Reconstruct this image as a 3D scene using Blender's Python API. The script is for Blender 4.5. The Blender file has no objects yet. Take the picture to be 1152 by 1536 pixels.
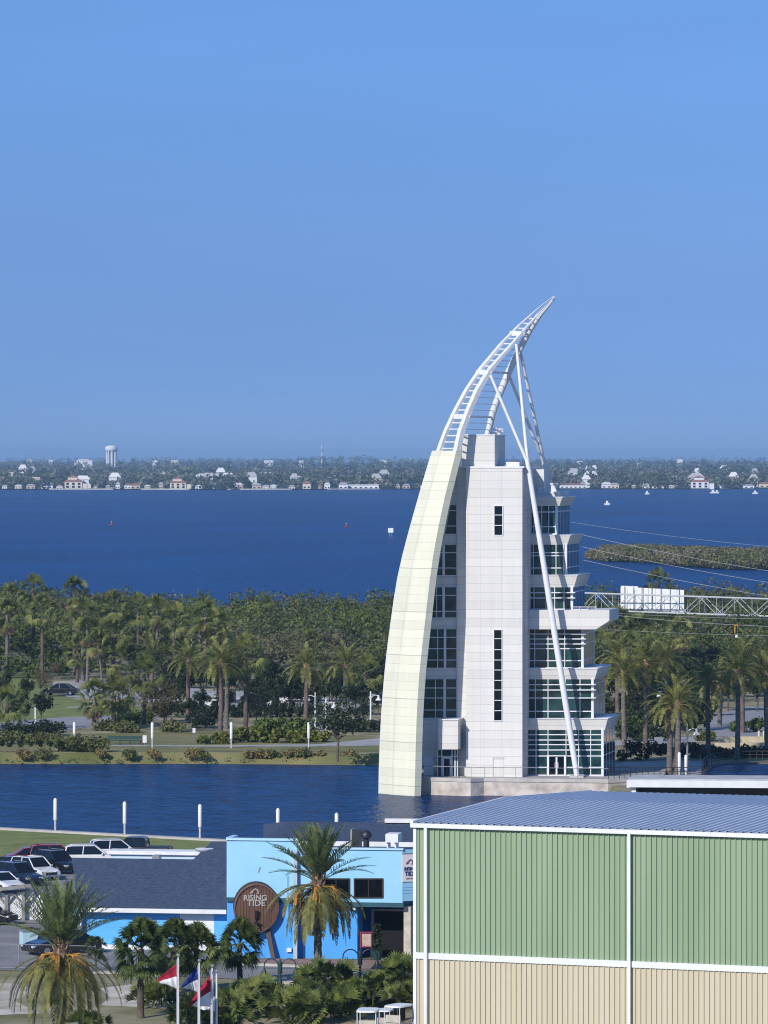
import bpy, bmesh, math, random
import numpy as np
from mathutils import Vector

random.seed(7)
SKY_TINT = ((0.0, (0.132, 0.252, 0.68, 1)), (0.017, (0.127, 0.24, 0.655, 1)), (0.04, (0.150, 0.253, 0.60, 1)), (0.088, (0.203, 0.320, 0.618, 1)), (0.2, (0.36, 0.56, 0.92, 1)))
WATER_COL = (0.0005, 0.043, 0.165, 1)
HAZE_COL = (0.43, 0.69, 1.0, 1)
HAZE_DEN = 0.68e-4
R = math.radians
C = bpy.context.scene.collection
scene = bpy.context.scene

# ------------------------------------------------------------------ camera, sky, sun, exposure
CAM_H = 31.0          # eye height over the water (a high ship's deck)
FPX = 7680.0          # focal length in photograph pixels (long telephoto)
HOR = 682.0           # row of the horizon
cd = bpy.data.cameras.new('camera')
cam = bpy.data.objects.new('camera', cd)
C.objects.link(cam)
cam.location = (0, 0, CAM_H)
cam.rotation_euler = (R(90), 0, 0)
cd.sensor_fit = 'VERTICAL'
cd.sensor_height = 24.0
cd.lens = 24.0 * FPX / 1536.0
cd.shift_y = -(768.0 - HOR) / 1536.0
cd.clip_start = 1.0
cd.clip_end = 60000.0
scene.camera = cam

SUN_AZ, SUN_EL = 34.0, 31.0       # degrees: left of straight behind the camera, above the horizon
to_sun = Vector((-math.sin(R(SUN_AZ)) * math.cos(R(SUN_EL)), -math.cos(R(SUN_AZ)) * math.cos(R(SUN_EL)), math.sin(R(SUN_EL))))
sl = bpy.data.lights.new('sun', 'SUN')
sl.energy = 4.25
sl.angle = R(0.53)
sl.color = (1.0, 0.935, 0.84)
sun = bpy.data.objects.new('sun', sl)
C.objects.link(sun)
sun.location = (-80, -80, 120)
sun.rotation_euler = (-to_sun).to_track_quat('-Z', 'Y').to_euler()

world = bpy.data.worlds.new('World')
scene.world = world
world.use_nodes = True
wt = world.node_tree
wt.nodes.clear()
wo = wt.nodes.new('ShaderNodeOutputWorld')
bg = wt.nodes.new('ShaderNodeBackground')
sk = wt.nodes.new('ShaderNodeTexSky')
sk.sky_type = 'NISHITA'
sk.sun_disc = False
sk.sun_elevation = R(SUN_EL)
sk.sun_rotation = R(180 + SUN_AZ)
sk.air_density = 1.0
sk.dust_density = 0.0
sk.ozone_density = 3.0
tint = wt.nodes.new('ShaderNodeMix')
tint.data_type = 'RGBA'
tint.blend_type = 'MULTIPLY'
tint.inputs['Factor'].default_value = 1.0
tc = wt.nodes.new('ShaderNodeTexCoord')
sx = wt.nodes.new('ShaderNodeSeparateXYZ')
rp = wt.nodes.new('ShaderNodeValToRGB')
wt.links.new(tc.outputs['Generated'], sx.inputs[0])
wt.links.new(sx.outputs['Z'], rp.inputs['Fac'])
wt.links.new(rp.outputs['Color'], tint.inputs['B'])
wt.links.new(sk.outputs['Color'], tint.inputs['A'])
cn = wt.nodes.new('ShaderNodeTexNoise')      # the faintest unevenness of thin high cloud
cn.inputs['Scale'].default_value = 5.0
cn.inputs['Detail'].default_value = 5.0
cm = wt.nodes.new('ShaderNodeMapping')
cm.inputs['Scale'].default_value = (1.0, 1.0, 9.0)
wt.links.new(tc.outputs['Generated'], cm.inputs['Vector'])
wt.links.new(cm.outputs[0], cn.inputs['Vector'])
cr = wt.nodes.new('ShaderNodeMapRange')
for i_, v_ in ((1, 0.35), (2, 0.75), (3, 0.975), (4, 1.05)):
    cr.inputs[i_].default_value = v_
wt.links.new(cn.outputs['Fac'], cr.inputs[0])
cx = wt.nodes.new('ShaderNodeVectorMath')
cx.operation = 'SCALE'
wt.links.new(tint.outputs['Result'], cx.inputs[0])
wt.links.new(cr.outputs[0], cx.inputs['Scale'])
wt.links.new(cx.outputs[0], bg.inputs['Color'])
wt.links.new(bg.outputs['Background'], wo.inputs['Surface'])
rp.color_ramp.elements[0].position = 0.0
rp.color_ramp.elements[0].color = SKY_TINT[0][1]
rp.color_ramp.elements[1].position = 0.6
rp.color_ramp.elements[1].color = (0.62, 0.80, 1.0, 1)
for z_, c_ in SKY_TINT[1:]:
    rp.color_ramp.elements.new(z_).color = c_
bg.inputs['Strength'].default_value = 0.15

scene.view_settings.view_transform = 'Standard'
scene.view_settings.look = 'None'
scene.view_settings.exposure = 0.0
scene.view_settings.gamma = 1.0
scene.view_settings.use_curve_mapping = False
scene.render.engine = 'CYCLES'
scene.cycles.use_denoising = True
scene.cycles.filter_width = 1.1
scene.cycles.max_bounces = 5
scene.cycles.diffuse_bounces = 2
scene.cycles.glossy_bounces = 2
scene.cycles.transmission_bounces = 3
scene.cycles.transparent_max_bounces = 4
scene.cycles.volume_bounces = 0
scene.cycles.sample_clamp_indirect = 4.0

# ------------------------------------------------------------------ helpers
LZ = 1.0              # level of the land above the water


def W(px, py, Y):
    """world point seen at photograph pixel (px, py) at distance Y"""
    return Vector(((px - 576) * Y / FPX, Y, CAM_H - (py - HOR) * Y / FPX))


def G(px, py, z=LZ):
    """point of the level ground seen at photograph pixel (px, py)"""
    Y = FPX * (CAM_H - z) / (py - HOR)
    return Vector(((px - 576) * Y / FPX, Y, z))


def nd(m, t):
    return m.node_tree.nodes.new(t)


MATS = {}


def mat(name, col, rough=0.8, var=0.12, scale=3.0, spec=0.3, metal=0.0, bump=0.0, bscale=15.0, stretch=(1, 1, 1), col2=None, detail=4.0):
    """plain procedural surface: colour mottled by noise, optional bump"""
    if name in MATS:
        return MATS[name]
    m = bpy.data.materials.new(name)
    m.use_nodes = True
    nt = m.node_tree
    b = nt.nodes['Principled BSDF']
    b.inputs['Roughness'].default_value = rough
    b.inputs['Metallic'].default_value = metal
    b.inputs['Specular IOR Level'].default_value = spec
    t = nd(m, 'ShaderNodeTexCoord')
    mp = nd(m, 'ShaderNodeMapping')
    mp.inputs['Scale'].default_value = stretch
    nt.links.new(t.outputs['Object'], mp.inputs['Vector'])
    n = nd(m, 'ShaderNodeTexNoise')
    n.inputs['Scale'].default_value = scale
    n.inputs['Detail'].default_value = detail
    nt.links.new(mp.outputs[0], n.inputs['Vector'])
    r = nd(m, 'ShaderNodeValToRGB')
    a = r.color_ramp.elements
    a[0].position, a[1].position = 0.3, 0.7
    if col2 is None:
        a[0].color = [max(0, c * (1 - var)) for c in col[:3]] + [1]
        a[1].color = [min(1, c * (1 + var)) for c in col[:3]] + [1]
    else:
        a[0].color = list(col) + [1]
        a[1].color = list(col2) + [1]
    nt.links.new(n.outputs['Fac'], r.inputs['Fac'])
    nt.links.new(r.outputs['Color'], b.inputs['Base Color'])
    if bump:
        n2 = nd(m, 'ShaderNodeTexNoise')
        n2.inputs['Scale'].default_value = bscale
        n2.inputs['Detail'].default_value = 3
        nt.links.new(mp.outputs[0], n2.inputs['Vector'])
        bp = nd(m, 'ShaderNodeBump')
        bp.inputs['Strength'].default_value = 0.6
        bp.inputs['Distance'].default_value = bump
        nt.links.new(n2.outputs['Fac'], bp.inputs['Height'])
        nt.links.new(bp.outputs[0], b.inputs['Normal'])
    MATS[name] = m
    return m


def leaf_mat(name, dark, mid, light, scale=0.5, trans=0.25, rand=0.5, patch=None, pscale=0.05):
    dark, mid, light = [(c_[0] * 1.04, c_[1], c_[2] * 0.72) for c_ in (dark, mid, light)]
    m = bpy.data.materials.new(name)
    m.use_nodes = True
    nt = m.node_tree
    nt.nodes.clear()
    out = nd(m, 'ShaderNodeOutputMaterial')
    t = nd(m, 'ShaderNodeTexCoord')
    n = nd(m, 'ShaderNodeTexNoise')
    n.inputs['Scale'].default_value = scale
    n.inputs['Detail'].default_value = 6
    n.inputs['Roughness'].default_value = 0.65
    nt.links.new(t.outputs['Object'], n.inputs['Vector'])
    oi = nd(m, 'ShaderNodeObjectInfo')
    ma = nd(m, 'ShaderNodeMath')
    ma.operation = 'MULTIPLY_ADD'
    ma.inputs[1].default_value = 0.3 * rand
    ma.inputs[2].default_value = -0.15 * rand
    nt.links.new(oi.outputs['Random'], ma.inputs[0])
    ad = nd(m, 'ShaderNodeMath')
    nt.links.new(n.outputs['Fac'], ad.inputs[0])
    nt.links.new(ma.outputs[0], ad.inputs[1])
    r = nd(m, 'ShaderNodeValToRGB')
    e = r.color_ramp.elements
    e[0].position, e[1].position = 0.3, 0.72
    e[0].color = list(dark) + [1]
    e[1].color = list(light) + [1]
    k = e.new(0.5)
    k.color = list(mid) + [1]
    nt.links.new(ad.outputs[0], r.inputs['Fac'])
    d = nd(m, 'ShaderNodeBsdfPrincipled')
    d.inputs['Roughness'].default_value = 0.55
    d.inputs['Specular IOR Level'].default_value = 0.25
    tr = nd(m, 'ShaderNodeBsdfTranslucent')
    mx = nd(m, 'ShaderNodeMixShader')
    mx.inputs[0].default_value = trans
    colr = r.outputs['Color']
    if patch:
        n3 = nd(m, 'ShaderNodeTexNoise')
        n3.inputs['Scale'].default_value = pscale
        n3.inputs['Detail'].default_value = 3
        nt.links.new(t.outputs['Object'], n3.inputs['Vector'])
        m3 = nd(m, 'ShaderNodeMapRange')
        for i_, v_ in ((1, 0.47), (2, 0.62), (3, 0.0), (4, 0.75)):
            m3.inputs[i_].default_value = v_
        nt.links.new(n3.outputs['Fac'], m3.inputs[0])
        x3 = nd(m, 'ShaderNodeMix')
        x3.data_type = 'RGBA'
        nt.links.new(m3.outputs[0], x3.inputs['Factor'])
        nt.links.new(colr, x3.inputs['A'])
        x3.inputs['B'].default_value = list(patch) + [1]
        colr = x3.outputs['Result']
    nt.links.new(colr, d.inputs['Base Color'])
    nt.links.new(colr, tr.inputs['Color'])
    nt.links.new(d.outputs[0], mx.inputs[1])
    nt.links.new(tr.outputs[0], mx.inputs[2])
    nt.links.new(mx.outputs[0], out.inputs['Surface'])
    MATS[name] = m
    return m


def panel_mat(name, col, joint, hz, w=0.02, hx=0.0, var=0.04, rough=0.5, z0=0.0, major=0):
    """cladding: thin joints every hz metres in height (and hx across), slightly different panels"""
    m = bpy.data.materials.new(name)
    m.use_nodes = True
    nt = m.node_tree
    b = nt.nodes['Principled BSDF']
    b.inputs['Roughness'].default_value = rough
    b.inputs['Specular IOR Level'].default_value = 0.3
    t = nd(m, 'ShaderNodeTexCoord')
    s = nd(m, 'ShaderNodeSeparateXYZ')
    nt.links.new(t.outputs['Object'], s.inputs[0])

    def math_(op, a, bb=None):
        k = nd(m, 'ShaderNodeMath')
        k.operation = op
        for i, v in enumerate((a, bb)):
            if v is None:
                continue
            if isinstance(v, (int, float)):
                k.inputs[i].default_value = v
            else:
                nt.links.new(v, k.inputs[i])
        return k.outputs[0]
    za = math_('ADD', s.outputs['Z'], z0)
    zf = math_('FRACT', math_('DIVIDE', za, hz))
    mask = math_('LESS_THAN', zf, w / hz)
    if major:
        zm = math_('FRACT', math_('DIVIDE', za, hz * major))
        mask2 = math_('LESS_THAN', zm, w * 1.8 / (hz * major))
        mask = math_('MAXIMUM', math_('MULTIPLY', mask, 0.55), mask2)
    if hx:
        xf = math_('FRACT', math_('DIVIDE', math_('ADD', s.outputs['X'], 100.37), hx))
        mask = math_('MAXIMUM', mask, math_('MULTIPLY', math_('LESS_THAN', xf, w / hx), 0.6))
    n = nd(m, 'ShaderNodeTexNoise')
    n.inputs['Scale'].default_value = 0.7
    n.inputs['Detail'].default_value = 6
    mp = nd(m, 'ShaderNodeMapping')
    mp.inputs['Scale'].default_value = (1.6, 1.6, 0.25)
    nt.links.new(t.outputs['Object'], mp.inputs['Vector'])
    nt.links.new(mp.outputs[0], n.inputs['Vector'])
    wn = nd(m, 'ShaderNodeTexWhiteNoise')
    wn.noise_dimensions = '1D'
    nt.links.new(math_('FLOOR', math_('DIVIDE', za, hz)), wn.inputs['W'])
    n5 = nd(m, 'ShaderNodeTexNoise')
    n5.inputs['Scale'].default_value = 1.0
    n5.inputs['Detail'].default_value = 5
    mp5 = nd(m, 'ShaderNodeMapping')
    mp5.inputs['Scale'].default_value = (2.6, 2.6, 0.07)
    nt.links.new(t.outputs['Object'], mp5.inputs['Vector'])
    nt.links.new(mp5.outputs[0], n5.inputs['Vector'])
    f = math_('ADD', math_('MULTIPLY', math_('ADD', n.outputs['Fac'], n5.outputs['Fac']), 0.36), math_('MULTIPLY', wn.outputs['Value'], 0.28))
    r = nd(m, 'ShaderNodeValToRGB')
    e = r.color_ramp.elements
    e[0].position, e[1].position = 0.25, 0.75
    e[0].color = [c * (1 - var) for c in col] + [1]
    e[1].color = [min(1, c * (1 + var)) for c in col] + [1]
    nt.links.new(f, r.inputs['Fac'])
    mx = nd(m, 'ShaderNodeMix')
    mx.data_type = 'RGBA'
    nt.links.new(mask, mx.inputs['Factor'])
    nt.links.new(r.outputs['Color'], mx.inputs['A'])
    mx.inputs['B'].default_value = list(joint) + [1]
    nt.links.new(mx.outputs['Result'], b.inputs['Base Color'])
    MATS[name] = m
    return m


ORG = {}


class MB:
    """collects geometry for ONE mesh object"""

    def __init__(self):
        self.v, self.f, self.mi = [], [], []
        self.cur = 0

    def pts(self, ps):
        i = len(self.v)
        self.v.extend([Vector(p) for p in ps])
        return i

    def face(self, idx):
        self.f.append(tuple(idx))
        self.mi.append(self.cur)

    def poly(self, ps):
        i = self.pts(ps)
        self.face(range(i, i + len(ps)))

    def hexa(self, a, b):
        """solid between two quads (lists of 4 points, same winding)"""
        i = self.pts(list(a) + list(b))
        n = len(a)
        self.face([i + k for k in range(n)][::-1])
        self.face([i + n + k for k in range(n)])
        for k in range(n):
            k2 = (k + 1) % n
            self.face((i + k, i + k2, i + n + k2, i + n + k))
        return self

    def prism(self, ps, d):
        d = Vector(d)
        return self.hexa(ps, [Vector(p) + d for p in ps])

    def box(self, c, s, rz=0.0, rx=0.0):
        cx, cy, cz = c
        hx, hy, hz = s[0] / 2, s[1] / 2, s[2] / 2
        ca, sa = math.cos(rz), math.sin(rz)
        out = []
        for z in (-hz, hz):
            for x, y in ((-hx, -hy), (hx, -hy), (hx, hy), (-hx, hy)):
                yy, zz = y * math.cos(rx) - z * math.sin(rx), y * math.sin(rx) + z * math.cos(rx)
                out.append(Vector((cx + x * ca - yy * sa, cy + x * sa + yy * ca, cz + zz)))
        return self.hexa(out[:4], out[4:])

    def tube(self, ps, r, n=10, cap=True):
        ps = [Vector(p) for p in ps]
        if not isinstance(r, (list, tuple)):
            r = [r] * len(ps)
        rings = []
        up0 = Vector((0, 0, 1))
        for k, p in enumerate(ps):
            t = (ps[min(k + 1, len(ps) - 1)] - ps[max(k - 1, 0)]).normalized()
            u = up0 if abs(t.z) < 0.95 else Vector((0, 1, 0))
            a = t.cross(u).normalized()
            b = t.cross(a).normalized()
            rings.append(self.pts([p + (a * math.cos(2 * math.pi * j / n) + b * math.sin(2 * math.pi * j / n)) * r[k] for j in range(n)]))
        for k in range(len(rings) - 1):
            for j in range(n):
                j2 = (j + 1) % n
                self.face((rings[k] + j, rings[k] + j2, rings[k + 1] + j2, rings[k + 1] + j))
        if cap:
            self.face([rings[0] + j for j in range(n)][::-1])
            self.face([rings[-1] + j for j in range(n)])
        return self

    def lathe(self, prof, c, n=20):
        """prof: list of (radius, z)"""
        c = Vector(c)
        return self.tube([c + Vector((0, 0, z)) for _, z in prof], [max(r_, 0.001) for r_, _ in prof], n)

    def build(self, name, m, parent=None, smooth=False, org=None):
        o0 = Vector(org) if org is not None else (ORG.get(parent.name, Vector()) if parent else Vector())
        me = bpy.data.meshes.new(name)
        me.from_pydata([tuple(p - o0) for p in self.v], [], self.f)
        for k in (m if isinstance(m, (list, tuple)) else [m]):
            me.materials.append(k)
        if any(self.mi):
            me.polygons.foreach_set('material_index', self.mi)
        bm = bmesh.new()
        bm.from_mesh(me)
        bmesh.ops.recalc_face_normals(bm, faces=bm.faces)
        bm.to_mesh(me)
        bm.free()
        if smooth:
            me.polygons.foreach_set('use_smooth', [True] * len(me.polygons))
        o = bpy.data.objects.new(name, me)
        C.objects.link(o)
        if smooth:
            try:
                me.set_sharp_from_angle(angle=R(40))
            except Exception:
                pass
        if parent:
            o.parent = parent
            ORG[o.name] = o0
        else:
            o.location = o0
            ORG[o.name] = o0
        return o


def quads_obj(name, Q, m, parent=None, org=None):
    """Q: (N,4,3) array of loose leaf faces -> ONE mesh object"""
    Q = np.asarray(Q, dtype=np.float32)
    o0 = np.array(org if org is not None else (ORG.get(parent.name, Vector()) if parent else Vector()), dtype=np.float32)
    n = len(Q)
    me = bpy.data.meshes.new(name)
    me.vertices.add(n * 4)
    me.vertices.foreach_set('co', (Q - o0).reshape(-1))
    me.loops.add(n * 4)
    me.loops.foreach_set('vertex_index', np.arange(n * 4, dtype=np.int32))
    me.polygons.add(n)
    me.polygons.foreach_set('loop_start', np.arange(0, n * 4, 4, dtype=np.int32))
    me.polygons.foreach_set('loop_total', np.full(n, 4, dtype=np.int32))
    me.materials.append(m)
    me.update(calc_edges=True)
    o = bpy.data.objects.new(name, me)
    C.objects.link(o)
    if parent:
        o.parent = parent
    else:
        o.location = Vector(o0.tolist())
    ORG[o.name] = Vector(o0.tolist())
    return o


def tag(o, label=None, cat=None, group=None, kind=None):
    if label:
        o['label'] = label
    if cat:
        o['category'] = cat
    if group:
        o['group'] = group
    if kind:
        o['kind'] = kind
    return o


def thing(name, label, cat, loc=(0, 0, 0), group=None):
    o = bpy.data.objects.new(name, None)
    C.objects.link(o)
    o.empty_display_size = 0.3
    o.location = loc
    ORG[o.name] = Vector(loc)
    return tag(o, label, cat, group)


def copy_tree(o, parent=None):
    c = o.copy()
    C.objects.link(c)
    if parent:
        c.parent = parent
    ORG[c.name] = ORG.get(o.name, Vector())
    for ch in list(o.children):
        copy_tree(ch, c)
    return c


def sheet(name, pix, m, z=LZ + 0.02, kind='structure'):
    """a level sheet of ground outlined by photograph pixels"""
    b = MB()
    b.poly([G(x, y, z) for x, y in pix])
    return tag(b.build(name, m), kind=kind)
# ------------------------------------------------------------------ materials
white_panel = panel_mat('white panel', (0.665, 0.65, 0.61), (0.46, 0.47, 0.49), 0.76, 0.04, 0, 0.10, z0=0.3)
core_panel = panel_mat('core panel', (0.675, 0.66, 0.62), (0.47, 0.48, 0.50), 0.79, 0.04, 1.9, 0.09, z0=0.1)
sail_panel = panel_mat('sail panel', (0.715, 0.705, 0.55), (0.44, 0.45, 0.37), 0.79, 0.04, 0, 0.09, z0=0.25, major=5)
white_paint = mat('white paint', (0.72, 0.73, 0.75), 0.4, 0.05, 1.5)
white_plain = mat('white wall paint', (0.74, 0.75, 0.76), 0.7, 0.08, 1.2)
grey_roof = mat('grey membrane', (0.42, 0.43, 0.45), 0.8, 0.15, 0.8)
dark_metal = mat('dark metal', (0.02, 0.022, 0.026), 0.45, 0.2, 3, spec=0.5)
grey_metal = mat('grey metal', (0.32, 0.33, 0.34), 0.4, 0.12, 3, spec=0.5, metal=0.4)
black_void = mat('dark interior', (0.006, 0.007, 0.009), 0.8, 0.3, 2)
glass = mat('dark teal glass', (0.003, 0.010, 0.013), 0.06, 0.3, 0.8, spec=0.6, col2=(0.028, 0.085, 0.082), detail=3)
pane_black = mat('black glass', (0.003, 0.004, 0.006), 0.05, 0.4, 1.5, spec=0.5)
stone = mat('quay stone', (0.34, 0.30, 0.26), 0.9, 0.25, 1.1, col2=(0.62, 0.56, 0.50), bump=0.05, bscale=3, detail=8)
concrete = mat('concrete', (0.44, 0.42, 0.39), 0.9, 0.18, 0.8, bump=0.01)
paving = mat('pale paving', (0.36, 0.355, 0.345), 0.9, 0.15, 0.5)
asphalt = mat('asphalt', (0.215, 0.213, 0.215), 0.9, 0.2, 0.35, bump=0.01, detail=8)
asphalt_light = mat('worn asphalt', (0.27, 0.275, 0.285), 0.9, 0.15, 0.3, detail=8)
brick_paving = mat('brick paving', (0.22, 0.13, 0.105), 0.9, 0.2, 2.0, col2=(0.33, 0.24, 0.20), detail=8)
lawn_bright = mat('lawn', (0.13, 0.165, 0.035), 0.95, 0.2, 0.5, col2=(0.225, 0.25, 0.08), bump=0.05, bscale=6, detail=8)
lawn_dry = mat('dry grass', (0.12, 0.135, 0.04), 0.95, 0.2, 0.18, col2=(0.26, 0.23, 0.10), bump=0.08, bscale=4, detail=9)
ground_m = mat('sandy ground', (0.13, 0.14, 0.042), 0.95, 0.2, 0.28, col2=(0.36, 0.31, 0.21), bump=0.06, bscale=4, detail=9)
sand_m = mat('pale sand', (0.32, 0.28, 0.21), 0.95, 0.15, 0.5, col2=(0.66, 0.61, 0.54), detail=9)
soil_far = mat('far ground', (0.03, 0.04, 0.02), 0.95, 0.3, 0.01)

# water: wind-rippled, one sheet
wm = bpy.data.materials.new('water')
wm.use_nodes = True
nt = wm.node_tree
wb = nt.nodes['Principled BSDF']
t_ = nd(wm, 'ShaderNodeTexCoord')
mp_ = nd(wm, 'ShaderNodeMapping')
mp_.inputs['Rotation'].default_value = (0, 0, R(20))
mp_.inputs['Scale'].default_value = (1.0, 0.55, 1.0)
nt.links.new(t_.outputs['Object'], mp_.inputs['Vector'])
hs = []
for sc_, det, amp in ((0.55, 3, 0.22), (1.7, 4, 0.10), (0.12, 2, 0.30)):
    n_ = nd(wm, 'ShaderNodeTexNoise')
    n_.inputs['Scale'].default_value = sc_
    n_.inputs['Detail'].default_value = det
    nt.links.new(mp_.outputs[0], n_.inputs['Vector'])
    k_ = nd(wm, 'ShaderNodeMath')
    k_.operation = 'MULTIPLY'
    k_.inputs[1].default_value = amp
    nt.links.new(n_.outputs['Fac'], k_.inputs[0])
    hs.append(k_.outputs[0])
a_ = nd(wm, 'ShaderNodeMath')
nt.links.new(hs[0], a_.inputs[0])
nt.links.new(hs[1], a_.inputs[1])
a2_ = nd(wm, 'ShaderNodeMath')
nt.links.new(a_.outputs[0], a2_.inputs[0])
nt.links.new(hs[2], a2_.inputs[1])
bp_ = nd(wm, 'ShaderNodeBump')
bp_.inputs['Strength'].default_value = 1.0
bp_.inputs['Distance'].default_value = 1.6
nt.links.new(a2_.outputs[0], bp_.inputs['Height'])
nt.nodes.remove(wb)
wd = nd(wm, 'ShaderNodeBsdfDiffuse')
wn_ = nd(wm, 'ShaderNodeTexNoise')
wn_.inputs['Scale'].default_value = 0.012
wn_.inputs['Detail'].default_value = 7
wmp = nd(wm, 'ShaderNodeMapping')
wmp.inputs['Scale'].default_value = (1.0, 0.45, 1.0)
wmp.inputs['Rotation'].default_value = (0, 0, R(-8))
nt.links.new(t_.outputs['Object'], wmp.inputs['Vector'])
nt.links.new(wmp.outputs[0], wn_.inputs['Vector'])
wr_ = nd(wm, 'ShaderNodeValToRGB')
wr_.color_ramp.elements[0].position, wr_.color_ramp.elements[1].position = 0.3, 0.7
wr_.color_ramp.elements[0].color = [c_ * 0.80 for c_ in WATER_COL[:3]] + [1]
wr_.color_ramp.elements[1].color = [c_ * 1.22 for c_ in WATER_COL[:3]] + [1]
nt.links.new(wn_.outputs['Fac'], wr_.inputs['Fac'])
wsc = nd(wm, 'ShaderNodeVectorMath')
wsc.operation = 'SCALE'
wm2 = nd(wm, 'ShaderNodeMapRange')           # the basin's water is deeper in tone than the shallow lagoon's
for i_, v_ in ((1, 515.0), (2, 700.0), (3, 0.72), (4, 1.0)):
    wm2.inputs[i_].default_value = v_
wsy = nd(wm, 'ShaderNodeSeparateXYZ')
nt.links.new(t_.outputs['Object'], wsy.inputs[0])
nt.links.new(wsy.outputs['Y'], wm2.inputs[0])
wn2 = nd(wm, 'ShaderNodeTexNoise')           # light and dark of the wind ripples, painted into the diffuse colour
wn2.inputs['Scale'].default_value = 0.42
wn2.inputs['Detail'].default_value = 5
nt.links.new(mp_.outputs[0], wn2.inputs['Vector'])
wr2 = nd(wm, 'ShaderNodeMapRange')
for i_, v_ in ((1, 0.3), (2, 0.7), (3, 0.62), (4, 1.38)):
    wr2.inputs[i_].default_value = v_
nt.links.new(wn2.outputs['Fac'], wr2.inputs[0])
ws3 = nd(wm, 'ShaderNodeVectorMath')
ws3.operation = 'SCALE'
nt.links.new(wr_.outputs['Color'], ws3.inputs[0])
nt.links.new(wr2.outputs[0], ws3.inputs['Scale'])
nt.links.new(ws3.outputs[0], wsc.inputs[0])
nt.links.new(wm2.outputs[0], wsc.inputs['Scale'])
nt.links.new(wsc.outputs[0], wd.inputs['Color'])
wg = nd(wm, 'ShaderNodeBsdfGlossy')
wg.inputs['Roughness'].default_value = 0.14
wx_ = nd(wm, 'ShaderNodeMixShader')
wsx = nd(wm, 'ShaderNodeSeparateXYZ')
nt.links.new(t_.outputs['Object'], wsx.inputs[0])
wmr = nd(wm, 'ShaderNodeMapRange')          # the sheltered basin lies calmer and glossier than the open lagoon
for i_, v_ in enumerate((0, 515.0, 700.0, 0.25, 0.17)):
    if i_:
        wmr.inputs[i_].default_value = v_
nt.links.new(wsx.outputs['Y'], wmr.inputs[0])
nt.links.new(wmr.outputs[0], wx_.inputs[0])
for k_ in (wd, wg):
    nt.links.new(bp_.outputs[0], k_.inputs['Normal'])
nt.links.new(wd.outputs[0], wx_.inputs[1])
nt.links.new(wg.outputs[0], wx_.inputs[2])
nt.links.new(wx_.outputs[0], nt.nodes['Material Output'].inputs['Surface'])

# ------------------------------------------------------------------ water and land
b = MB()
b.poly([(-3000, -150, 0), (3000, -150, 0), (3000, 22000, 0), (-3000, 22000, 0)])
tag(b.build('water', wm), kind='structure')

shore_top = [(-260, 436), (-60, 428), (-30.75, 410), (-12.2, 397.2), (2.2, 387), (13, 380), (19, 395), (20.6, 450), (20.8, 474), (12, 480), (6, 496),
             (2, 512.5), (-9, 514.5), (-18, 516), (-30, 515.5), (-42, 516), (-300, 517), (-420, 640), (-420, 880), (-150, 868), (-60, 862), (0, 872), (70, 858), (150, 870), (420, 860), (420, -120), (-260, -120)]
shore_wat = [(-260, 437), (-60, 429), (-30.75, 411), (-12.2, 398.2), (2.2, 388), (12.5, 381), (18, 396), (19.6, 450), (19.8, 473), (10, 478), (4, 495),
             (0, 509), (-9, 511), (-18, 512), (-30, 511.5), (-42, 512), (-300, 513), (-424, 638), (-424, 884), (-150, 872), (-60, 866), (0, 876), (70, 862), (150, 874), (424, 864), (424, -124), (-264, -124)]
b = MB()
n = len(shore_top)
i0 = b.pts([(x, y, LZ) for x, y in shore_top])
i1 = b.pts([(x, y, -0.6) for x, y in shore_wat])
b.face(range(i0, i0 + n))
for k in range(n):
    k2 = (k + 1) % n
    b.cur = 1
    b.face((i0 + k, i0 + k2, i1 + k2, i1 + k))
tag(b.build('ground', [ground_m, lawn_dry]), kind='structure')

# sheets laid on it
sheet('lawn', [(-300, 1231), (0, 1245), (170, 1254), (340, 1263), (420, 1268), (420, 1290), (340, 1294), (110, 1290), (-60, 1296), (-300, 1296)], lawn_bright, LZ + 0.02)
sheet('car_park', [(-400, 1292), (-60, 1296), (110, 1286), (340, 1296), (420, 1330), (340, 1400), (340, 1416), (95, 1412), (60, 1385), (-20, 1384), (-400, 1384)], asphalt, LZ + 0.024)
sheet('street', [(-400, 1384), (60, 1386), (95, 1412), (330, 1420), (440, 1441), (620, 1455), (760, 1462), (760, 1486), (620, 1477), (440, 1472), (300, 1466), (100, 1454), (-60, 1456), (-400, 1460)], asphalt, LZ + 0.03)
for nm, pl in (('bare_sand_patch', [(150, 1482), (200, 1476), (255, 1474), (262, 1484), (215, 1492), (262, 1500), (250, 1512), (150, 1508), (165, 1496)]),
               ('bare_sand_patch', [(-30, 1478), (20, 1474), (60, 1486), (20, 1500), (60, 1520), (-40, 1524)])):
    sheet(nm, pl, sand_m, LZ + 0.016)
b = MB()
outl = [(345, 1438), (440, 1438), (560, 1440), (760, 1446), (760, 1466), (620, 1459), (560, 1457), (440, 1446), (345, 1443)]
b.prism([G(x, y, LZ + 0.14) for x, y in outl], (0, 0, -0.13))
tag(b.build('pavement', brick_paving), kind='structure')
b = MB()
ln = [(340, 1443), (440, 1446.5), (560, 1457.5), (620, 1459.5), (760, 1466.5)]
for (xa, ya), (xb, yb) in zip(ln[:-1], ln[1:]):
    p, q = G(xa, ya, LZ + 0.17), G(xb, yb, LZ + 0.17)
    u = (q - p).normalized()
    w = Vector((u.y, -u.x, 0)) * 0.22
    b.prism([p, q, q + w, p + w], (0, 0, -0.16))
tag(b.build('kerb', concrete), kind='structure')
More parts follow.
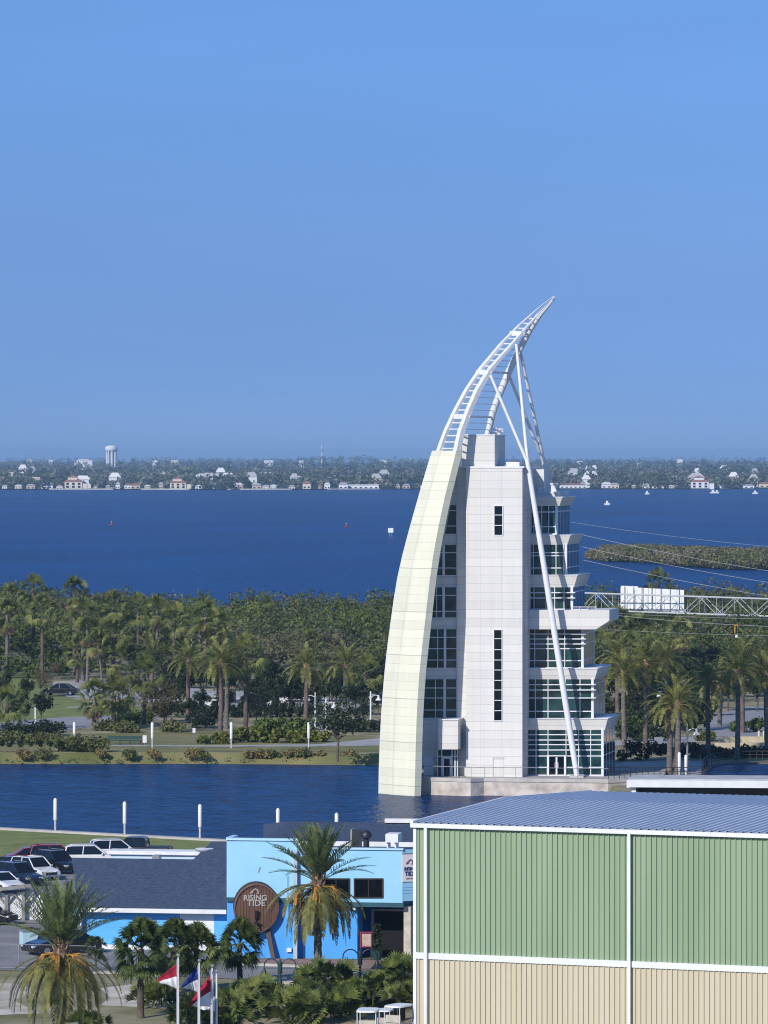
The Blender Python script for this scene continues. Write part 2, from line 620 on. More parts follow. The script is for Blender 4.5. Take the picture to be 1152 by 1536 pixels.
# light walk edge along the near bank
b = MB()
for k in range(0, 5):
    p, q = Vector((*shore_top[k], LZ + 0.16)), Vector((*shore_top[k + 1], LZ + 0.16))
    b.prism([p + Vector((0, -0.8, 0)), q + Vector((0, -0.8, 0)), q + Vector((0, 0.25, 0)), p + Vector((0, 0.25, 0))], (0, 0, -1.4))
tag(b.build('seawall', concrete), kind='structure')

# land across the basin
sheet('grass_bank', [(-2600, 1127.6), (570, 1127.6), (640, 1127.6), (640, 1116), (560, 1104), (300, 1096), (95, 1102), (-2600, 1102)], lawn_dry, LZ + 0.02)
sheet('park_lawn', [(-2000, 1084), (0, 1083), (94, 1076), (134, 1074), (240, 1073), (300, 1060), (240, 1054), (140, 1055), (80, 1042), (60, 1010), (-2000, 1010)], lawn_bright, LZ + 0.022)
sheet('park_road', [(-2000, 1110), (0, 1101), (87, 1099), (132, 1090), (200, 1087), (240, 1078), (240, 1073), (134, 1074), (94, 1076), (0, 1083), (-2000, 1090)], asphalt_light, LZ + 0.03)
sheet('parking_apron', [(75, 1022), (140, 1020), (300, 1033), (560, 1050), (560, 1068), (300, 1058), (150, 1050), (100, 1045)], paving, LZ + 0.036)
sheet('park_path', [(100, 1060), (240, 1056.5), (240, 1058.5), (100, 1062)], paving, LZ + 0.04)
sheet('shore_path', [(150, 1117), (330, 1118), (480, 1116), (570, 1107), (680, 1106), (680, 1117), (570, 1118), (480, 1119.5), (330, 1120), (150, 1119)], paving, LZ + 0.03)
sheet('plaza', [(880, 1176), (900, 1146), (1000, 1140), (1052, 1141), (1052, 1180)], paving, LZ + 0.03)
sheet('cove_water', [(1058, 1180), (1062, 1152), (1080, 1148), (1105, 1146), (1400, 1148), (1400, 1180)], wm, LZ + 0.04)
sheet('plaza_road', [(1030, 1112), (1075, 1070), (1120, 1060), (1400, 1056), (1400, 1108), (1120, 1108)], asphalt_light, LZ + 0.034)
sheet('park_road', [(890, 1112), (1070, 1104), (1075, 1112), (890, 1120)], paving, LZ + 0.036)

# ------------------------------------------------------------------ the tower
YAW = 0.18
TC, TX = 469.0, 8.0
un = math.hypot(1, YAW)
TU, TN = Vector((1 / un, -YAW / un, 0)), Vector((YAW / un, 1 / un, 0))
DECK = 1.5            # level of the quay deck


def T(px, py, v=0.0):
    """point on the tower's front plane, v metres behind the core's face"""
    Y = (TC + v + YAW * TX) / (1 + YAW * (px - 576) / FPX)
    return W(px, py, Y)


def tbox(b, x0, x1, y0, y1, v, d):
    q = [T(x0, y0, v), T(x1, y0, v), T(x1, y1, v), T(x0, y1, v)]
    return b.prism(q, TN * d)


def tpoly(b, pix, v, d):
    return b.prism([T(x, y, v) for x, y in pix], TN * d)


tw = thing('sail_tower', 'tall white seven storey tower with a curved cream sail and leaning steel masts', 'tower', T(745, 1168, 4))


def tpart(name, b, m, parent=None, smooth=False):
    return b.build(name, m, parent or tw, smooth)


# sail: edges read down the photograph, the face leans back over the core
sail_rows = [(676, 648.5, 684.5), (690, 644, 680.8), (712, 637.5, 675.5), (740, 629.4, 668.5), (772, 620.3, 661.4), (804, 611.6, 655), (835, 603.6, 649.5), (867, 596.5, 645), (900, 591, 641.2), (932, 586.7, 637.6),
             (970, 581.6, 633.2), (1007, 577.5, 629.3), (1045, 574.2, 626.6), (1081, 571.7, 624.8), (1120, 569.9, 623.6), (1160, 568.5, 622.6), (1199, 568, 621.6)]


def sail_y(px):      # distance of the sail's right edge
    Y = 464.8
    for _ in range(4):
        Y = 464.8 + 0.7 * ((px - 576) * Y / FPX - 2.9)
    return Y


def sail_pair(py, xl, xr):
    yr = sail_y(xr)
    r_ = W(xr, py, yr)
    yl = yr + 1.2 * (xr - xl) * yr / FPX
    l_ = W(xl, py, yl)
    l_.z = r_.z
    return l_, r_


SN = Vector((0.82, 0.57, 0))
b = MB()
rows = []
for py, xl, xr in sail_rows:
    l_, r_ = sail_pair(py, xl, xr)
    mid = (l_ + r_) / 2 - SN * 0.25
    rows.append([l_, mid, r_, r_ + SN * 0.72, l_ + SN * 0.72])
ids = [b.pts(rw) for rw in rows]
for a, c in zip(ids[:-1], ids[1:]):
    for k in range(5):
        k2 = (k + 1) % 5
        b.face((a + k, a + k2, c + k2, c + k))
b.face([ids[0] + k for k in range(5)])
b.face([ids[-1] + k for k in range(5)][::-1])
sail = tpart('sail', b, sail_panel)
b = MB()
for j, (off, w_) in enumerate(((0.0, 0.10), (0.36, 0.05))):
    prev = None
    for l_, mid, r_, _, _ in rows:
        p = l_.lerp(mid, off * 2) - SN * 0.03 if off else l_ - SN * 0.03
        if prev is not None:
            d_ = (mid - l_).normalized() * w_
            if not off:
                b.hexa([prev, prev + d_, prev + d_ + SN * 0.1, prev + SN * 0.1], [p, p + d_, p + d_ + SN * 0.1, p + SN * 0.1])
        prev = p
b.build('edge_trim', white_paint, sail)
b = MB()
prev = None
for l_, mid, r_, _, _ in rows:
    p = l_.lerp(mid, 0.86) - SN * 0.004
    d_ = (mid - l_).normalized() * 0.035
    if prev is not None:
        b.hexa([prev, prev + d_, prev + d_ + SN * 0.05, prev + SN * 0.05], [p, p + d_, p + d_ + SN * 0.05, p + SN * 0.05])
    prev = p
b.build('seam', mat('cream joint', (0.45, 0.46, 0.40), 0.7), sail)

# open spars above the sail, tapering to the tip
TIP = W(832, 443, sail_y(832))


def interp(tab, y):
    for (y0, x0), (y1, x1) in zip(tab[:-1], tab[1:]):
        if y0 <= y <= y1:
            return x0 + (x1 - x0) * (y - y0) / (y1 - y0)
    return tab[0][1] if y < tab[0][0] else tab[-1][1]


lc = [(443, 831), (464, 804), (489, 775), (515, 749), (551, 718.5), (583, 697), (615, 679.5), (646, 665), (678, 653)]
rc = [(446, 832), (482, 797), (516, 768), (553, 735.5), (583, 717), (615, 703), (646, 691.5), (678, 684)]
bc = [(447, 832), (473, 808.5), (496, 793.5), (526, 778), (557, 763.5), (593, 748.5), (619, 739), (655, 731)]


def left_chord(y):
    k = max(0.0, min(1.0, (y - 443) / 235))
    r_ = W(interp(rc, y), y, sail_y(interp(rc, y)))
    x = interp(lc, y)
    Yl = r_.y + 1.2 * (interp(rc, y) - x) * 470 / FPX
    return W(x, y, Yl)


def right_chord(y):
    x = interp(rc, y)
    return W(x, y, sail_y(x))


def rear_chord(y):
    x = interp(bc, y)
    k = max(0.0, min(1.0, (y - 443) / 210))
    return W(x, y, sail_y(interp(rc, y)) + 8.5 * k + 0.4)


def chord(fn, ys, wx, dx):
    """box spar following a chord, wx wide along the face, dx deep"""
    b = MB()
    prev = None
    FL = Vector((-0.57, 0.82, 0))
    for y in ys:
        p = fn(y)
        k = max(0.18, min(1.0, (y - 430) / 130))
        a = FL * wx * k
        c = SN * dx * k
        q = [p, p + a, p + a + c, p + c]
        if prev:
            b.hexa(prev, q)
        prev = q
    return b


ys = [444, 452, 464, 476, 489, 502, 515, 533, 551, 567, 583, 599, 615, 630, 646, 662, 679]
bL = MB()
prev = None
FL = Vector((-0.57, 0.82, 0))
for y in ys:
    k = max(0.2, min(1.0, (y - 430) / 110))
    p = left_chord(y)
    q = [p - FL * 0.5 * k, p, p + SN * 0.4 * k, p + SN * 0.4 * k - FL * 0.5 * k]
    if prev:
        bL.hexa(prev, q)
    prev = q
tpart('spar', bL, white_paint)
tpart('spar', chord(right_chord, ys, 0.55, 0.50), white_paint)
bT = MB()
yb = [447, 460, 473, 496, 526, 557, 593, 619, 655, 672]
bT.tube([rear_chord(y) for y in yb], [0.1, 0.2, 0.28, 0.32, 0.33, 0.33, 0.33, 0.33, 0.33, 0.33], 12)
tpart('spar', bT, white_paint, smooth=True)
ry = 478.0
k = 0
while ry < 675:
    l_, r_ = left_chord(ry) + SN * 0.3, right_chord(ry) + SN * 0.3
    big = k % 7 == 3
    b = MB()
    if big:
        b.hexa([l_ - SN * 0.25 + Vector((0, 0, .22)), l_ - SN * 0.25 - Vector((0, 0, .22)), l_ + SN * 0.2 - Vector((0, 0, .22)), l_ + SN * 0.2 + Vector((0, 0, .22))],
               [r_ - SN * 0.25 + Vector((0, 0, .22)), r_ - SN * 0.25 - Vector((0, 0, .22)), r_ + SN * 0.2 - Vector((0, 0, .22)), r_ + SN * 0.2 + Vector((0, 0, .22))])
    else:
        b.tube([l_, r_], 0.07, 6)
    tpart('rung', b, white_paint)
    if ry < 655:
        b = MB()
        b.tube([r_, Vector((rear_chord(ry).x, rear_chord(ry).y, r_.z))], 0.11 if big else 0.035, 6)
        tpart('tie_rod', b, white_paint)
    ry += 7.2 + 2.4 * min(1, (ry - 478) / 100)
    k += 1

# core, penthouse, roof plant
b = MB()
tpoly(b, [(699, 701), (783.5, 701), (783.5, 1172), (699, 1172)], 0, 9.0)
core = tpart('core', b, core_panel)
b = MB()
tbox(b, 686, 699.3, 700, 1172, 1.2, 7)
tpart('core_return', b, white_panel)
b = MB()
tbox(b, 783.5, 788, 701, 1172, 0.9, 7.5)
tpart('core_return', b, white_panel)
b = MB()
tbox(b, 697, 786, 699.5, 702, -0.06, 9.1)
tpart('core_coping', b, white_paint)
b = MB()
tbox(b, 693, 742, 653, 702, 0.5, 6.2)
ph = tpart('penthouse', b, white_panel)
b = MB()
tbox(b, 692.5, 742.6, 651.6, 653.4, 0.44, 6.35)
b.build('coping', white_paint, ph)
b = MB()
tbox(b, 759, 779, 693, 702, 2.0, 1.6)
hv = tpart('roof_plant', b, white_paint)
b = MB()
tbox(b, 742, 760, 698, 702, 2.0, 2.5)
tpart('roof_plant', b, grey_metal)
b = MB()
for px, h in ((737.5, 645), (744, 643), (748, 645), (751.5, 644), (746, 647)):
    p = T(px, 652, 5.5)
    q = T(px, h, 5.5)
    b.tube([p, q], 0.06, 6)
    b.box(q, (0.35, 0.25, 0.22), 0.4)
    b.box(q + Vector((0.2, 0, -0.25)), (0.2, 0.2, 0.12), 0.9)
tpart('antenna', b, white_paint)

# slit windows of the core
frame_m = white_paint


def window(x0, x1, y0, y1, v, cols, rws, d=0.12, bar=1.0, m=glass, name='window', slant=None):
    """white frame with bars at the given pixel columns and rows, dark glass behind it"""
    b = MB()
    for x in cols:
        tbox(b, x - bar / 2, x + bar / 2, y0, y1, v - 0.06, d)
    for y in rws:
        tbox(b, x0, x1, y - bar / 2, y + bar / 2, v - 0.045, d)
    for y in (y0, y1):
        tbox(b, x0, x1, y - 0.6, y + 0.6, v - 0.05, d + 0.05)
    for x in (x0, x1):
        tbox(b, x - 0.6, x + 0.6, y0 - 0.6, y1 + 0.6, v - 0.055, d + 0.06)
    fr = tpart(name, b, frame_m)
    g = MB()
    if slant:
        tpoly(g, slant, v + 0.0, 0.3)
    else:
        tbox(g, x0, x1, y0, y1, v + 0.0, 0.3)
    g.build('pane', m, fr)
    return fr


def recess(x0, x1, y0, y1, rws):
    """dark slit: glass set in the wall between thin white transoms"""
    window(x0, x1, y0, y1, -0.02, [], rws, d=0.1, m=pane_black)


recess(741, 754, 758.5, 803, [772.5, 788])
recess(740.5, 753, 944.5, 1081, [958, 974.5, 990, 1005, 1020.5, 1035, 1050.5, 1066])
b = MB()
tbox(b, 740, 755.5, 1137, 1170, -0.03, 0.1)
dr = tpart('service_door', b, white_panel)
b = MB()
tbox(b, 739.2, 756, 1136.2, 1137.2, -0.06, 0.1)
tbox(b, 739.2, 740.0, 1136.2, 1170, -0.06, 0.1)
b.build('frame', mat('grey joint', (0.4, 0.41, 0.44), 0.6), dr)

# wall between sail and core, with slanted windows that follow the sail
edge = lambda y: interp([(a, c) for a, _, c in sail_rows], y)
strip = [(690, 690), (720, 683), (740, 677.5), (772, 671), (804, 665), (835, 658.5), (867, 652.5), (900, 649), (932, 645.7), (970, 641.5), (1007, 637.7), (1045, 634.5), (1081, 632), (1120, 631.3), (1200, 630)]
left = [(interp(strip, y) - 9, y) for y in range(700, 1175, 25)]
b = MB()
tpoly(b, [(699, 700)] + left + [(699, 1175)], 1.7, 5.0)
lw = tpart('wall', b, white_panel)
for y0, y1, cols, rws in ((758, 801, [], [766, 789]), (817.5, 863, [665.5], [829, 852]), (881, 926.5, [655, 665.5], [893, 917]), (944, 1002, [656.5, 667.5], [956, 973, 990]), (1019, 1077, [653, 667], [1032, 1047, 1065])):
    xa = interp(strip, y0) + 2
    xb = interp(strip, y1) + 2
    b = MB()
    for x in cols:
        tbox(b, x - (1.8 if x > 664 else 0.5), x + (1.8 if x > 664 else 0.5), y0, y1, 1.56, 0.2)
    for y in rws:
        tbox(b, interp(strip, y) + 1, 685.5, y - 0.6, y + 0.6, 1.6, 0.12)
    tbox(b, 684.5, 686.2, y0, y1, 1.58, 0.15)
    tbox(b, xb - 1, 686, y1 - 0.3, y1 + 0.9, 1.57, 0.15)
    fr = tpart('window', b, frame_m)
    g = MB()
    g.prism([T(x, y, 1.64) for x, y in [(xa, y0), (685.5, y0), (685.5, y1), (xb, y1)]], TN * 0.1)
    g.build('pane', glass, fr)
# entrance on the left: hanging box over a glazed lobby
b = MB()
tbox(b, 657.5, 687, 1080, 1124, -1.6, 3.3)
can = tpart('entrance_canopy', b, white_panel)
b = MB()
tbox(b, 656.8, 687.8, 1078.6, 1080.6, -1.7, 3.4)
b.build('coping', white_paint, can)
window(656.5, 686, 1124, 1169, 0.2, [662.5, 678, 682.5], [1134.5, 1150], d=0.16, bar=1.6, name='entrance_glazing')
b = MB()
for x0, x1, y0, y1 in ((663.5, 666, 1135, 1168), (674.5, 677, 1135, 1168), (666, 674.5, 1135, 1138), (666, 674.5, 1164, 1168)):
    tbox(b, x0, x1, y0, y1, 0.05, 0.1)
dr = tpart('door', b, white_paint)
b = MB()
tbox(b, 666, 674.5, 1138, 1164, 0.10, 0.04)
b.build('pane', pane_black, dr)
b = MB()
p = T(675.8, 1152, -0.02)
b.tube([p, p + Vector((0, 0, 0.35))], 0.03, 6)
b.build('handle', grey_metal, dr)
for x0, x1 in ((636, 650.5), (695, 708)):
    b = MB()
    v_ = 1.62 if x0 < 660 else -0.04
    v_ = 1.6 if x0 < 660 else 0.5
    if x0 < 660:
        tbox(b, x0, x1, 1136, 1170, v_, 0.12)
        tpart('service_door', b, white_plain)
# right wing: six stepped glazed floors between flared white bands
floors = [  # xc (corner), y0, y1, v, cols, rows, side panels
    (836, 759, 801, 5.0, [801, 812.5, 823], [768, 790]),
    (850, 817, 863, 4.7, [800, 813, 834, 845], [829, 833.5, 852]),
    (859, 881, 914, 4.3, [801, 819, 832, 846], [889, 897]),
    (875, 944, 1002, 3.9, [802, 822, 847], [951, 958.5, 966, 973, 991]),
    (890, 1019, 1078, 3.3, [803, 822, 848, 870], [1027, 1035, 1047, 1067]),
    (905, 1095, 1163, 2.7, [804, 822, 849, 868, 886], [1102, 1110, 1117, 1125, 1134, 1151]),
]
DW = 8.0
for fi, (xc, y0, y1, v, cols, rws) in enumerate(floors):
    b = MB()
    ya, yb_ = y0 - 3, y1 + (3 if fi < 5 else 8)
    tbox(b, 785, xc, ya, yb_, v, DW)
    gl = tpart('glazing', b, glass)
    b = MB()
    for x in cols:
        tbox(b, x - 0.55, x + 0.55, ya, yb_, v - 0.1, 0.15)
    for y in rws:
        tbox(b, 787, xc + 0.5, y - 0.75, y + 0.75, v - 0.07, 0.12)
    tbox(b, xc - 3.2, xc + 0.4, ya, yb_, v - 0.12, 0.3)
    tbox(b, 786, xc + 0.5, y1 - 1.0, y1 + 2, v - 0.16, 0.25)
    # side
    c0 = T(xc, (y0 + y1) / 2, v)
    zt, zb = T(xc, ya, v).z, T(xc, yb_, v).z
    for kk in range(1, 4):
        q = c0 + TN * (DW * kk / 4)
        q.z = zb
        b.prism([q, q + TU * 0.025, q + TU * 0.025 + TN * 0.10, q + TN * 0.10], (0, 0, zt - zb))
    for y in rws[::2]:
        z = T(xc, y, v).z
        q = Vector((c0.x, c0.y, z))
        b.prism([q, q + TU * 0.02, q + TU * 0.02 + TN * DW, q + TN * DW], (0, 0, 0.08))
    if fi in (3, 4, 2):     # sun blades sticking out past the corner
        for y in rws[:3] if fi != 4 else rws[:3]:
            tbox(b, xc - 28, xc + 3.5, y - 0.7, y + 0.7, v - 0.5, 0.42)
    b.build('frame', white_paint, gl)
bands = [(841, 746, 759, 5.0, 2.5), (853, 803, 817, 4.7, 2.5), (863, 863, 881, 4.3, 3), (894, 1003, 1019, 3.3, 2.5), (909, 1078.5, 1095, 2.7, 2.5)]
for xr, y0, y1, v, fl in bands:
    b = MB()
    m_ = fl * 0.06
    top = [T(784, y0, v - 0.32), T(xr + fl, y0, v - 0.32)]
    bot = [T(784, y1, v - 0.08), T(xr - 2, y1, v - 0.08)]
    back_t = [p + TN * (DW + 0.6) for p in top]
    back_b = [p + TN * (DW + 0.2) for p in bot]
    b.hexa([top[0], top[1], back_t[1], back_t[0]], [bot[0], bot[1], back_b[1], back_b[0]])
    bd = tpart('floor_band', b, white_panel)
    b = MB()
    q = [T(784, y0 - 0.9, v - 0.38), T(xr + fl + 0.6, y0 - 0.9, v - 0.38), T(xr + fl + 0.6, y0 + 0.4, v - 0.38), T(784, y0 + 0.4, v - 0.38)]
    b.prism(q, TN * (DW + 0.7))
    b.build('coping', white_paint, bd)
b = MB()
tpoly(b, [(784, 915), (914, 915), (914, 931), (894, 944), (784, 944)], 2.7, 6.5)
bal = tpart('balcony', b, white_panel)
b = MB()
for px in (858, 870, 882, 894):
    p = T(px, 915, 2.8)
    b.tube([p, p + Vector((0, 0, 0.28))], 0.03, 5)
b.tube([T(857, 910.5, 2.8), T(895, 910.5, 2.8)], 0.035, 5)
tbox(b, 860, 884, 913.4, 914.6, 2.9, 0.5)
b.build('rail', white_paint, bal)
b = MB()
tbox(b, 786, 838, 737.5, 746, 5.6, 6.5)
tpart('parapet', b, white_panel)
b = MB()
tbox(b, 786, 816, 704, 738, 6.0, 4.5)
tpart('stair_housing', b, white_panel)
b = MB()
tbox(b, 826.5, 834.5, 727, 740, 6.6, 0.7)
tbox(b, 825, 836, 724.5, 727, 6.5, 0.9)
for px in (810, 815, 806):
    tbox(b, px, px + 3.5, 731 + (px % 2) * 3, 738, 5.7, 0.5)
tpart('roof_plant', b, white_paint)

# leaning masts
b = MB()
m0, m1 = T(866, 1167, 0.7), T(791, 690, 0.9)
b.tube([m0, m0.lerp(m1, 0.1), m0.lerp(m1, 0.5), m0.lerp(m1, 0.97), m1], [0.25, 0.28, 0.285, 0.23, 0.21], 16)
tpart('mast', b, white_paint, smooth=True)
b = MB()
b.box(m0 + Vector((0, 0, 0.05)), (1.3, 1.3, 0.35), -0.17)
tpart('mast_foot', b, concrete)
b = MB()
b.tube([m1.lerp(m0, 0.01), right_chord(563) + SN * 0.5], [0.165, 0.14], 12)
tpart('strut', b, white_paint, smooth=True)
b = MB()
b.tube([m1.lerp(m0, 0.01), right_chord(516) + SN * 0.5], [0.165, 0.14], 12)
tpart('strut', b, white_paint, smooth=True)
r0, r1 = T(889, 1170, 13), T(815.5, 690, 11.4)
b = MB()
b.tube([r0, r0.lerp(r1, 0.5), r1], [0.29, 0.32, 0.24], 16)
tpart('mast', b, white_paint, smooth=True)
for tgt in (rear_chord(560), rear_chord(523)):
    b = MB()
    b.tube([r1.lerp(r0, 0.01), tgt], [0.165, 0.135], 12)
    tpart('strut', b, white_paint, smooth=True)
# doors in the glazed front
b = MB()
for x0, x1, y0, y1 in ((820.5, 823.5, 1133, 1168), (846, 849, 1133, 1168), (823.5, 846, 1133, 1136), (833.5, 836, 1136, 1168), (823.5, 833.5, 1163, 1168), (836, 846, 1163, 1168)):
    tbox(b, x0, x1, y0, y1 - 1.5, 2.45, 0.2)
dr = tpart('door', b, white_paint)
b = MB()
tbox(b, 823.5, 846, 1136, 1161, 2.55, 0.05)
b.build('pane', pane_black, dr)
b = MB()
for px in (832.7, 837):
    p = T(px, 1152, 2.35)
    b.tube([p, p + Vector((0, 0, 0.5))], 0.035, 6)
b.build('handle', white_paint, dr)

# quay the tower stands on
b = MB()
qp = [T(629, 1170, -2.9), T(706, 1170, -4.2), T(726, 1170, -3.1), T(912, 1170, -3.1), T(945, 1166, -1.6)]
qp = [Vector((p.x, p.y, DECK)) for p in qp]
qb = [Vector((25, 462, DECK)), Vector((27, 486, DECK)), Vector((2, 492, DECK)), Vector((0.5, 474, DECK))]
b.prism([p for p in qp + qb], (0, 0, -2.4))
tag(b.build('quay', stone), kind='structure')
b = MB()
cop = [Vector((p.x, p.y, DECK + 0.10)) for p in qp]
for p, q in zip(cop[:-1], cop[1:]):
    b.prism([p - TN * 0.08, q - TN * 0.08, q + TN * 0.45, p + TN * 0.45], (0, 0, -0.32))
tag(b.build('quay_coping', concrete), kind='structure')
b = MB()
b.poly([p + Vector((0, 0.05, 0.012)) for p in qp + qb])
tag(b.build('quay_deck', paving), kind='structure')

# railings on the quay


def railing(name, label, pts, h, m, nrails=2, step=1.4, toprail=None, r=0.03):
    t = thing(name, label, 'railing', pts[0])
    for p, q in zip(pts[:-1], pts[1:]):
        L = (q - p).length
        n = max(1, round(L / step))
        for k in range(n):
            a = p.lerp(q, k / n)
            b = MB()
            b.tube([a, a + Vector((0, 0, h))], r, 5)
            b.build('post', m, t)
    b = MB()
    for k in range(nrails):
        z = h * (1 - 0.35 * k)
        for p, q in zip(pts[:-1], pts[1:]):
            b.tube([p + Vector((0, 0, z)), q + Vector((0, 0, z))], r if k else r * 1.3, 5)
    b.build('handrail', toprail or m, t)
    return t


up = Vector((0, 0, 0.1))
railing('railing', 'short metal railing with pale top rail in front of the left tower entrance', [cop[0] + TN * 0.3 + TU * 0.3, cop[1] + TN * 0.3], 1.0, dark_metal, 1, 1.1, grey_metal)
railing('railing', 'long thin railing along the quay edge below the glazed wing', [cop[1] + TN * 0.3, cop[2] + TN * 0.3, cop[3] + TN * 0.3], 0.95, grey_metal, 1, 2.6, None, 0.02)
railing('railing', 'dark stepped railing at the right corner of the tower quay', [cop[3] + TN * 0.35, cop[4] + TN * 0.3, cop[4] + TU * 6], 1.05, dark_metal, 3, 0.55)
# ------------------------------------------------------------------ plants
lf_date = leaf_mat('date palm leaf', (0.054, 0.067, 0.024), (0.189, 0.210, 0.080), (0.392, 0.392, 0.167), 1.2, 0.25)
lf_date_up = leaf_mat('young date palm leaf', (0.033, 0.057, 0.031), (0.128, 0.178, 0.093), (0.289, 0.332, 0.178), 1.3, 0.25)
lf_date_old = leaf_mat('old date palm leaf', (0.035, 0.05, 0.02), (0.13, 0.145, 0.058), (0.29, 0.28, 0.13), 1.6, 0.2)
lf_tuss = leaf_mat('dry tussock leaf', (0.12, 0.10, 0.05), (0.24, 0.20, 0.10), (0.38, 0.33, 0.19), 1.0, 0.2)
lf_fan = leaf_mat('fan palm leaf', (0.036, 0.055, 0.022), (0.144, 0.176, 0.067), (0.336, 0.352, 0.152), 1.0, 0.2)
lf_palmetto = leaf_mat('palmetto leaf', (0.014, 0.030, 0.010), (0.068, 0.102, 0.034), (0.235, 0.27, 0.10), 1.8, 0.2)
lf_mangrove = leaf_mat('mangrove leaf', (0.036, 0.064, 0.018), (0.112, 0.145, 0.042), (0.24, 0.262, 0.088), 0.12, 0.15, patch=(0.125, 0.115, 0.068), pscale=0.045)
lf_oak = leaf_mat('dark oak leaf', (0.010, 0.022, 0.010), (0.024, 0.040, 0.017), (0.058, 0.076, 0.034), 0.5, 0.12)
lf_grape = leaf_mat('broad shrub leaf', (0.021, 0.047, 0.013), (0.070, 0.119, 0.031), (0.168, 0.210, 0.056), 0.5, 0.2)
lf_bare = leaf_mat('sparse leaf', (0.041, 0.038, 0.025), (0.090, 0.082, 0.050), (0.156, 0.132, 0.084), 0.6, 0.15)
lf_hedge = leaf_mat('grey green hedge leaf', (0.051, 0.070, 0.032), (0.128, 0.150, 0.068), (0.225, 0.232, 0.120), 0.8, 0.2)
lf_yellow = leaf_mat('yellow green leaf', (0.042, 0.068, 0.016), (0.154, 0.182, 0.042), (0.364, 0.350, 0.098), 0.9, 0.25)
lf_far = leaf_mat('far tree leaf', (0.034, 0.051, 0.028), (0.112, 0.132, 0.072), (0.225, 0.217, 0.135), 0.012, 0.1, patch=(0.20, 0.20, 0.15), pscale=0.012)  # brightened so that some of the distance haze sits in the leaf colour
lf_island = leaf_mat('island mangrove leaf', (0.060, 0.073, 0.026), (0.144, 0.152, 0.060), (0.241, 0.224, 0.103), 0.06, 0.15, patch=(0.20, 0.17, 0.10), pscale=0.03)
bark_palm = mat('palm bark', (0.09, 0.080, 0.072), 0.95, 0.3, 2.5, col2=(0.22, 0.195, 0.175), bump=0.03, bscale=8, stretch=(1, 1, 3))
bark_dark = mat('dark bark', (0.07, 0.055, 0.045), 0.95, 0.3, 2.5, col2=(0.15, 0.12, 0.095), bump=0.02, bscale=8)
bark_red = mat('ruddy palm bark', (0.09, 0.062, 0.054), 0.95, 0.3, 2.5, col2=(0.20, 0.15, 0.13), bump=0.03, bscale=8)
fruit_m = mat('date stalks', (0.55, 0.30, 0.05), 0.7, 0.3, 5, col2=(0.30, 0.12, 0.03))
boot_m = mat('frond boots', (0.16, 0.09, 0.06), 0.9, 0.3, 4, col2=(0.36, 0.25, 0.16))


def nrm(a):
    return a / max(1e-9, float(np.linalg.norm(a)))


def frond(Q, base, az, e0, L, droop, nl, ll, lw, rng, hang=0.15, start=0.16, rach=0.035):
    """one feather leaf: a tapering midrib with two combs of leaflets"""
    n = 9
    p = np.array(base, float)
    pts, tans = [p.copy()], []
    for k in range(n):
        t = k / (n - 1)
        e = max(-1.48, e0 - droop * t ** 1.2)
        d = np.array([math.cos(e) * math.cos(az), math.cos(e) * math.sin(az), math.sin(e)])
        tans.append(d)
        p = p + d * (L / n)
        pts.append(p.copy())
    tans.append(tans[-1])
    side = np.array([-math.sin(az), math.cos(az), 0.0])
    for k in range(n):
        w0 = rach * (1 - 0.85 * k / n)
        w1 = rach * (1 - 0.85 * (k + 1) / n)
        Q.append([pts[k] - side * w0, pts[k] + side * w0, pts[k + 1] + side * w1, pts[k + 1] - side * w1])
        upv = np.cross(side, tans[k])
        Q.append([pts[k] - upv * w0, pts[k] + upv * w0, pts[k + 1] + upv * w1, pts[k + 1] - upv * w1])
    for j in range(nl):
        t = start + (1 - start) * (j + rng.random()) / nl
        f = t * n
        k = min(n - 1, int(f))
        q = pts[k] + (pts[k + 1] - pts[k]) * (f - k)
        tg = tans[k]
        upv = nrm(np.cross(side, tg))
        if upv[2] < 0:
            upv = -upv
        prof = math.sin(math.pi * min(1, 0.18 + 0.80 * t)) ** 0.7
        for s in (-1, 1):
            d = nrm(tg * (0.55 + 0.5 * t) + side * s * 0.85 + upv * (0.35 + 0.2 * rng.random()) + np.array([0, 0, -hang * (0.6 + rng.random())]))
            l_ = ll * prof * (0.85 + 0.3 * rng.random())
            w = nrm(np.cross(d, upv + 0.3 * side)) * lw
            m_ = q + d * l_ * 0.55
            tip = q + d * l_ + np.array([0, 0, -hang * l_ * 0.4])
            Q.append([q - w * 0.6, q + w * 0.6, m_ + w, m_ - w])
            Q.append([m_ - w, m_ + w, tip + w * 0.15, tip - w * 0.15])


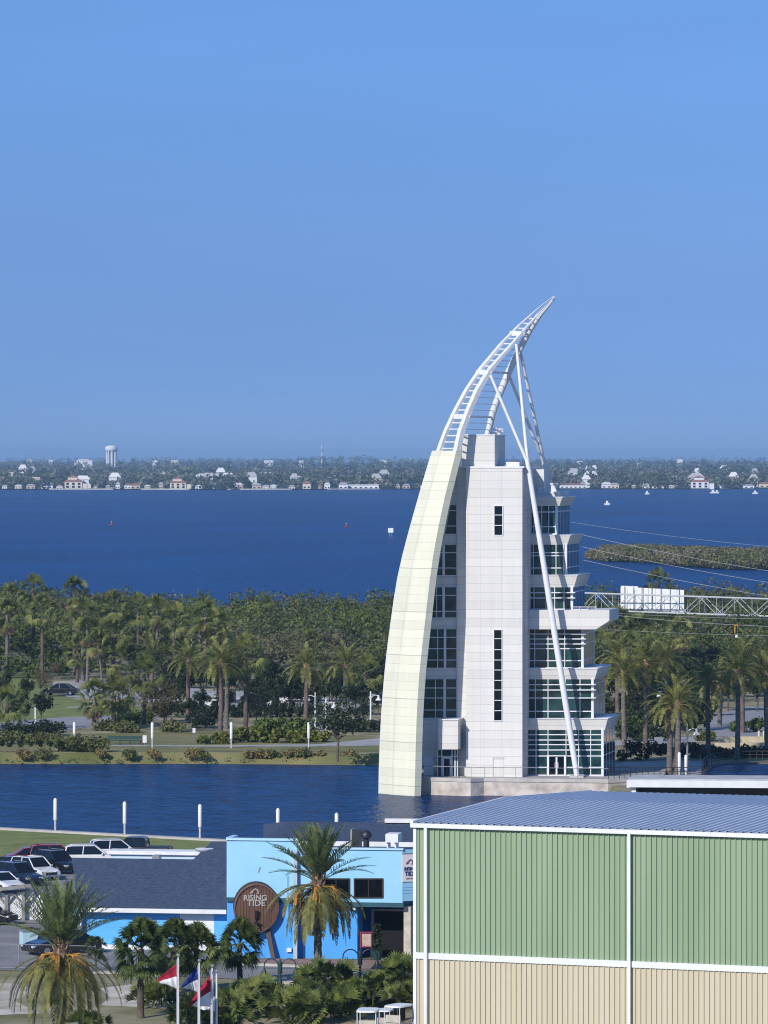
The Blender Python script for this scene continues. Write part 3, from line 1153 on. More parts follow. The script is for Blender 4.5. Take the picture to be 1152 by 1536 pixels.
def fan_leaf(Q, base, az, e0, pet, rad, ns, rng, spread=2.3, droop=0.5, w=0.05):
    d = np.array([math.cos(e0) * math.cos(az), math.cos(e0) * math.sin(az), math.sin(e0)])
    side = np.array([-math.sin(az), math.cos(az), 0.0])
    b0 = np.array(base, float)
    hub = b0 + d * pet + np.array([0, 0, -0.06 * pet])
    Q.append([b0 - side * 0.025, b0 + side * 0.025, hub + side * 0.02, hub - side * 0.02])
    upv = np.cross(side, d)
    upv = nrm(upv if upv[2] > 0 else -upv)
    ro = rng.normal() * 0.75
    side, upv = side * math.cos(ro) + upv * math.sin(ro), upv * math.cos(ro) - side * math.sin(ro)
    for k in range(ns):
        a = -spread / 2 + spread * (k + 0.3 * rng.random()) / (ns - 1)
        dd = nrm(d * math.cos(a) + side * math.sin(a) + upv * 0.12 * math.cos(a * 2))
        r_ = rad * (0.72 + 0.28 * math.cos(a * 0.6)) * (0.9 + 0.2 * rng.random())
        wv = nrm(np.cross(dd, upv)) * w
        m_ = hub + dd * r_ * 0.6
        tip = hub + dd * r_ + np.array([0, 0, -droop * r_ * (0.3 + 0.3 * rng.random())])
        Q.append([hub - wv * 0.3, hub + wv * 0.3, m_ + wv, m_ - wv])
        Q.append([m_ - wv, m_ + wv, tip + wv * 0.12, tip - wv * 0.12])


def leaf_cloud(centers, radii, per, size, rng, flat=0.8, shell=0.55):
    """many leaf-sized faces spread through clumps"""
    centers = np.asarray(centers, float)
    radii = np.asarray(radii, float)
    n = len(centers) * per
    c = np.repeat(centers, per, axis=0)
    r = np.repeat(radii, per)
    d = rng.normal(size=(n, 3))
    d /= np.linalg.norm(d, axis=1)[:, None]
    rr = r * (shell + (1 - shell) * rng.random(n) ** 0.6)
    p = c + d * rr[:, None] * np.array([1, 1, flat])
    a = rng.normal(size=(n, 3))
    a[:, 2] *= 0.7
    a /= np.linalg.norm(a, axis=1)[:, None]
    b_ = np.cross(a, d + 0.5 * rng.normal(size=(n, 3)))
    b_ /= np.maximum(1e-6, np.linalg.norm(b_, axis=1))[:, None]
    s = size * (0.6 + 0.8 * rng.random(n))[:, None]
    a *= s
    b_ *= s * 0.62
    return np.stack([p - a - b_ * 0.4, p + b_, p + a + b_ * 0.3, p - b_], axis=1)


def trunk_mb(h, r0, r1, lean=(0, 0), rings=7, wob=0.05, rng=random, n=9, base=-0.3):
    b = MB()
    ps, rs = [], []
    for k in range(rings + 1):
        t = k / rings
        ps.append((lean[0] * t ** 1.4 + wob * math.sin(3 * t + lean[1]), lean[1] * t ** 1.4 + wob * math.cos(4 * t), base + (h - base) * t))
        rs.append((r0 + (r1 - r0) * t) * (1.25 if k == 0 else 1) * (1 + 0.06 * (-1) ** k))
    b.tube(ps, rs, n)
    return b


def make_date(h, L, n, seed, leaf=lf_date, bark=bark_palm, r=0.24, nl=26, label=None, style='globe', group=None):
    rng = np.random.default_rng(seed)
    t = thing('date_palm', label, 'palm tree', (0, 0, 0), group)
    trunk_mb(h, r * 1.1, r * 0.95).build('trunk', bark, t, True)
    b = MB()
    b.lathe([(r * 0.95, h - 0.5), (r * 1.5, h - 0.1), (r * 1.35, h + 0.25), (r * 0.6, h + 0.5)], (0, 0, 0), 10)
    b.build('boots', boot_m, t, True)
    Q = []
    ga = 2.39996
    for i in range(n):
        k = (i + 0.5) / n
        az = i * ga + rng.normal() * 0.15
        e0 = R(82 - 108 * k ** 0.9) + rng.normal() * 0.08
        frond(Q, (0.12 * math.cos(az), 0.12 * math.sin(az), h + 0.25 - 0.3 * k), az, e0, L * (0.86 + 0.2 * rng.random()), R(48 + 30 * math.sin(k * 3)), nl, 0.50, 0.030, rng, 0.12)
    quads_obj('crown', Q, leaf, t)
    return t


def make_date_near(h, L, nup, nmid, nhang, seed, label):
    """date palm with a sheaf of young fronds, fruit stalks and a skirt of old hanging fronds"""
    rng = np.random.default_rng(seed)
    t = thing('date_palm', label, 'palm tree')
    trunk_mb(h - 0.2, 0.24, 0.21, rings=22, wob=0.02).build('trunk', bark_palm, t, True)
    b = MB()
    b.lathe([(0.2, h - 1.1), (0.3, h - 0.5), (0.36, h - 0.1), (0.3, h + 0.25), (0.14, h + 0.55)], (0, 0, 0), 12)
    for k in range(26):
        az = k * 2.4
        z = h - 0.75 + 0.05 * k
        p = Vector((0.27 * math.cos(az), 0.27 * math.sin(az), z))
        b.tube([p, p + Vector((0.18 * math.cos(az), 0.18 * math.sin(az), 0.36))], [0.07, 0.035], 5)
    b.build('boots', boot_m, t)
    Q = []
    for i in range(nup):
        k = (i + 0.5) / nup
        az = i * 2.39996
        frond(Q, (0.1 * math.cos(az), 0.1 * math.sin(az), h + 0.3), az, R(88 - 44 * k ** 0.9) + rng.normal() * 0.06, L * (0.82 + 0.2 * rng.random()), R(10 + 24 * rng.random()), 30, 0.48, 0.026, rng, 0.05, 0.2, 0.03)
    for i in range(nmid):
        az = i * 2 * math.pi / nmid + 0.25 + rng.normal() * 0.25
        frond(Q, (0.15 * math.cos(az), 0.15 * math.sin(az), h + 0.15), az, R(26 + 22 * rng.random()), L * (0.86 + 0.15 * rng.random()), R(28 + 20 * rng.random()), 32, 0.46, 0.026, rng, 0.1, 0.22, 0.03)
    quads_obj('crown', Q, lf_date_up, t)
    Q = []
    for i in range(nhang):
        az = i * 2.39996 + rng.normal() * 0.1
        k = i / nhang
        frond(Q, (0.2 * math.cos(az), 0.2 * math.sin(az), h - 0.05 - 0.25 * k), az, R(2 - 46 * k) + rng.normal() * 0.14, L * (0.85 + 0.22 * rng.random()), R(66 + 14 * rng.random()), 32, 0.48, 0.027, rng, 0.35, 0.22, 0.035)
    quads_obj('hanging_fronds', Q, lf_date_old, t)
    for i in range(6):
        az = i * 1.05 + 0.4
        b = MB()
        for j in range(13):
            a2 = az + rng.normal() * 0.16
            l_ = 0.75 + 0.5 * rng.random()
            p0 = Vector((0.22 * math.cos(az), 0.22 * math.sin(az), h - 0.1))
            p1 = p0 + Vector((0.75 * math.cos(a2), 0.75 * math.sin(a2), 0.0))
            p2 = p1 + Vector((0.4 * math.cos(a2), 0.4 * math.sin(a2), -0.55 * l_))
            p3 = p2 + Vector((0.03, 0, -0.6 * l_))
            b.tube([p0, p1, p2, p3], [0.018, 0.02, 0.026, 0.03], 4)
        b.build('fruit_stalk', fruit_m, t)
    return t


def make_fan(h, rad, n, seed, leaf=lf_fan, bark=bark_dark, r=0.19, pet=0.85, fl=0.75, label=None, group=None, lean=(0, 0), skirt=0, name='fan_palm', ns=15, w=0.042):
    rng = np.random.default_rng(seed)
    t = thing(name, label, 'palm tree', (0, 0, 0), group)
    trunk_mb(h, r * 1.15, r * 0.95, lean).build('trunk', bark, t, True)
    Q = []
    top = (lean[0], lean[1], h)
    for i in range(n):
        k = (i + 0.5) / n
        az = i * 2.39996
        e0 = R(85 - 135 * k) + rng.normal() * 0.12
        fan_leaf(Q, (top[0], top[1], h + 0.25 - 0.5 * k), az, e0, pet * (0.8 + 0.35 * rng.random()) * rad, fl * rad, ns, rng, 2.4, 0.35 + 0.5 * k, w)
    quads_obj('crown', Q, leaf, t)
    if skirt:
        Q = []
        for i in range(skirt):
            az = i * 2.39996
            fan_leaf(Q, (top[0], top[1], h - 0.3), az, R(-62 - 18 * rng.random()), 0.7 * rad, 0.7 * rad, 11, rng, 1.4, 0.5, 0.05)
        quads_obj('dead_fronds', Q, boot_m, t)
    return t


def make_tree(h, cr, seed, leaf=lf_oak, bark=bark_dark, nc=26, per=46, size=0.22, ch=None, label=None, group=None, shell=0.25, limbs=7, r=0.16, name='broadleaf_tree', cat='tree', low=0.35):
    rng = np.random.default_rng(seed)
    t = thing(name, label, cat, (0, 0, 0), group)
    ch = ch or cr * 0.8
    b = trunk_mb(h * low + 0.4, r, r * 0.8, (0.1, 0.05), 4, 0.04)
    cs, rs = [], []
    for i in range(nc):
        d = rng.normal(size=3)
        d /= np.linalg.norm(d)
        q = rng.random() ** 0.5
        if d[2] < 0:
            d[2] *= 0.55
        cs.append([d[0] * cr * q * 0.85, d[1] * cr * q * 0.85, h - ch + d[2] * ch * q * 0.9])
        rs.append(cr * (0.22 + 0.17 * rng.random()))
    for i in range(min(limbs, nc)):
        e = Vector(cs[i])
        s = Vector((0.05, 0.02, h * low + 0.2 * (i % 3) - 0.3))
        b.tube([s, s.lerp(e, 0.5) + Vector((0, 0, -0.1 * cr)), e], [r * 0.55, r * 0.32, r * 0.1], 6)
    b.build('trunk', bark, t, True)
    quads_obj('crown', leaf_cloud(cs, rs, per, size, rng, 0.8, shell), leaf, t)
    return t


def make_shrub(rad, h, seed, leaf, nc=9, per=60, size=0.14, label=None, cat='shrub', name='shrub', group=None):
    rng = np.random.default_rng(seed)
    cs = [[max(-1.3, min(1.3, rng.normal())) * rad * 0.36, max(-1.3, min(1.3, rng.normal())) * rad * 0.36, h * (0.3 + 0.4 * rng.random())] for _ in range(nc)]
    rs = [rad * (0.35 + 0.25 * rng.random()) for _ in range(nc)]
    return tag(quads_obj(name, leaf_cloud(cs, rs, per, size, rng, 0.85, 0.35), leaf), label, cat, group)


def put(o, p, rz=0.0, s=1.0, sz=None, z=None):
    o.location = (p[0], p[1], p[2] if z is None else z)
    o.rotation_euler = (0, 0, rz)
    o.scale = (s, s, sz or s)
    return o


PROTO = {}


def place(kind, p, label, rz=None, s=1.0, sz=None, group=None, nocopy=False):
    mk = PROTO[kind]
    if callable(mk):
        mk = mk()
        PROTO[kind] = mk
        o = mk
    else:
        o = copy_tree(mk)
    o['label'] = label
    if group:
        o['group'] = group
    elif 'group' in o:
        del o['group']
    return put(o, p, random.uniform(0, 6.28) if rz is None else rz, s, sz)


def at_crown(px, cy, gy, hproto, extra=0.0):
    """ground point below a crown seen at (px, cy) whose trunk meets the land at row gy, and the scale for a proto of height hproto"""
    p = G(px, gy)
    s = FPX / p.y
    return p, ((gy - cy) / s) / hproto


PROTO.update({
    'date_a': lambda: make_date(6.0, 3.4, 46, 11, label='x'),
    'date_b': lambda: make_date(6.0, 3.2, 40, 12, label='x', bark=bark_red),
    'fan_a': lambda: make_fan(6.0, 1.35, 40, 21, label='x'),
    'fan_b': lambda: make_fan(6.0, 1.25, 34, 22, label='x', skirt=14, bark=bark_palm),
    'sabal_a': lambda: make_fan(3.6, 1.08, 64, 23, leaf=lf_palmetto, label='x', r=0.17, ns=15, w=0.05),
    'oak_a': lambda: make_tree(7.0, 3.6, 31, label='x', nc=30, per=60, size=0.24),
    'oak_b': lambda: make_tree(7.0, 3.2, 32, label='x', nc=24, per=60, size=0.26),
    'bare_a': lambda: make_tree(5.0, 2.6, 33, leaf=lf_bare, label='x', nc=26, per=34, size=0.12, limbs=14, r=0.10),
    'small_a': lambda: make_tree(5.0, 2.5, 34, leaf=lf_oak, label='x', nc=34, per=42, size=0.13, limbs=12, r=0.10, low=0.32),
    'sapling_a': lambda: make_fan(2.6, 0.8, 20, 27, leaf=lf_palmetto, label='x', r=0.09, ns=12, skirt=0),
})

# --- mangrove wood between the park and the lagoon: reads as one mass
rng = np.random.default_rng(5)
cs, rs = [], []
for Y0 in np.arange(690, 866, 7.5):
    half = 0.082 * Y0 + 26
    for X in np.arange(-half, half, 5.2):
        x = X + rng.normal() * 2.0
        y = Y0 + rng.normal() * 2.6
        edge_ = (Y0 > 850)
        h = 7.6 + 1.1 * math.sin(x * 0.11 + y * 0.07) + 0.9 * math.sin(x * 0.043 - 1.3) + rng.normal() * 0.8
        r_ = 2.3 + rng.random() * 1.7
        if x > 14 and y < 782:
            h *= 0.74
        for q in range(7):
            cs.append([x + max(-1.6, min(1.6, rng.normal())) * r_ * 0.65, y + max(-1.6, min(1.6, rng.normal())) * r_ * 0.65, LZ + h * (0.55 + 0.36 * rng.random()) - r_ * 0.25])
            rs.append(r_ * (0.36 + 0.22 * rng.random()))
tag(quads_obj('mangrove_wood', leaf_cloud(cs, rs, 46, 0.235, rng, 0.8, 0.3), lf_mangrove), 'dense mangrove wood stretching along the lagoon behind the park', 'wood', kind='stuff')

# rows of broad leaved shrubs, clipped, in front of it
hl = ['long dark hedge of glossy shrubs at the foot of the mangrove wood', 'upper of two long rows of glossy shrubs left of the tower',
      'lower of two long rows of glossy shrubs left of the tower', 'dark hedge of glossy shrubs behind the palms right of the tower']
for (xa, xb, gy, h), lb in zip(((-120, 150, 1018, 3.4), (390, 660, 978, 2.6), (380, 660, 1000, 3.0), (860, 1260, 1010, 3.0)), hl):
    a, c = G(xa, gy), G(xb, gy)
    n = int((c - a).length / 1.1)
    cs, rs = [], []
    for k in range(n):
        p = a.lerp(c, k / n)
        for q in range(4):
            cs.append([p.x + rng.normal() * 0.6, p.y + rng.normal() * 0.8, LZ + h * (0.25 + 0.6 * rng.random())])
            rs.append(0.65 + 0.4 * rng.random())
    tag(quads_obj('hedge', leaf_cloud(cs, rs, 26, 0.27, rng, 0.9, 0.5), lf_grape, org=a.lerp(c, 0.5)), lb, 'hedge')

# dark belt of oaks
belt = 'dark broadleaf tree in the shady belt at the foot of the mangrove wood'
k = 0
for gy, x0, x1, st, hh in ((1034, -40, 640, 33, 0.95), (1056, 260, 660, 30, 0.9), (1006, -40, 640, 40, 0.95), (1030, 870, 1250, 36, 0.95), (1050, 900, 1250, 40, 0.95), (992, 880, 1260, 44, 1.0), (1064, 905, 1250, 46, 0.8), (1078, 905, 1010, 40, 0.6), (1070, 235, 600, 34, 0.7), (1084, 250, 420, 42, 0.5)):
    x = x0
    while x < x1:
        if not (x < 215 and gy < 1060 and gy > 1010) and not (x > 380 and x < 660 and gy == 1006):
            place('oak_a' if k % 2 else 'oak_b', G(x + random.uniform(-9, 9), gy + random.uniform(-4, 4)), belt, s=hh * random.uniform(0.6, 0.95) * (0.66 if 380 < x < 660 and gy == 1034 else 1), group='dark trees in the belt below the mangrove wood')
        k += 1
        x += st

# single palms and trees of the park, read off the photograph: kind, column, crown row, ground row, label
PALMS = [
    ('fan_a', 50, 884, 1012, 'tallest fan palm at the back left, its crown standing against the lagoon'),
    ('fan_b', 112, 889, 1014, 'fan palm whose crown just tops the mangrove wood right of the tallest one'),
    ('fan_a', 17, 898, 1014, 'fan palm at the left edge of the photo, level with the top of the wood'),
    ('fan_b', 10, 922, 1018, 'lower fan palm at the left edge of the photo with a wide crown'),
    ('fan_a', 64, 916, 1020, 'fan palm directly below the tallest back left palm'),
    ('fan_b', 124, 918, 1022, 'fan palm with a full crown left of the pair of slender trunks'),
    ('fan_a', 170, 908, 1012, 'fan palm behind the grove with a thin grey trunk, third crown right of the tallest'),
    ('fan_a', 207, 914, 1012, 'fan palm behind the big bushy date palm, dark round crown'),
    ('fan_b', 236, 916, 1016, 'fan palm behind the big bushy date palm, paler tilted crown'),
    ('fan_a', 262, 930, 1018, 'fan palm left of the small white signboard in the wood'),
    ('fan_b', 308, 922, 1030, 'fan palm with brown dead fronds right of the small white signboard'),
    ('fan_a', 328, 940, 1030, 'fan palm leaning over the date palm cluster beside the signboard'),
    ('fan_b', 131, 945, 1025, 'straight slender fan palm, left of a pair with bare trunks'),
    ('fan_a', 170, 950, 1024, 'fan palm with a dark crown just right of the slender pair'),
    ('fan_a', 116, 976, 1024, 'stocky dark fan palm beside the leafless tan tree'),
    ('fan_b', 171, 988, 1024, 'short fan palm right of the leaning slender trunk'),
    ('date_a', 228, 985, 1026, 'big bushy date palm with the widest feathery crown left of the tower'),
    ('date_b', 282, 992, 1080, 'date palm with arching pale fronds and a thin trunk by the deciduous tree'),
    ('date_b', 331, 995, 1098, 'date palm with a ruddy trunk beside the tall white pole, left of two'),
    ('date_a', 340, 1000, 1094, 'date palm with a ruddy trunk beside the tall white pole, right of two'),
    ('fan_a', 368, 982, 1094, 'slender fan palm with a very thin trunk right of the ruddy date palms'),
    ('date_b', 459, 1000, 1096, 'date palm with a straight thin trunk next to the white lamp post'),
    ('date_a', 518, 1000, 1058, 'date palm with a thick pale trunk nearest the cream sail'),
    ('fan_a', 548, 1008, 1062, 'small dark fan palm against the left edge of the cream sail'),
    ('fan_a', 465, 968, 1010, 'fan palm among the hedge rows above the thin trunked date palm'),
    ('fan_a', 300, 966, 1030, 'fan palm standing among the date palms below the signboard'),
    ('fan_a', 216, 1010, 1088, 'dark fan palm with a leaning trunk in front of the bushy date palm'),
    ('fan_b', 141, 1046, 1096, 'short thick trunked fan palm at the end of the road bed'),
    ('fan_a', 170, 1040, 1092, 'short fan palm with leaning double trunk by the road bed, taller'),
    ('fan_a', 178, 1046, 1092, 'short fan palm with leaning double trunk by the road bed, lower'),
    ('fan_a', 12, 1055, 1103, 'short dark fan palm at the left edge beside the road'),
    # right of the tower
    ('date_b', 926, 985, 1082, 'date palm half hidden behind the stepped glass wing'),
    ('date_a', 936, 1010, 1134, 'shaded date palm nearest the stepped glass wing, black against the plaza'),
    ('date_b', 969, 996, 1130, 'shaded date palm with the highest dark crown, second from the glass wing'),
    ('date_a', 1000, 992, 1100, 'sunlit date palm behind the palm group on the plaza'),
    ('date_b', 1062, 1022, 1138, 'shaded date palm with a dark crown beside the curved boardwalk, left of two'),
    ('date_a', 1106, 1010, 1140, 'shaded date palm with a dark crown beside the curved boardwalk, right of two'),
    ('date_b', 1113, 992, 1100, 'pale date palm behind the dark pair near the right edge'),
    ('date_a', 1150, 1012, 1136, 'dark date palm cut by the right edge of the photo'),
    ('fan_a', 960, 948, 1040, 'fan palm under the road sign gantry, near the glass wing'),
    ('fan_b', 1020, 950, 1036, 'fan palm with a ragged crown right below the white road sign'),
    ('fan_a', 924, 938, 1040, 'fan palm just right of the tower balcony'),
    ('fan_a', 987, 874, 966, 'fan palm whose crown rises above the wood by the white road sign'),
    ('fan_b', 945, 975, 1060, 'fan palm between the glass wing and the shaded palms, olive crown'),
    ('date_a', 1080, 1030, 1090, 'pale date palm between the shaded dark pair near the right edge'),
]
for kind, px, cy, gy, lb in PALMS:
    p, s = at_crown(px, cy, gy, 6.2)
    if kind == 'fan_b' and px == 131:
        o = place(kind, p, lb, s=1.0, sz=s)
    else:
        o = place(kind, p, lb, s=(1.0 if kind.startswith('date') else 1.15) * random.uniform(0.92, 1.08))
    for ch in o.children:      # trunk length by height scale, crown kept in proportion
        pass
    k_ = o.scale[0]
    want = s * 6.2
    for ch in list(o.children):
        if ch.name.startswith('trunk'):
            ch.scale = (1, 1, want / (6.0 * k_) if k_ else 1)
        else:
            ch.location = (0, 0, want / k_ - 6.0) if kind.startswith(('date', 'fan')) else (0, 0, 0)
    o.scale = (k_, k_, k_)
# the leaning slender palm of the pair
t = make_fan(5.6, 1.25, 34, 41, label='leaning slender fan palm, right of a pair with bare trunks', lean=(-0.75, 0.0), skirt=14, bark=bark_palm, r=0.14)
p = G(153, 1025)
put(t, p, 0, 1.0)
# the group of palms with several trunks, in full sun on the plaza
for i, (px, gy, cy, lb) in enumerate(((1004, 1164, 1062, 'sunlit date palm on the plaza, left trunk of the bright clump by the white poles'), (1017, 1166, 1058, 'sunlit date palm on the plaza, right trunk of the bright clump by the white poles'), (1010, 1160, 1050, 'sunlit date palm on the plaza, middle trunk of the bright clump by the white poles'))):
    t = make_date(6.2, 3.1, 40, 51 + i, label=lb, r=0.27)
    p = G(px, gy)
    s = (gy - cy) / (FPX / p.y) / 6.2
    put(t, p, i * 2.0, 1.0, s)

TREES = [
    ('bare_a', 85, 990, 1020, 5, 1.0, 'leafless tan tree in front of the hedge by the parked dark car'),
    ('bare_a', 245, 1018, 1098, 5, 1.25, 'grey leafless looking tree below the bushy date palm'),
    ('bare_a', 385, 1040, 1090, 5, 1.1, 'thin twiggy tree in front of the white buildings'),
    ('small_a', 506, 1042, 1137, 5, 0.95, 'small sparse tree standing alone on the grass bank by the basin'),
    ('small_a', 545, 1042, 1096, 5, 1.05, 'sparse tree beside the lamp post close to the cream sail'),
    ('oak_a', 28, 1030, 1098, 7, 0.62, 'dark oak by the road at the left edge, left of two'),
    ('oak_b', 62, 1030, 1094, 7, 0.62, 'dark oak by the road at the left edge, right of two'),
    ('oak_a', 4, 1004, 1064, 7, 0.62, 'dark tree at the left edge beyond the park road'),
    ('oak_b', 38, 1010, 1060, 7, 0.6, 'dark round tree in the lawn left of the parked black car'),
    ('bare_a', 62, 1002, 1046, 5, 1.0, 'brown twiggy tree on the lawn beside the parked black car'),
    ('oak_b', 208, 1012, 1060, 7, 0.6, 'dark tree at the right end of the pale apron below the bushy date palm'),
    ('oak_a', 410, 1010, 1070, 7, 0.8, 'big dark oak before the white buildings'),
]
for kind, px, ty, gy, hp, w_, lb in TREES:
    p = G(px, gy)
    sz = ((gy - ty) / (FPX / p.y)) / hp
    place(kind, p, lb, s=sz * w_ if kind != 'small_a' else sz, sz=sz)

# low planting
shr = [  # px, gy, radius, h, leaf, label
    (100, 1127, 1.5, 1.6, lf_hedge, 'rounded grey green shrub by the far bank, left of three together'),
    (122, 1128, 1.7, 1.7, lf_hedge, 'rounded grey green shrub by the far bank, middle of three together'),
    (146, 1128, 1.5, 1.5, lf_hedge, 'rounded grey green shrub by the far bank, right of three together'),
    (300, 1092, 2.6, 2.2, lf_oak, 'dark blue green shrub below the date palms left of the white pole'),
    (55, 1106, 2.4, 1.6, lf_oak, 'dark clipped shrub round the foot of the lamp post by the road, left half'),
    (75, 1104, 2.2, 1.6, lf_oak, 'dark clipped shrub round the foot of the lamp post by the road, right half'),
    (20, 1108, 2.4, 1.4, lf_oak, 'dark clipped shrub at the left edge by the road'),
    (212, 1085, 2.0, 1.3, lf_grape, 'low green shrub under the leaning palm'),
    (186, 1088, 2.0, 1.3, lf_grape, 'low green shrub beside the double trunked palm'),
    (160, 1096, 1.8, 0.9, lf_hedge, 'low pale shrub in the bed at the end of the road'),
    (190, 1099, 1.8, 0.9, lf_hedge, 'low pale shrub in the bed beside the road, below the palms'),
    (260, 1098, 1.8, 1.0, lf_hedge, 'low pale shrub in the bed under the grey leafless tree'),
    (880, 1124, 2.0, 1.7, lf_oak, 'dark shrub hidden beside the glass wing base'),
    (1108, 1098, 1.2, 1.4, lf_grape, 'round clipped shrub by the cream planter steps, left'),
    (1133, 1098, 1.4, 1.5, lf_grape, 'round clipped shrub by the cream planter steps, right'),
    (1060, 1112, 1.5, 0.9, lf_yellow, 'yellowish shrub at the foot of the shaded palm by the plaza road'),
    (940, 1106, 2.2, 2.8, lf_grape, 'bright green shrub beside the glass wing'),
]
for i, (px, gy, r_, h, lm, lb) in enumerate(shr):
    put(make_shrub(r_, h, 60 + i, lm, label=lb, nc=12, per=90, size=0.15), G(px, gy))
for i, (xa, xb, gy, h, lm, lb, sz_) in enumerate((
        (-30, 92, 1117, 1.5, lf_hedge, 'grey green hedge behind the row of little dark standards by the far bank', 0.16),
        (300, 345, 1116, 1.1, lf_yellow, 'yellow green leafy border left of the tall white pole on the grass bank', 0.22),
        (350, 460, 1114, 1.7, lf_yellow, 'yellow green leafy border between the two tall white poles', 0.26),
        (464, 490, 1113, 1.2, lf_yellow, 'yellow green leafy border right of the two tall white poles', 0.24),
        (380, 470, 1104, 2.1, lf_grape, 'blue green agave like bed behind the yellow border', 0.3),
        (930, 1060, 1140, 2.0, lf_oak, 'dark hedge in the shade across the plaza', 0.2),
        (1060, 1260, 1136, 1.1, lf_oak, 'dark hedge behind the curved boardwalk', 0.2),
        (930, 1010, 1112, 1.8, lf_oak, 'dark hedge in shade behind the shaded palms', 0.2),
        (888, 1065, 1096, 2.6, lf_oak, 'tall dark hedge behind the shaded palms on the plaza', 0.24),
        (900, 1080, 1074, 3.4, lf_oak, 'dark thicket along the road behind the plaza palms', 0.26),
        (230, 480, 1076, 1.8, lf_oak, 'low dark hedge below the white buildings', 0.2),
        (500, 585, 1098, 1.6, lf_oak, 'low dark hedge above the path beside the sail', 0.2))):
    a, c = G(xa, gy), G(xb, gy)
    n = max(4, int((c - a).length / 0.55))
    cs = [[a.x + (c.x - a.x) * (k + rng.random()) / n, a.y + rng.normal() * 0.5, LZ + h * (0.2 + 0.55 * rng.random())] for k in range(n) for _ in range(3)]
    rs = [0.4 + 0.3 * rng.random() for _ in cs]
    tag(quads_obj('hedge', leaf_cloud(cs, rs, 34, sz_, rng, 0.9, 0.4), lm, org=a.lerp(c, 0.5)), lb, 'hedge')
# little dark standards in a row by the far bank
for i in range(9):
    px = -28 + 14.6 * i
    rr = make_shrub(0.42, 1.0, 200 + i, lf_oak, nc=5, per=60, size=0.09, label='small dark ball shaped bush on the kerb by the far bank', name='ball_bush', group='row of ball bushes on the far bank kerb')
    put(rr, G(px, 1128), 0, 1.0, None, LZ + 0.35)
# rough tussocks on the slope of the bank
for i, (px, gy) in enumerate([(195, 1139), (232, 1140), (285, 1141), (305, 1141), (372, 1141), (392, 1140), (410, 1139), (432, 1139), (446, 1140), (462, 1139), (480, 1140), (520, 1141), (60, 1141), (30, 1140), (148, 1142)]):
    put(make_shrub(0.8 + 0.5 * random.random(), 0.9, 300 + i, lf_tuss if i % 3 else lf_hedge, nc=6, per=70, size=0.13, label='rough dry tussock on the slope of the far bank', name='tussock', group='dry tussocks on the far bank'), Vector((G(px, gy, 0.5).x, 513.8, 0.55)))
# waterside weeds along the water line
rng = np.random.default_rng(9)
cs = [[x + rng.normal() * 0.3, 512.6 + rng.random() * 2.5, 0.15 + 0.25 * rng.random()] for x in np.arange(-46, -5, 0.4)]
tag(quads_obj('bank_weeds', leaf_cloud(cs, [0.22 + 0.25 * rng.random() for _ in cs], 10, 0.11, rng, 0.9, 0.3), lf_hedge), 'rough weeds along the water line of the far bank', 'weeds', kind='stuff')

# --- near palms
p = W(92, 1428, 256)
t = make_date_near(p.z - LZ, 4.0, 40, 9, 42, 71, 'large date palm in the left foreground, drooping frond skirt and yellow fruit stalks')
put(t, (p.x, p.y, LZ), 0.9)
p = W(477, 1326, 289)
t = make_date_near(p.z - LZ, 3.6, 38, 11, 42, 72, 'large date palm in front of the blue building with drooping fronds and orange fruit')
put(t, (p.x, p.y, LZ), 2.2)
for px, cy, gy, s, lb in ((212, 1424, 1527, 0.99, 'fan palm with a round crown and bare trunk left of the flags'), (262, 1420, 1490, 0.92, 'dark fan palm behind the flags, left of a touching pair'),
                          (296, 1424, 1488, 0.88, 'dark fan palm behind the flags, right of a touching pair'), (360, 1415, 1476, 0.86, 'fan palm with a dense crown below the round brown barrel sign')):
    p = G(px, gy)
    want = (gy - cy) / (FPX / p.y)
    o = place('sabal_a', p, lb, s=s)
    for ch in o.children:
        if ch.name.startswith('trunk'):
            ch.scale = (1, 1, want / (3.6 * s))
        else:
            ch.location = (0, 0, want / s - 3.6)
p = G(144, 1457)
o = place('sapling_a', p, 'little thin palm with a flat crown beside the wire fence', s=0.62, sz=0.55)
# palmetto clumps along the bottom
pal = [(238, 1512, 1.1, 'palmetto clump around the foot of the leftmost flagpole'), (285, 1540, 1.1, 'palmetto clump between the flagpoles'), (345, 1528, 1.2, 'palmetto clump just right of the flagpoles'), (395, 1520, 1.25, 'palmetto clump in the bottom middle, pale fronds'),
       (440, 1538, 1.3, 'palmetto clump at the bottom edge below the green lamp post'), (490, 1492, 1.3, 'tall palmetto clump under the central date palm'), (505, 1530, 1.25, 'palmetto clump at the bottom edge left of the golf carts'),
       (470, 1520, 1.2, 'palmetto clump between the central palm and the bottom edge'), (560, 1494, 0.95, 'dark palmetto clump below the dark double lamp'), (604, 1484, 1.25, 'palmetto clump against the left edge of the green warehouse'), (612, 1512, 1.0, 'palmetto clump at the warehouse corner beside the golf carts'),
       (530, 1500, 0.8, 'small palmetto clump left of the dark fence'), (330, 1548, 1.1, 'palmetto clump at the bottom edge by the rightmost flag'), (130, 1556, 0.9, 'palmetto clump at the bottom edge beside the left date palm'), (545, 1512, 0.8, 'low palmetto clump behind the nearest golf cart')]
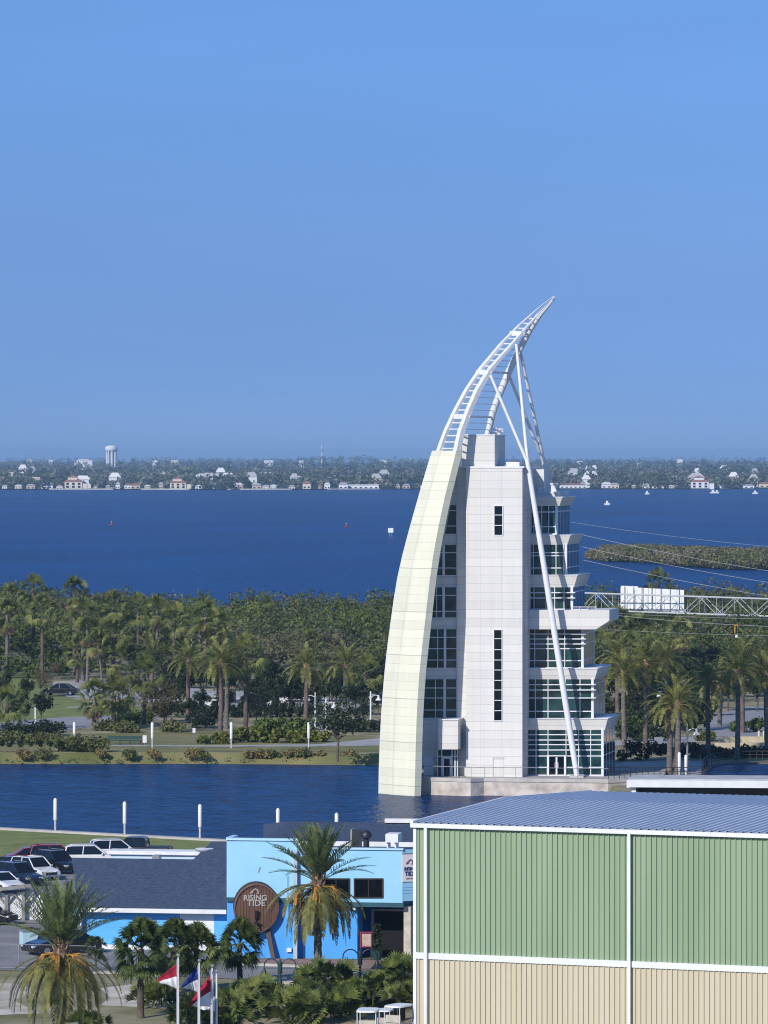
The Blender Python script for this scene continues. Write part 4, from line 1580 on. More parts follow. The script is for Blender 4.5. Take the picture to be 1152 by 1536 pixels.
for i, (px, gy, s, lb) in enumerate(pal):
    rg = np.random.default_rng(400 + i)
    Q = []
    for q in range(34):
        a = q * 2.39996
        bx, by = rg.normal() * 0.35, rg.normal() * 0.35
        fan_leaf(Q, (bx, by, 0.1), a, R(78 - 62 * (q / 34) + rg.normal() * 6), 0.95 + 0.5 * rg.random(), 0.74, 12, rg, 2.5, 0.3, 0.055)
    for q in range(14):
        a = q * 2.39996 + 1
        fan_leaf(Q, (rg.normal() * 0.2, rg.normal() * 0.2, 0.1), a, R(20 + 30 * rg.random()), 0.7, 0.62, 11, rg, 2.5, 0.45, 0.055)
    o = tag(quads_obj('palmetto', Q, lf_palmetto), lb, 'shrub')
    put(o, G(px, gy), rg.random() * 6, s * 0.86)
# ------------------------------------------------------------------ green and beige warehouse
wa, wn = Vector((0.9219, -0.3875, 0)), Vector((0.3875, 0.9219, 0))
C0 = Vector((1.58, 263.9, 0))
EAVE, BAND, RISE, HALF, LEN = 12.0, 5.06, 0.44, 13.0, 44.0
wh = thing('warehouse', 'large metal warehouse with green ribbed upper walls, beige lower walls and a ribbed grey roof', 'warehouse', (C0.x, C0.y, LZ))
green_m = mat('green cladding', (0.235, 0.325, 0.205), 0.5, 0.06, 0.6, col2=(0.295, 0.385, 0.255), detail=8, stretch=(1.5, 1.5, 0.12))
beige_m = mat('beige cladding', (0.545, 0.485, 0.35), 0.5, 0.06, 0.6, col2=(0.58, 0.525, 0.40), detail=8, stretch=(1.5, 1.5, 0.12))
roof_m = mat('ribbed steel roof', (0.50, 0.545, 0.615), 0.45, 0.06, 0.5, spec=0.4)
trim_m = mat('white metal trim', (0.74, 0.76, 0.78), 0.45, 0.06, 1.0)


def ribbed(b, o, u, nrm_, length, z0, z1, pitch=0.282, depth=0.075):
    """vertical box ribs: a real corrugated profile"""
    n = int(length / pitch)
    prof = []
    for k in range(n):
        s = k * pitch
        prof += [(s, 0), (s + pitch * 0.74, 0), (s + pitch * 0.80, -depth), (s + pitch * 0.94, -depth)]
    prof.append((n * pitch, 0))
    prev = None
    for s, d in prof:
        p = o + u * s - nrm_ * d
        q = [Vector((p.x, p.y, z0)), Vector((p.x, p.y, z1))]
        i = b.pts(q)
        if prev is not None:
            b.face((prev, i, i + 1, prev + 1))
        prev = i


for nm, z0, z1, m_ in (('upper_cladding', BAND + 0.15, EAVE - 0.1, green_m), ('lower_cladding', LZ - 0.2, BAND + 0.1, beige_m)):
    b = MB()
    ribbed(b, C0, wa, -wn, LEN, z0, z1)
    ribbed(b, C0 + wn * 0.02 + wn * 2 * HALF, -wn, -wa, 2 * HALF, z0, z1)
    b.build(nm, m_, wh)
b = MB()
for s, w_ in ((-0.05, 0.17),):
    p = C0 + wa * s - wn * 0.09
    b.prism([Vector((p.x, p.y, LZ)), Vector((p.x, p.y, LZ)) + wa * w_, Vector((p.x, p.y, EAVE - .05)) + wa * w_, Vector((p.x, p.y, EAVE - .05))], wn * 0.3)
b.build('corner_trim', trim_m, wh)
b = MB()
p = C0 - wn * 0.10
b.prism([Vector((p.x, p.y, BAND - 0.02)), Vector((p.x, p.y, BAND - 0.02)) + wa * LEN, Vector((p.x, p.y, BAND + 0.30)) + wa * LEN, Vector((p.x, p.y, BAND + 0.30))], wn * 0.12)
b.build('belt_trim', trim_m, wh)
b = MB()
p = C0 - wn * 0.24 - wa * 0.15
b.prism([Vector((p.x, p.y, EAVE - 0.20)), Vector((p.x, p.y, EAVE - 0.20)) + wa * LEN, Vector((p.x, p.y, EAVE + 0.02)) + wa * LEN, Vector((p.x, p.y, EAVE + 0.02))], wn * 0.26)
b.build('gutter', trim_m, wh)
for s in (0.62, 11.75, 22.9, 34):
    b = MB()
    p = C0 + wa * s - wn * 0.27
    b.prism([Vector((p.x, p.y, LZ)), Vector((p.x, p.y, LZ)) + wa * 0.16, Vector((p.x, p.y, EAVE - .1)) + wa * 0.16, Vector((p.x, p.y, EAVE - .1))], wn * 0.15)
    b.build('downspout', trim_m, wh)
b = MB()
pitch = 0.42
sl_ = Vector((wn.x * HALF, wn.y * HALF, RISE))
n = int(LEN / pitch)
for side in (0, 1):
    base = C0 - wn * 0.12 - wa * 0.1 if not side else C0 + wn * (2 * HALF + 0.12) - wa * 0.1
    dv = sl_ + wn * 0.12 if not side else Vector((-wn.x * (HALF + .12), -wn.y * (HALF + .12), RISE))
    prev = None
    for k in range(n):
        for s, h in ((0, 0), (0.27, 0), (0.30, 0.07), (0.39, 0.07)):
            p = base + wa * (k * pitch + s) + Vector((0, 0, EAVE + 0.03 + h))
            i = b.pts([p, p + dv])
            if prev is not None:
                b.face((prev, i, i + 1, prev + 1))
            prev = i
b.build('roof', roof_m, wh)
b = MB()
for sgn, st in ((1, C0 - wn * 0.15 - wa * 0.16), (-1, C0 + wn * (2 * HALF + .15) - wa * 0.16)):
    dv = (sl_ + wn * .15) if sgn > 0 else Vector((-wn.x * (HALF + .15), -wn.y * (HALF + .15), RISE))
    p = st + Vector((0, 0, EAVE - 0.16))
    b.prism([p, p + dv, p + dv + Vector((0, 0, .29)), p + Vector((0, 0, .29))], wa * 0.14)
b.build('rake_trim', trim_m, wh)
b = MB()
g0 = C0 + wa * 0.06
b.prism([Vector((g0.x, g0.y, EAVE - .2)), Vector((g0.x, g0.y, EAVE - .2)) + wn * HALF + Vector((0, 0, RISE + .1)), Vector((g0.x, g0.y, EAVE - .2)) + wn * 2 * HALF], wa * 0.05)
b.build('gable', green_m, wh)

# flat canopy building behind the warehouse
cb = thing('boat_shed', 'open sided dark shed with a flat roof and thick white fascia behind the warehouse ridge', 'shed', G(990, 1300))
p0 = W(944, 1168, 398)
p1 = p0 + Vector((34, -3.2, 0))
dn = Vector((0.09, 0.99, 0))
b = MB()
b.prism([p0, p1, p1 - Vector((0, 0, 0.16)), p0 - Vector((0, 0, 0.16))], dn * 5)
b.build('roof', grey_roof, cb)
b = MB()
q0, q1 = p0 - dn * 0.25 - Vector((0.2, 0, 0.1)), p1 - dn * 0.25 - Vector((0, 0, .1))
b.prism([q0, q1, q1 - Vector((0, 0, .55)), q0 - Vector((0, 0, .55))], dn * 0.24)
b.prism([q0 - Vector((0, 0, 0.1)), q0 + Vector((0.2, 0, -.1)), q0 + Vector((0.2, 0, -.6)), q0 - Vector((0, 0, .6))], dn * 5)
b.build('fascia', white_paint, cb)
for s in (0.1, 14, 28):
    b = MB()
    q = p0 + (p1 - p0) * (s / 34.2)
    b.box((q.x + 0.25, q.y + 0.3, (q.z - 0.6 + LZ) / 2), (0.38, 0.38, q.z - 0.6 - LZ), -0.09)
    b.build('post', white_paint, cb)
b = MB()
q = p0 + dn * 4.8
q2 = p1 + dn * 4.8
b.prism([Vector((q.x, q.y, LZ)), Vector((q2.x, q2.y, LZ)), q2 - Vector((0, 0, .2)), q - Vector((0, 0, .2))], dn * 0.15)
b.prism([Vector((p0.x + 0.5, p0.y + 0.8, LZ)), Vector((q.x + .5, q.y - .1, LZ)), q + Vector((.5, -.1, -.2)), p0 + Vector((.5, .8, -.2))], Vector((0.15, 0, 0)))
b.build('back_wall', dark_metal, cb)

# ------------------------------------------------------------------ blue restaurant
blue_l = mat('light blue stucco', (0.285, 0.575, 0.80), 0.85, 0.05, 0.9, col2=(0.33, 0.615, 0.84), bump=0.01, bscale=10, detail=8)
blue_m = mat('blue stucco', (0.075, 0.335, 0.78), 0.85, 0.07, 0.9, col2=(0.09, 0.365, 0.83), bump=0.01, bscale=10, detail=8)
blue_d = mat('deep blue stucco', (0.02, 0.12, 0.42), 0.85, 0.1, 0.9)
teal_trim = mat('dark teal trim', (0.03, 0.09, 0.12), 0.7, 0.1, 1)
shingle = mat('grey shingles', (0.034, 0.052, 0.092), 0.9, 0.25, 4.0, col2=(0.072, 0.100, 0.160), bump=0.02, bscale=6, detail=10, stretch=(1, 1, 2.5))
fascia_m = mat('white fascia', (0.72, 0.72, 0.70), 0.6, 0.07, 1.5)
RY, RX = 305.0, -8.0
RSL = 0.165
run = math.hypot(1, RSL)
RU, RN = Vector((1 / run, -RSL / run, 0)), Vector((RSL / run, 1 / run, 0))


def B(px, py, v=0.0):
    Y = (RY + v + RSL * RX) / (1 + RSL * (px - 576) / FPX)
    return W(px, py, Y)


def bbox(b, x0, x1, y0, y1, v, d):
    return b.prism([B(x0, y0, v), B(x1, y0, v), B(x1, y1, v), B(x0, y1, v)], RN * d)


def bpt(px, z, v=0.0):
    p = B(px, 1400, v)
    p.z = z
    return p


def zbox(b, x0, x1, z0, z1, v, d):
    return b.prism([bpt(x0, z1, v), bpt(x1, z1, v), bpt(x1, z0, v), bpt(x0, z0, v)], RN * d)


def parapet_box(b, x0, x1, z0, z1, v, d, t=0.3, drop=1.0):
    zbox(b, x0, x1, z0, z1 - drop, v, d)
    w = t * FPX / 305
    zbox(b, x0, x1, z1 - drop, z1, v, t)
    zbox(b, x0, x0 + w, z1 - drop, z1, v + t, 2.2)


rs_ = thing('restaurant', 'light and dark blue flat roofed restaurant with black windows and a dark entrance', 'restaurant', bpt(470, LZ, 6))
ztop, zmid = B(340, 1260).z, B(400, 1348).z
b = MB()
parapet_box(b, 340, 446, zmid + 0.05, ztop, 0, 9)
b.build('upper_wall', blue_l, rs_)
b = MB()
zbox(b, 340.5, 446, LZ - .3, zmid - 0.2, 0.12, 8.8)
b.build('lower_wall', blue_m, rs_)
zt2 = B(500, 1274).z
zm2 = B(540, 1354).z
b = MB()
parapet_box(b, 446, 604, zm2 + 0.02, zt2, 0.05, 9)
b.build('upper_wall', blue_l, rs_)
b = MB()
zbox(b, 446, 536, LZ - .3, zm2 - 0.25, 0.5, 8.5)
b.build('lower_wall', blue_m, rs_)
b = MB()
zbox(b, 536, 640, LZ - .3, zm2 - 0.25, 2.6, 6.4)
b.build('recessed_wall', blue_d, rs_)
b = MB()
zbox(b, 339.5, 446, zmid - 0.2, zmid + 0.05, -0.05, 9)
zbox(b, 446, 605, zm2 - 0.25, zm2 + 0.02, 0.0, 9)
b.build('belt_trim', teal_trim, rs_)
b = MB()
zbox(b, 339, 446.4, ztop, ztop + 0.12, -0.1, 0.5)
zbox(b, 339, 347, ztop, ztop + 0.12, 0.4, 2.1)
zbox(b, 446.4, 604.5, zt2, zt2 + 0.10, -0.06, 0.5)
zbox(b, 446.4, 453, zt2, zt2 + 0.1, 0.44, 2.1)
b.build('coping', mat('pale blue coping', (0.45, 0.68, 0.85), 0.6, 0.05, 2), rs_)
b = MB()
zbox(b, 440, 445.6, LZ, B(440, 1275).z, -0.3, 0.3)
b.build('downspout', mat('pale grey blue metal', (0.42, 0.50, 0.58), 0.5, 0.1, 2), rs_)
for x0, x1, mid in ((482.5, 524, 504), (531.5, 574, 552.5)):
    b = MB()
    for xa, xb, ya, yb_ in ((x0 - 1, x0 + 1, 1318, 1347), (x1 - 1, x1 + 1, 1318, 1347), (mid - .6, mid + .6, 1318, 1347), (x0, x1, 1317.4, 1319.4), (x0, x1, 1345.5, 1347.5)):
        bbox(b, xa, xb, ya, yb_, 0.0, 0.12)
    w_ = b.build('window', mat('bronze frame', (0.03, 0.025, 0.02), 0.5), rs_)
    b = MB()
    bbox(b, x0, x1, 1319, 1346, 0.02, 0.03)
    b.build('pane', pane_black, w_)
# entrance recess
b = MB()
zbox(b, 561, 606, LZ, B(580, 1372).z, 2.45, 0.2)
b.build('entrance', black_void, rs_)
b = MB()
zbox(b, 556.5, 561, LZ, B(580, 1370).z, 2.35, 0.3)
zbox(b, 556.5, 606, B(580, 1372).z, B(580, 1369).z, 2.35, 0.3)
b.build('door_frame', mat('stone grey trim', (0.34, 0.35, 0.36), 0.7), rs_)
b = MB()
zbox(b, 605.5, 616, LZ, zm2 - 0.25, 0.5, 1.0)
b.build('pillar', mat('pale stone cladding', (0.42, 0.37, 0.30), 0.9, 0.2, 2.5, col2=(0.66, 0.60, 0.52), bump=0.03, bscale=5), rs_)
# splayed sign wall to the right of the entrance
s0, s1 = bpt(603, 0, 0.05), bpt(603, 0, 0.05) + Vector((3.0, 1.5, 0)).normalized() * 2.6
sd = (s1 - s0).normalized()
sn = Vector((sd.y, -sd.x, 0))
zs0, zs1 = B(603, 1352).z, zt2
b = MB()
b.prism([Vector((s0.x, s0.y, zs1)), Vector((s1.x, s1.y, zs1)), Vector((s1.x, s1.y, zs0)), Vector((s0.x, s0.y, zs0))], -sn * 0.3)
for k in range(3):
    z = zs0 + 0.55 + 0.16 * k
    b.prism([Vector((s0.x, s0.y, z)) + sn * 0.02, Vector((s1.x, s1.y, z)) + sn * 0.02, Vector((s1.x, s1.y, z - .07)) + sn * 0.02, Vector((s0.x, s0.y, z - .07)) + sn * 0.02], -sn * 0.06)
b.build('splayed_wall', blue_l, rs_)


def lettering(name, txt, size, m, parent, origin, ux, uz, depth=0.02, arc=0.0):
    """raised letters: built-in typeface, laid on the plane origin + ux*a + uz*b"""
    fc = bpy.data.curves.new(name, 'FONT')
    fc.body = txt
    fc.size = size
    fc.align_x = 'CENTER'
    fc.extrude = depth
    fc.offset = size * 0.025
    fo = bpy.data.objects.new(name, fc)
    C.objects.link(fo)
    dg = bpy.context.evaluated_depsgraph_get()
    me = bpy.data.meshes.new_from_object(fo.evaluated_get(dg))
    bpy.data.objects.remove(fo)
    uy = uz.cross(ux)
    uo = -uy
    o0 = ORG[parent.name]
    for v in me.vertices:
        x, y, z = v.co
        y += -arc * x * x
        v.co = origin + ux * x + uz * y + ux.cross(uz) * z - o0
    me.materials.clear()
    me.materials.append(m)
    o = bpy.data.objects.new(name, me)
    C.objects.link(o)
    o.parent = parent
    ORG[o.name] = o0
    return o


# banner on the splayed wall
banner_m = mat('white banner', (0.78, 0.76, 0.77), 0.6, 0.03, 2)
navy = mat('navy lettering', (0.035, 0.06, 0.20), 0.6, 0.1, 4)
plum = mat('brown lettering', (0.16, 0.10, 0.13), 0.6, 0.1, 4)
bz0, bz1 = zs0 + 1.15, zt2 - 0.25
sg = thing('banner_sign', 'white banner with dark blue lettering on the splayed wall beside the warehouse', 'sign', (s0.x, s0.y, bz0))
b = MB()
ba, bb_ = s0 + sd * 0.0 + sn * 0.05, s0 + sd * 1.25 + sn * 0.05
b.prism([Vector((ba.x, ba.y, bz1)), Vector((bb_.x, bb_.y, bz1)), Vector((bb_.x, bb_.y, bz0)), Vector((ba.x, ba.y, bz0))], -sn * 0.04)
b.build('panel', banner_m, sg)
b = MB()
b.prism([Vector((ba.x, ba.y, bz1 + .06)) + sn * .01, Vector((bb_.x, bb_.y, bz1 + .06)) + sn * .01, Vector((bb_.x, bb_.y, bz1)) + sn * .01, Vector((ba.x, ba.y, bz1)) + sn * .01], -sn * 0.06)
b.build('rail', grey_metal, sg)
mid = (ba + bb_) / 2 - sd * 0.10
mid.z = 0
hgt = bz1 - bz0
lettering('lettering', 'RISING', 0.27, navy, sg, mid + Vector((0, 0, bz0 + hgt * 0.42)) + sn * 0.02, sd, Vector((0, 0, 1)), 0.012, 0.05)
lettering('lettering', 'TIDE', 0.36, navy, sg, mid + Vector((0, 0, bz0 + hgt * 0.22)) + sn * 0.02, sd, Vector((0, 0, 1)), 0.012, -0.05)
lettering('lettering', 'TAP & TABLE', 0.10, mat('red lettering', (0.4, 0.16, 0.14), 0.6), sg, mid + Vector((0, 0, bz0 + hgt * 0.10)) + sn * 0.02, sd, Vector((0, 0, 1)), 0.01)


def bird_mark(name, m, parent, o, ux, uz, s, off):
    """small bird like emblem: hooked head with beak and a wing stroke"""
    b = MB()
    outs = ([(0.05, 0.0), (0.22, 0.05), (0.20, 0.30), (0.02, 0.42), (-0.12, 0.36), (-0.30, 0.05), (-0.38, 0.08), (-0.20, 0.42), (0.02, 0.54), (0.28, 0.40), (0.34, 0.10), (0.30, -0.02)],
            [(-0.55, 0.02), (-0.42, 0.24), (-0.24, 0.36), (-0.34, 0.18), (-0.44, 0.0)])
    for ou in outs:
        pts = [o + ux * x * s + uz * z * s + off for x, z in ou]
        b.prism(pts, -off * 0.8)
    return b.build(name, m, parent)


bird_mark('emblem', plum, sg, mid + Vector((0, 0, bz0 + hgt * 0.64)), sd, Vector((0, 0, 1)), 0.55, sn * 0.03)

# round barrel head sign leaning against the wall
brown = mat('brown barrel boards', (0.115, 0.062, 0.042), 0.8, 0.2, 1.6, col2=(0.19, 0.108, 0.078), detail=8, stretch=(1, 1, 0.2))
brown_d = mat('dark barrel rim', (0.05, 0.032, 0.028), 0.8, 0.2, 3)
brc = B(384.5, 1362, -0.75)
br = thing('barrel_sign', 'large round brown wooden barrel sign with pale lettering and a black tap', 'sign', (brc.x, brc.y, LZ))
bx = Vector((0.93, -0.36, 0)).normalized() if False else Vector((0.985, 0.10, 0.0)).normalized()
bzv = Vector((0.02, -0.16, 1)).normalized()
bn = bx.cross(bzv).normalized()
if bn.y > 0:
    bn = -bn
Rr = 1.5
b = MB()


def ring(r_, off, n=44):
    return [brc + bx * r_ * 0.90 * math.cos(2 * math.pi * k / n) + bzv * r_ * math.sin(2 * math.pi * k / n) + bn * off for k in range(n)]


b.hexa(ring(Rr, 0.0), ring(Rr, -0.55))
b.build('barrel', brown_d, br)
b = MB()
n = 44
ri, ro = ring(Rr * 0.94, 0.0), ring(Rr, 0.0)
ri2, ro2 = ring(Rr * 0.94, 0.10), ring(Rr, 0.08)
for k in range(n):
    k2 = (k + 1) % n
    b.hexa([ri[k], ro[k], ro[k2], ri[k2]], [ri2[k], ro2[k], ro2[k2], ri2[k2]])
b.build('rim', mat('barrel hoop', (0.16, 0.10, 0.08), 0.7, 0.2, 3), br)
b = MB()
nb = 15
for k in range(nb):
    x0, x1 = -0.94 + 1.88 * k / nb + 0.008, -0.94 + 1.88 * (k + 1) / nb - 0.008
    pts = []
    for x in (x0, x1):
        h = math.sqrt(max(0.0, 0.94 ** 2 - min(abs(x), .935) ** 2))
        pts.append((x, h))
    (xa, ha), (xb, hb) = pts
    q = [brc + bx * Rr * 0.90 * x + bzv * Rr * z + bn * 0.012 for x, z in ((xa, -ha), (xb, -hb), (xb, hb), (xa, ha))]
    b.prism(q, bn * (0.022 + 0.006 * (k % 2)))
b.build('boards', brown, br)
pale = mat('pale sign lettering', (0.46, 0.42, 0.40), 0.7, 0.08, 4)
lettering('lettering', 'RISING', 0.46, pale, br, brc + bzv * 0.50 - bx * 0.08 + bn * 0.06, bx, bzv, 0.02, 0.06)
lettering('lettering', 'TIDE', 0.52, pale, br, brc + bzv * 0.14 - bx * 0.02 + bn * 0.06, bx, bzv, 0.02, -0.04)
bird_mark('emblem', pale, br, brc + bzv * 0.88 - bx * 0.08, bx, bzv, 0.62, bn * 0.06)
b = MB()
b.tube([brc - bzv * 0.15 + bn * 0.14, brc - bzv * 0.55 + bn * 0.12, brc - bzv * 0.72 + bn * 0.06], [0.13, 0.10, 0.05], 10)
b.tube([brc - bzv * 0.85 + bn * 0.04, brc - bzv * 0.85 + bn * 0.30], 0.09, 10)
b.tube([brc - bzv * 0.85 - bx * 0.2 + bn * 0.22, brc - bzv * 0.85 + bx * 0.2 + bn * 0.22], 0.05, 8)
b.tube([brc - bzv * 0.88 + bn * 0.26, brc - bzv * 1.22 + bx * 0.16 + bn * 0.18], [0.07, 0.05], 8)
b.build('tap', dark_metal, br, True)
b = MB()
pf = bpt(411, LZ - 0.1, -0.5)
pt = brc - bzv * 1.35 + bx * 0.72 - bn * 0.25
b.hexa([pf + RU * .12 - RN * .1, pf - RU * .12 - RN * .1, pf - RU * .12 + RN * .1, pf + RU * .12 + RN * .1], [pt + RU * .15 - RN * .1, pt - RU * .15 - RN * .1, pt - RU * .15 + RN * .1, pt + RU * .15 + RN * .1])
b.build('post', mat('weathered brown post', (0.10, 0.07, 0.06), 0.85, 0.2, 2), br)

lamp0 = mat('lamp lens', (0.7, 0.72, 0.72), 0.2)
mb_ = thing('menu_board', 'red framed menu board on the deep blue wall beside the dark entrance', 'notice board', bpt(549, B(549, 1421).z, 0.3))
b = MB()
for xa, xb, ya, yb_ in ((540, 542, 1398, 1421), (556, 558, 1398, 1421), (542, 556, 1398, 1400), (542, 556, 1419.5, 1421)):
    bbox(b, xa, xb, ya, yb_, 0.25, 0.25)
b.build('frame', mat('dark red frame', (0.25, 0.03, 0.06), 0.6), mb_)
b = MB()
bbox(b, 542, 556, 1400, 1419.5, 0.32, 0.1)
b.build('sheet', mat('menu paper', (0.36, 0.26, 0.22), 0.7, 0.3, 3, col2=(0.55, 0.46, 0.42)), mb_)
b = MB()
for px in (541, 557):
    zbox(b, px - 1, px + 1, LZ, B(549, 1420).z, 0.3, 0.1)
b.build('leg', dark_metal, mb_)
# small utility boxes, blue wall stain, flood light
b = MB()
bbox(b, 430, 437, 1422, 1428, -0.05, 0.15)
tag(b.build('meter_box', white_paint, None, org=B(433, 1428)), 'small white meter box low on the blue wall by the downspout', 'box')
fl = thing('potted_plant', 'potted dark green plant standing in front of the dark entrance', 'plant', bpt(566, LZ + .14, -1.0))
b = MB()
b.lathe([(0.22, 0), (0.32, 0.5), (0.34, 0.55), (0.28, 0.56)], bpt(566, LZ + .14, -1.0), 12)
b.build('pot', mat('dark green pot', (0.02, 0.06, 0.05), 0.6), fl)
rg = np.random.default_rng(3)
quads_obj('foliage', leaf_cloud([[*(bpt(566, 0, -1.0).xy), LZ + 0.9 + 0.3 * k] for k in range(5)], [0.34, 0.36, 0.34, 0.3, 0.22], 60, 0.09, rg), lf_oak, fl)

lt = thing('wall_lamp', 'small flood lamp on the lower blue wall left of the entrance recess', 'lamp', B(531, 1363, 0.4))
b = MB()
b.box(B(531, 1363, 0.3), (0.25, 0.3, 0.18))
b.build('housing', white_paint, lt)
b = MB()
b.box(B(531, 1363, 0.12) + Vector((0, 0, -.02)), (0.2, 0.05, 0.12))
b.build('lens', lamp0, lt)
b = MB()
for px, z0_, z1_ in ((431, zmid - 1.2, zmid + 1.4), (455.5, LZ, zm2 - .3)):
    q = bpt(px, 0, -0.05 if px < 440 else 0.45)
    b.tube([(q.x, q.y, z0_), (q.x, q.y, z1_)], 0.035, 6)
    b.build('conduit', mat('pale blue conduit', (0.33, 0.52, 0.68), 0.6), rs_)
    b = MB()
b = MB()
b.hexa([B(389.5, 1300, -.03), B(391, 1300.5, -.03), B(388, 1309, -.03), B(386.5, 1308.5, -.03)], [B(389.5, 1300, .02), B(391, 1300.5, .02), B(388, 1309, .02), B(386.5, 1308.5, .02)])
b.build('bracket', grey_metal, rs_)
# roof things
b = MB()
zbox(b, 527, 539, zt2 - 1.1, B(533, 1251).z, 3.0, 1.0)
vs = tag(b.build('roof_vent', dark_metal, None, org=bpt(533, zt2, 3)), 'tall dark square vent stack on the restaurant roof', 'vent')
b = MB()
zbox(b, 525.5, 528, zt2 - 1.1, B(533, 1250).z, 2.98, 1.05)
b.build('panel', mat('tan sheet', (0.30, 0.27, 0.22), 0.7), vs)
b = MB()
c_ = bpt(549.5, zt2 + 0.3, 3.0)
b.lathe([(0.18, -1.3), (0.18, 0.15), (0.34, 0.2), (0.36, 0.4), (0.22, 0.6), (0.05, 0.66)], c_, 14)
tag(b.build('roof_fan', dark_metal, None, True, org=c_), 'black mushroom shaped fan on the restaurant roof', 'fan')
b = MB()
zbox(b, 578, 597, zt2 + 0.15, zt2 + 0.65, 4, 1.4)
zbox(b, 580, 582, zt2 - 1.1, zt2 + 0.15, 4.2, 1)
zbox(b, 592, 594, zt2 - 1.1, zt2 + 0.15, 4.2, 1)
tag(b.build('air_conditioner', white_plain, None, org=bpt(588, zt2, 4)), 'flat white air conditioner unit on the restaurant roof near the warehouse', 'air conditioner')

# grey shingled building behind the restaurant
gb = thing('shingled_building', 'white walled building with a long dark grey shingle roof behind the restaurant', 'building', bpt(540, LZ, 18))
e0, e1 = bpt(395, B(520, 1262, 14).z, 14), bpt(700, B(520, 1262, 14).z, 14)
zr = B(520, 1233, 21).z
r0_, r1_ = bpt(433, zr, 21), bpt(700, zr, 21)
k0, k1 = bpt(395, e0.z, 28), bpt(700, e0.z, 28)
b = MB()
b.hexa([e0, e1, r1_, r0_], [p - Vector((0, 0, .18)) for p in (e0, e1, r1_, r0_)])
b.hexa([r0_, r1_, k1, k0], [p - Vector((0, 0, .18)) for p in (r0_, r1_, k1, k0)])
b.hexa([e0, r0_, k0], [p - Vector((0, 0, .18)) for p in (e0, r0_, k0)])
b.build('roof', shingle, gb)
b = MB()
w0, w1 = e0 + RN * 0.5 + RU * 0.6, e1 + RN * 0.5
b.prism([Vector((w0.x, w0.y, LZ)), Vector((w1.x, w1.y, LZ)), Vector((w1.x, w1.y, e0.z - .1)), Vector((w0.x, w0.y, e0.z - .1))], RN * 13)
b.build('wall', white_plain, gb)
b = MB()
b.prism([e0 - RN * .05, e1 - RN * .05, e1 - RN * .05 - Vector((0, 0, .3)), e0 - RN * .05 - Vector((0, 0, .3))], RN * 0.05)
b.build('fascia', fascia_m, gb)
b = MB()
q = bpt(577, zr + 0.02, 20.5)
b.prism([q, q + RU * 6, q + RU * 6 + Vector((0, 0, .25)), q + Vector((0, 0, .25))], RN * 0.5)
b.build('ridge_cap', fascia_m, gb)

# blue and white shingled wing on the left
lwing = thing('shingled_wing', 'long low blue and white building with dark grey shingle roof beside the barrel sign', 'building', bpt(220, LZ, 12))
zE = B(220, 1362, 4.0).z
ev0, ev1 = bpt(118, zE, 3.6), bpt(339.5, zE, 3.6)
zR = B(220, 1288, 13).z
ra, rb_ = bpt(108, zR, 13), bpt(290, zR, 13)
zR2 = B(330, 1262, 16.4).z
rc_, rd = bpt(318, zR2, 16.4), bpt(342, zR2, 16.4)
b = MB()
th = Vector((0, 0, 0.16))
b.hexa([ev0, ev1, rd, rc_, rb_, ra], [p - th for p in (ev0, ev1, rd, rc_, rb_, ra)])
hb0, hb1 = bpt(120, zE, 22), bpt(296, zE, 22)
b.hexa([ra, rb_, hb1, hb0], [p - th for p in (ra, rb_, hb1, hb0)])
b.hexa([rb_, rc_, bpt(318, zE, 28), hb1], [p - th for p in (rb_, rc_, bpt(318, zE, 28), hb1)])
b.hexa([rc_, rd, bpt(342, zE, 28), bpt(318, zE, 28)], [p - th for p in (rc_, rd, bpt(342, zE, 28), bpt(318, zE, 28))])
b.build('roof', shingle, lwing)
b = MB()
b.prism([ev0 - RN * .05, ev1 - RN * .05, ev1 - RN * .05 - Vector((0, 0, .26)), ev0 - RN * .05 - Vector((0, 0, .26))], RN * 0.06)
b.build('fascia', fascia_m, lwing)
bluew = mat('sky blue weatherboard', (0.10, 0.40, 0.80), 0.8, 0.08, 0.6, col2=(0.13, 0.47, 0.86), stretch=(1, 1, 6))
for x0, x1, m_ in ((110, 270, bluew), (270, 321, white_plain), (321, 341, bluew)):
    b = MB()
    zbox(b, x0, x1, LZ + 0.25, zE - 0.1, 4.3, 8.0 if x0 > 200 else 8.2)
    b.build('wall', m_, lwing)
b = MB()
zbox(b, 108, 342, LZ - 0.1, LZ + 0.28, 4.0, 0.5)
b.build('plinth', white_plain, lwing)
b = MB()
zbox(b, 117, 122, LZ, zE - 0.1, 3.8, 0.2)
b.build('post', white_paint, lwing)
b = MB()
c_ = bpt(307, B(307, 1276, 15).z, 15)
b.lathe([(0.05, -0.5), (0.10, -0.2), (0.55, 0.0), (0.62, 0.12), (0.5, 0.16)], c_, 14)
tag(b.build('roof_ventilator', white_paint, None, True, org=c_), 'small round white ventilator on the hip of the shingle roof', 'vent')
an = thing('annex', 'pale blue flat roofed annex with a white parapet rising behind the shingle roof', 'building', bpt(235, LZ, 20))
b = MB()
zbox(b, 166, 312, LZ, B(235, 1282, 24).z, 24, 1.6)
b.build('wall', mat('very pale blue paint', (0.52, 0.66, 0.76), 0.8, 0.05, 1), an)
b = MB()
zbox(b, 160, 313, B(235, 1282, 24).z, B(235, 1276.5, 24).z, 23.8, 1.8)
b.build('parapet', white_plain, an)
b = MB()
zbox(b, 228, 238, B(233, 1290, 22).z - .4, B(233, 1284, 22).z, 22.4, 0.9)
tag(b.build('roof_box', grey_metal, None, org=bpt(233, B(233, 1290, 22).z - .4, 22.4)), 'small grey unit in front of the white parapet behind the shingle roof', 'vent')

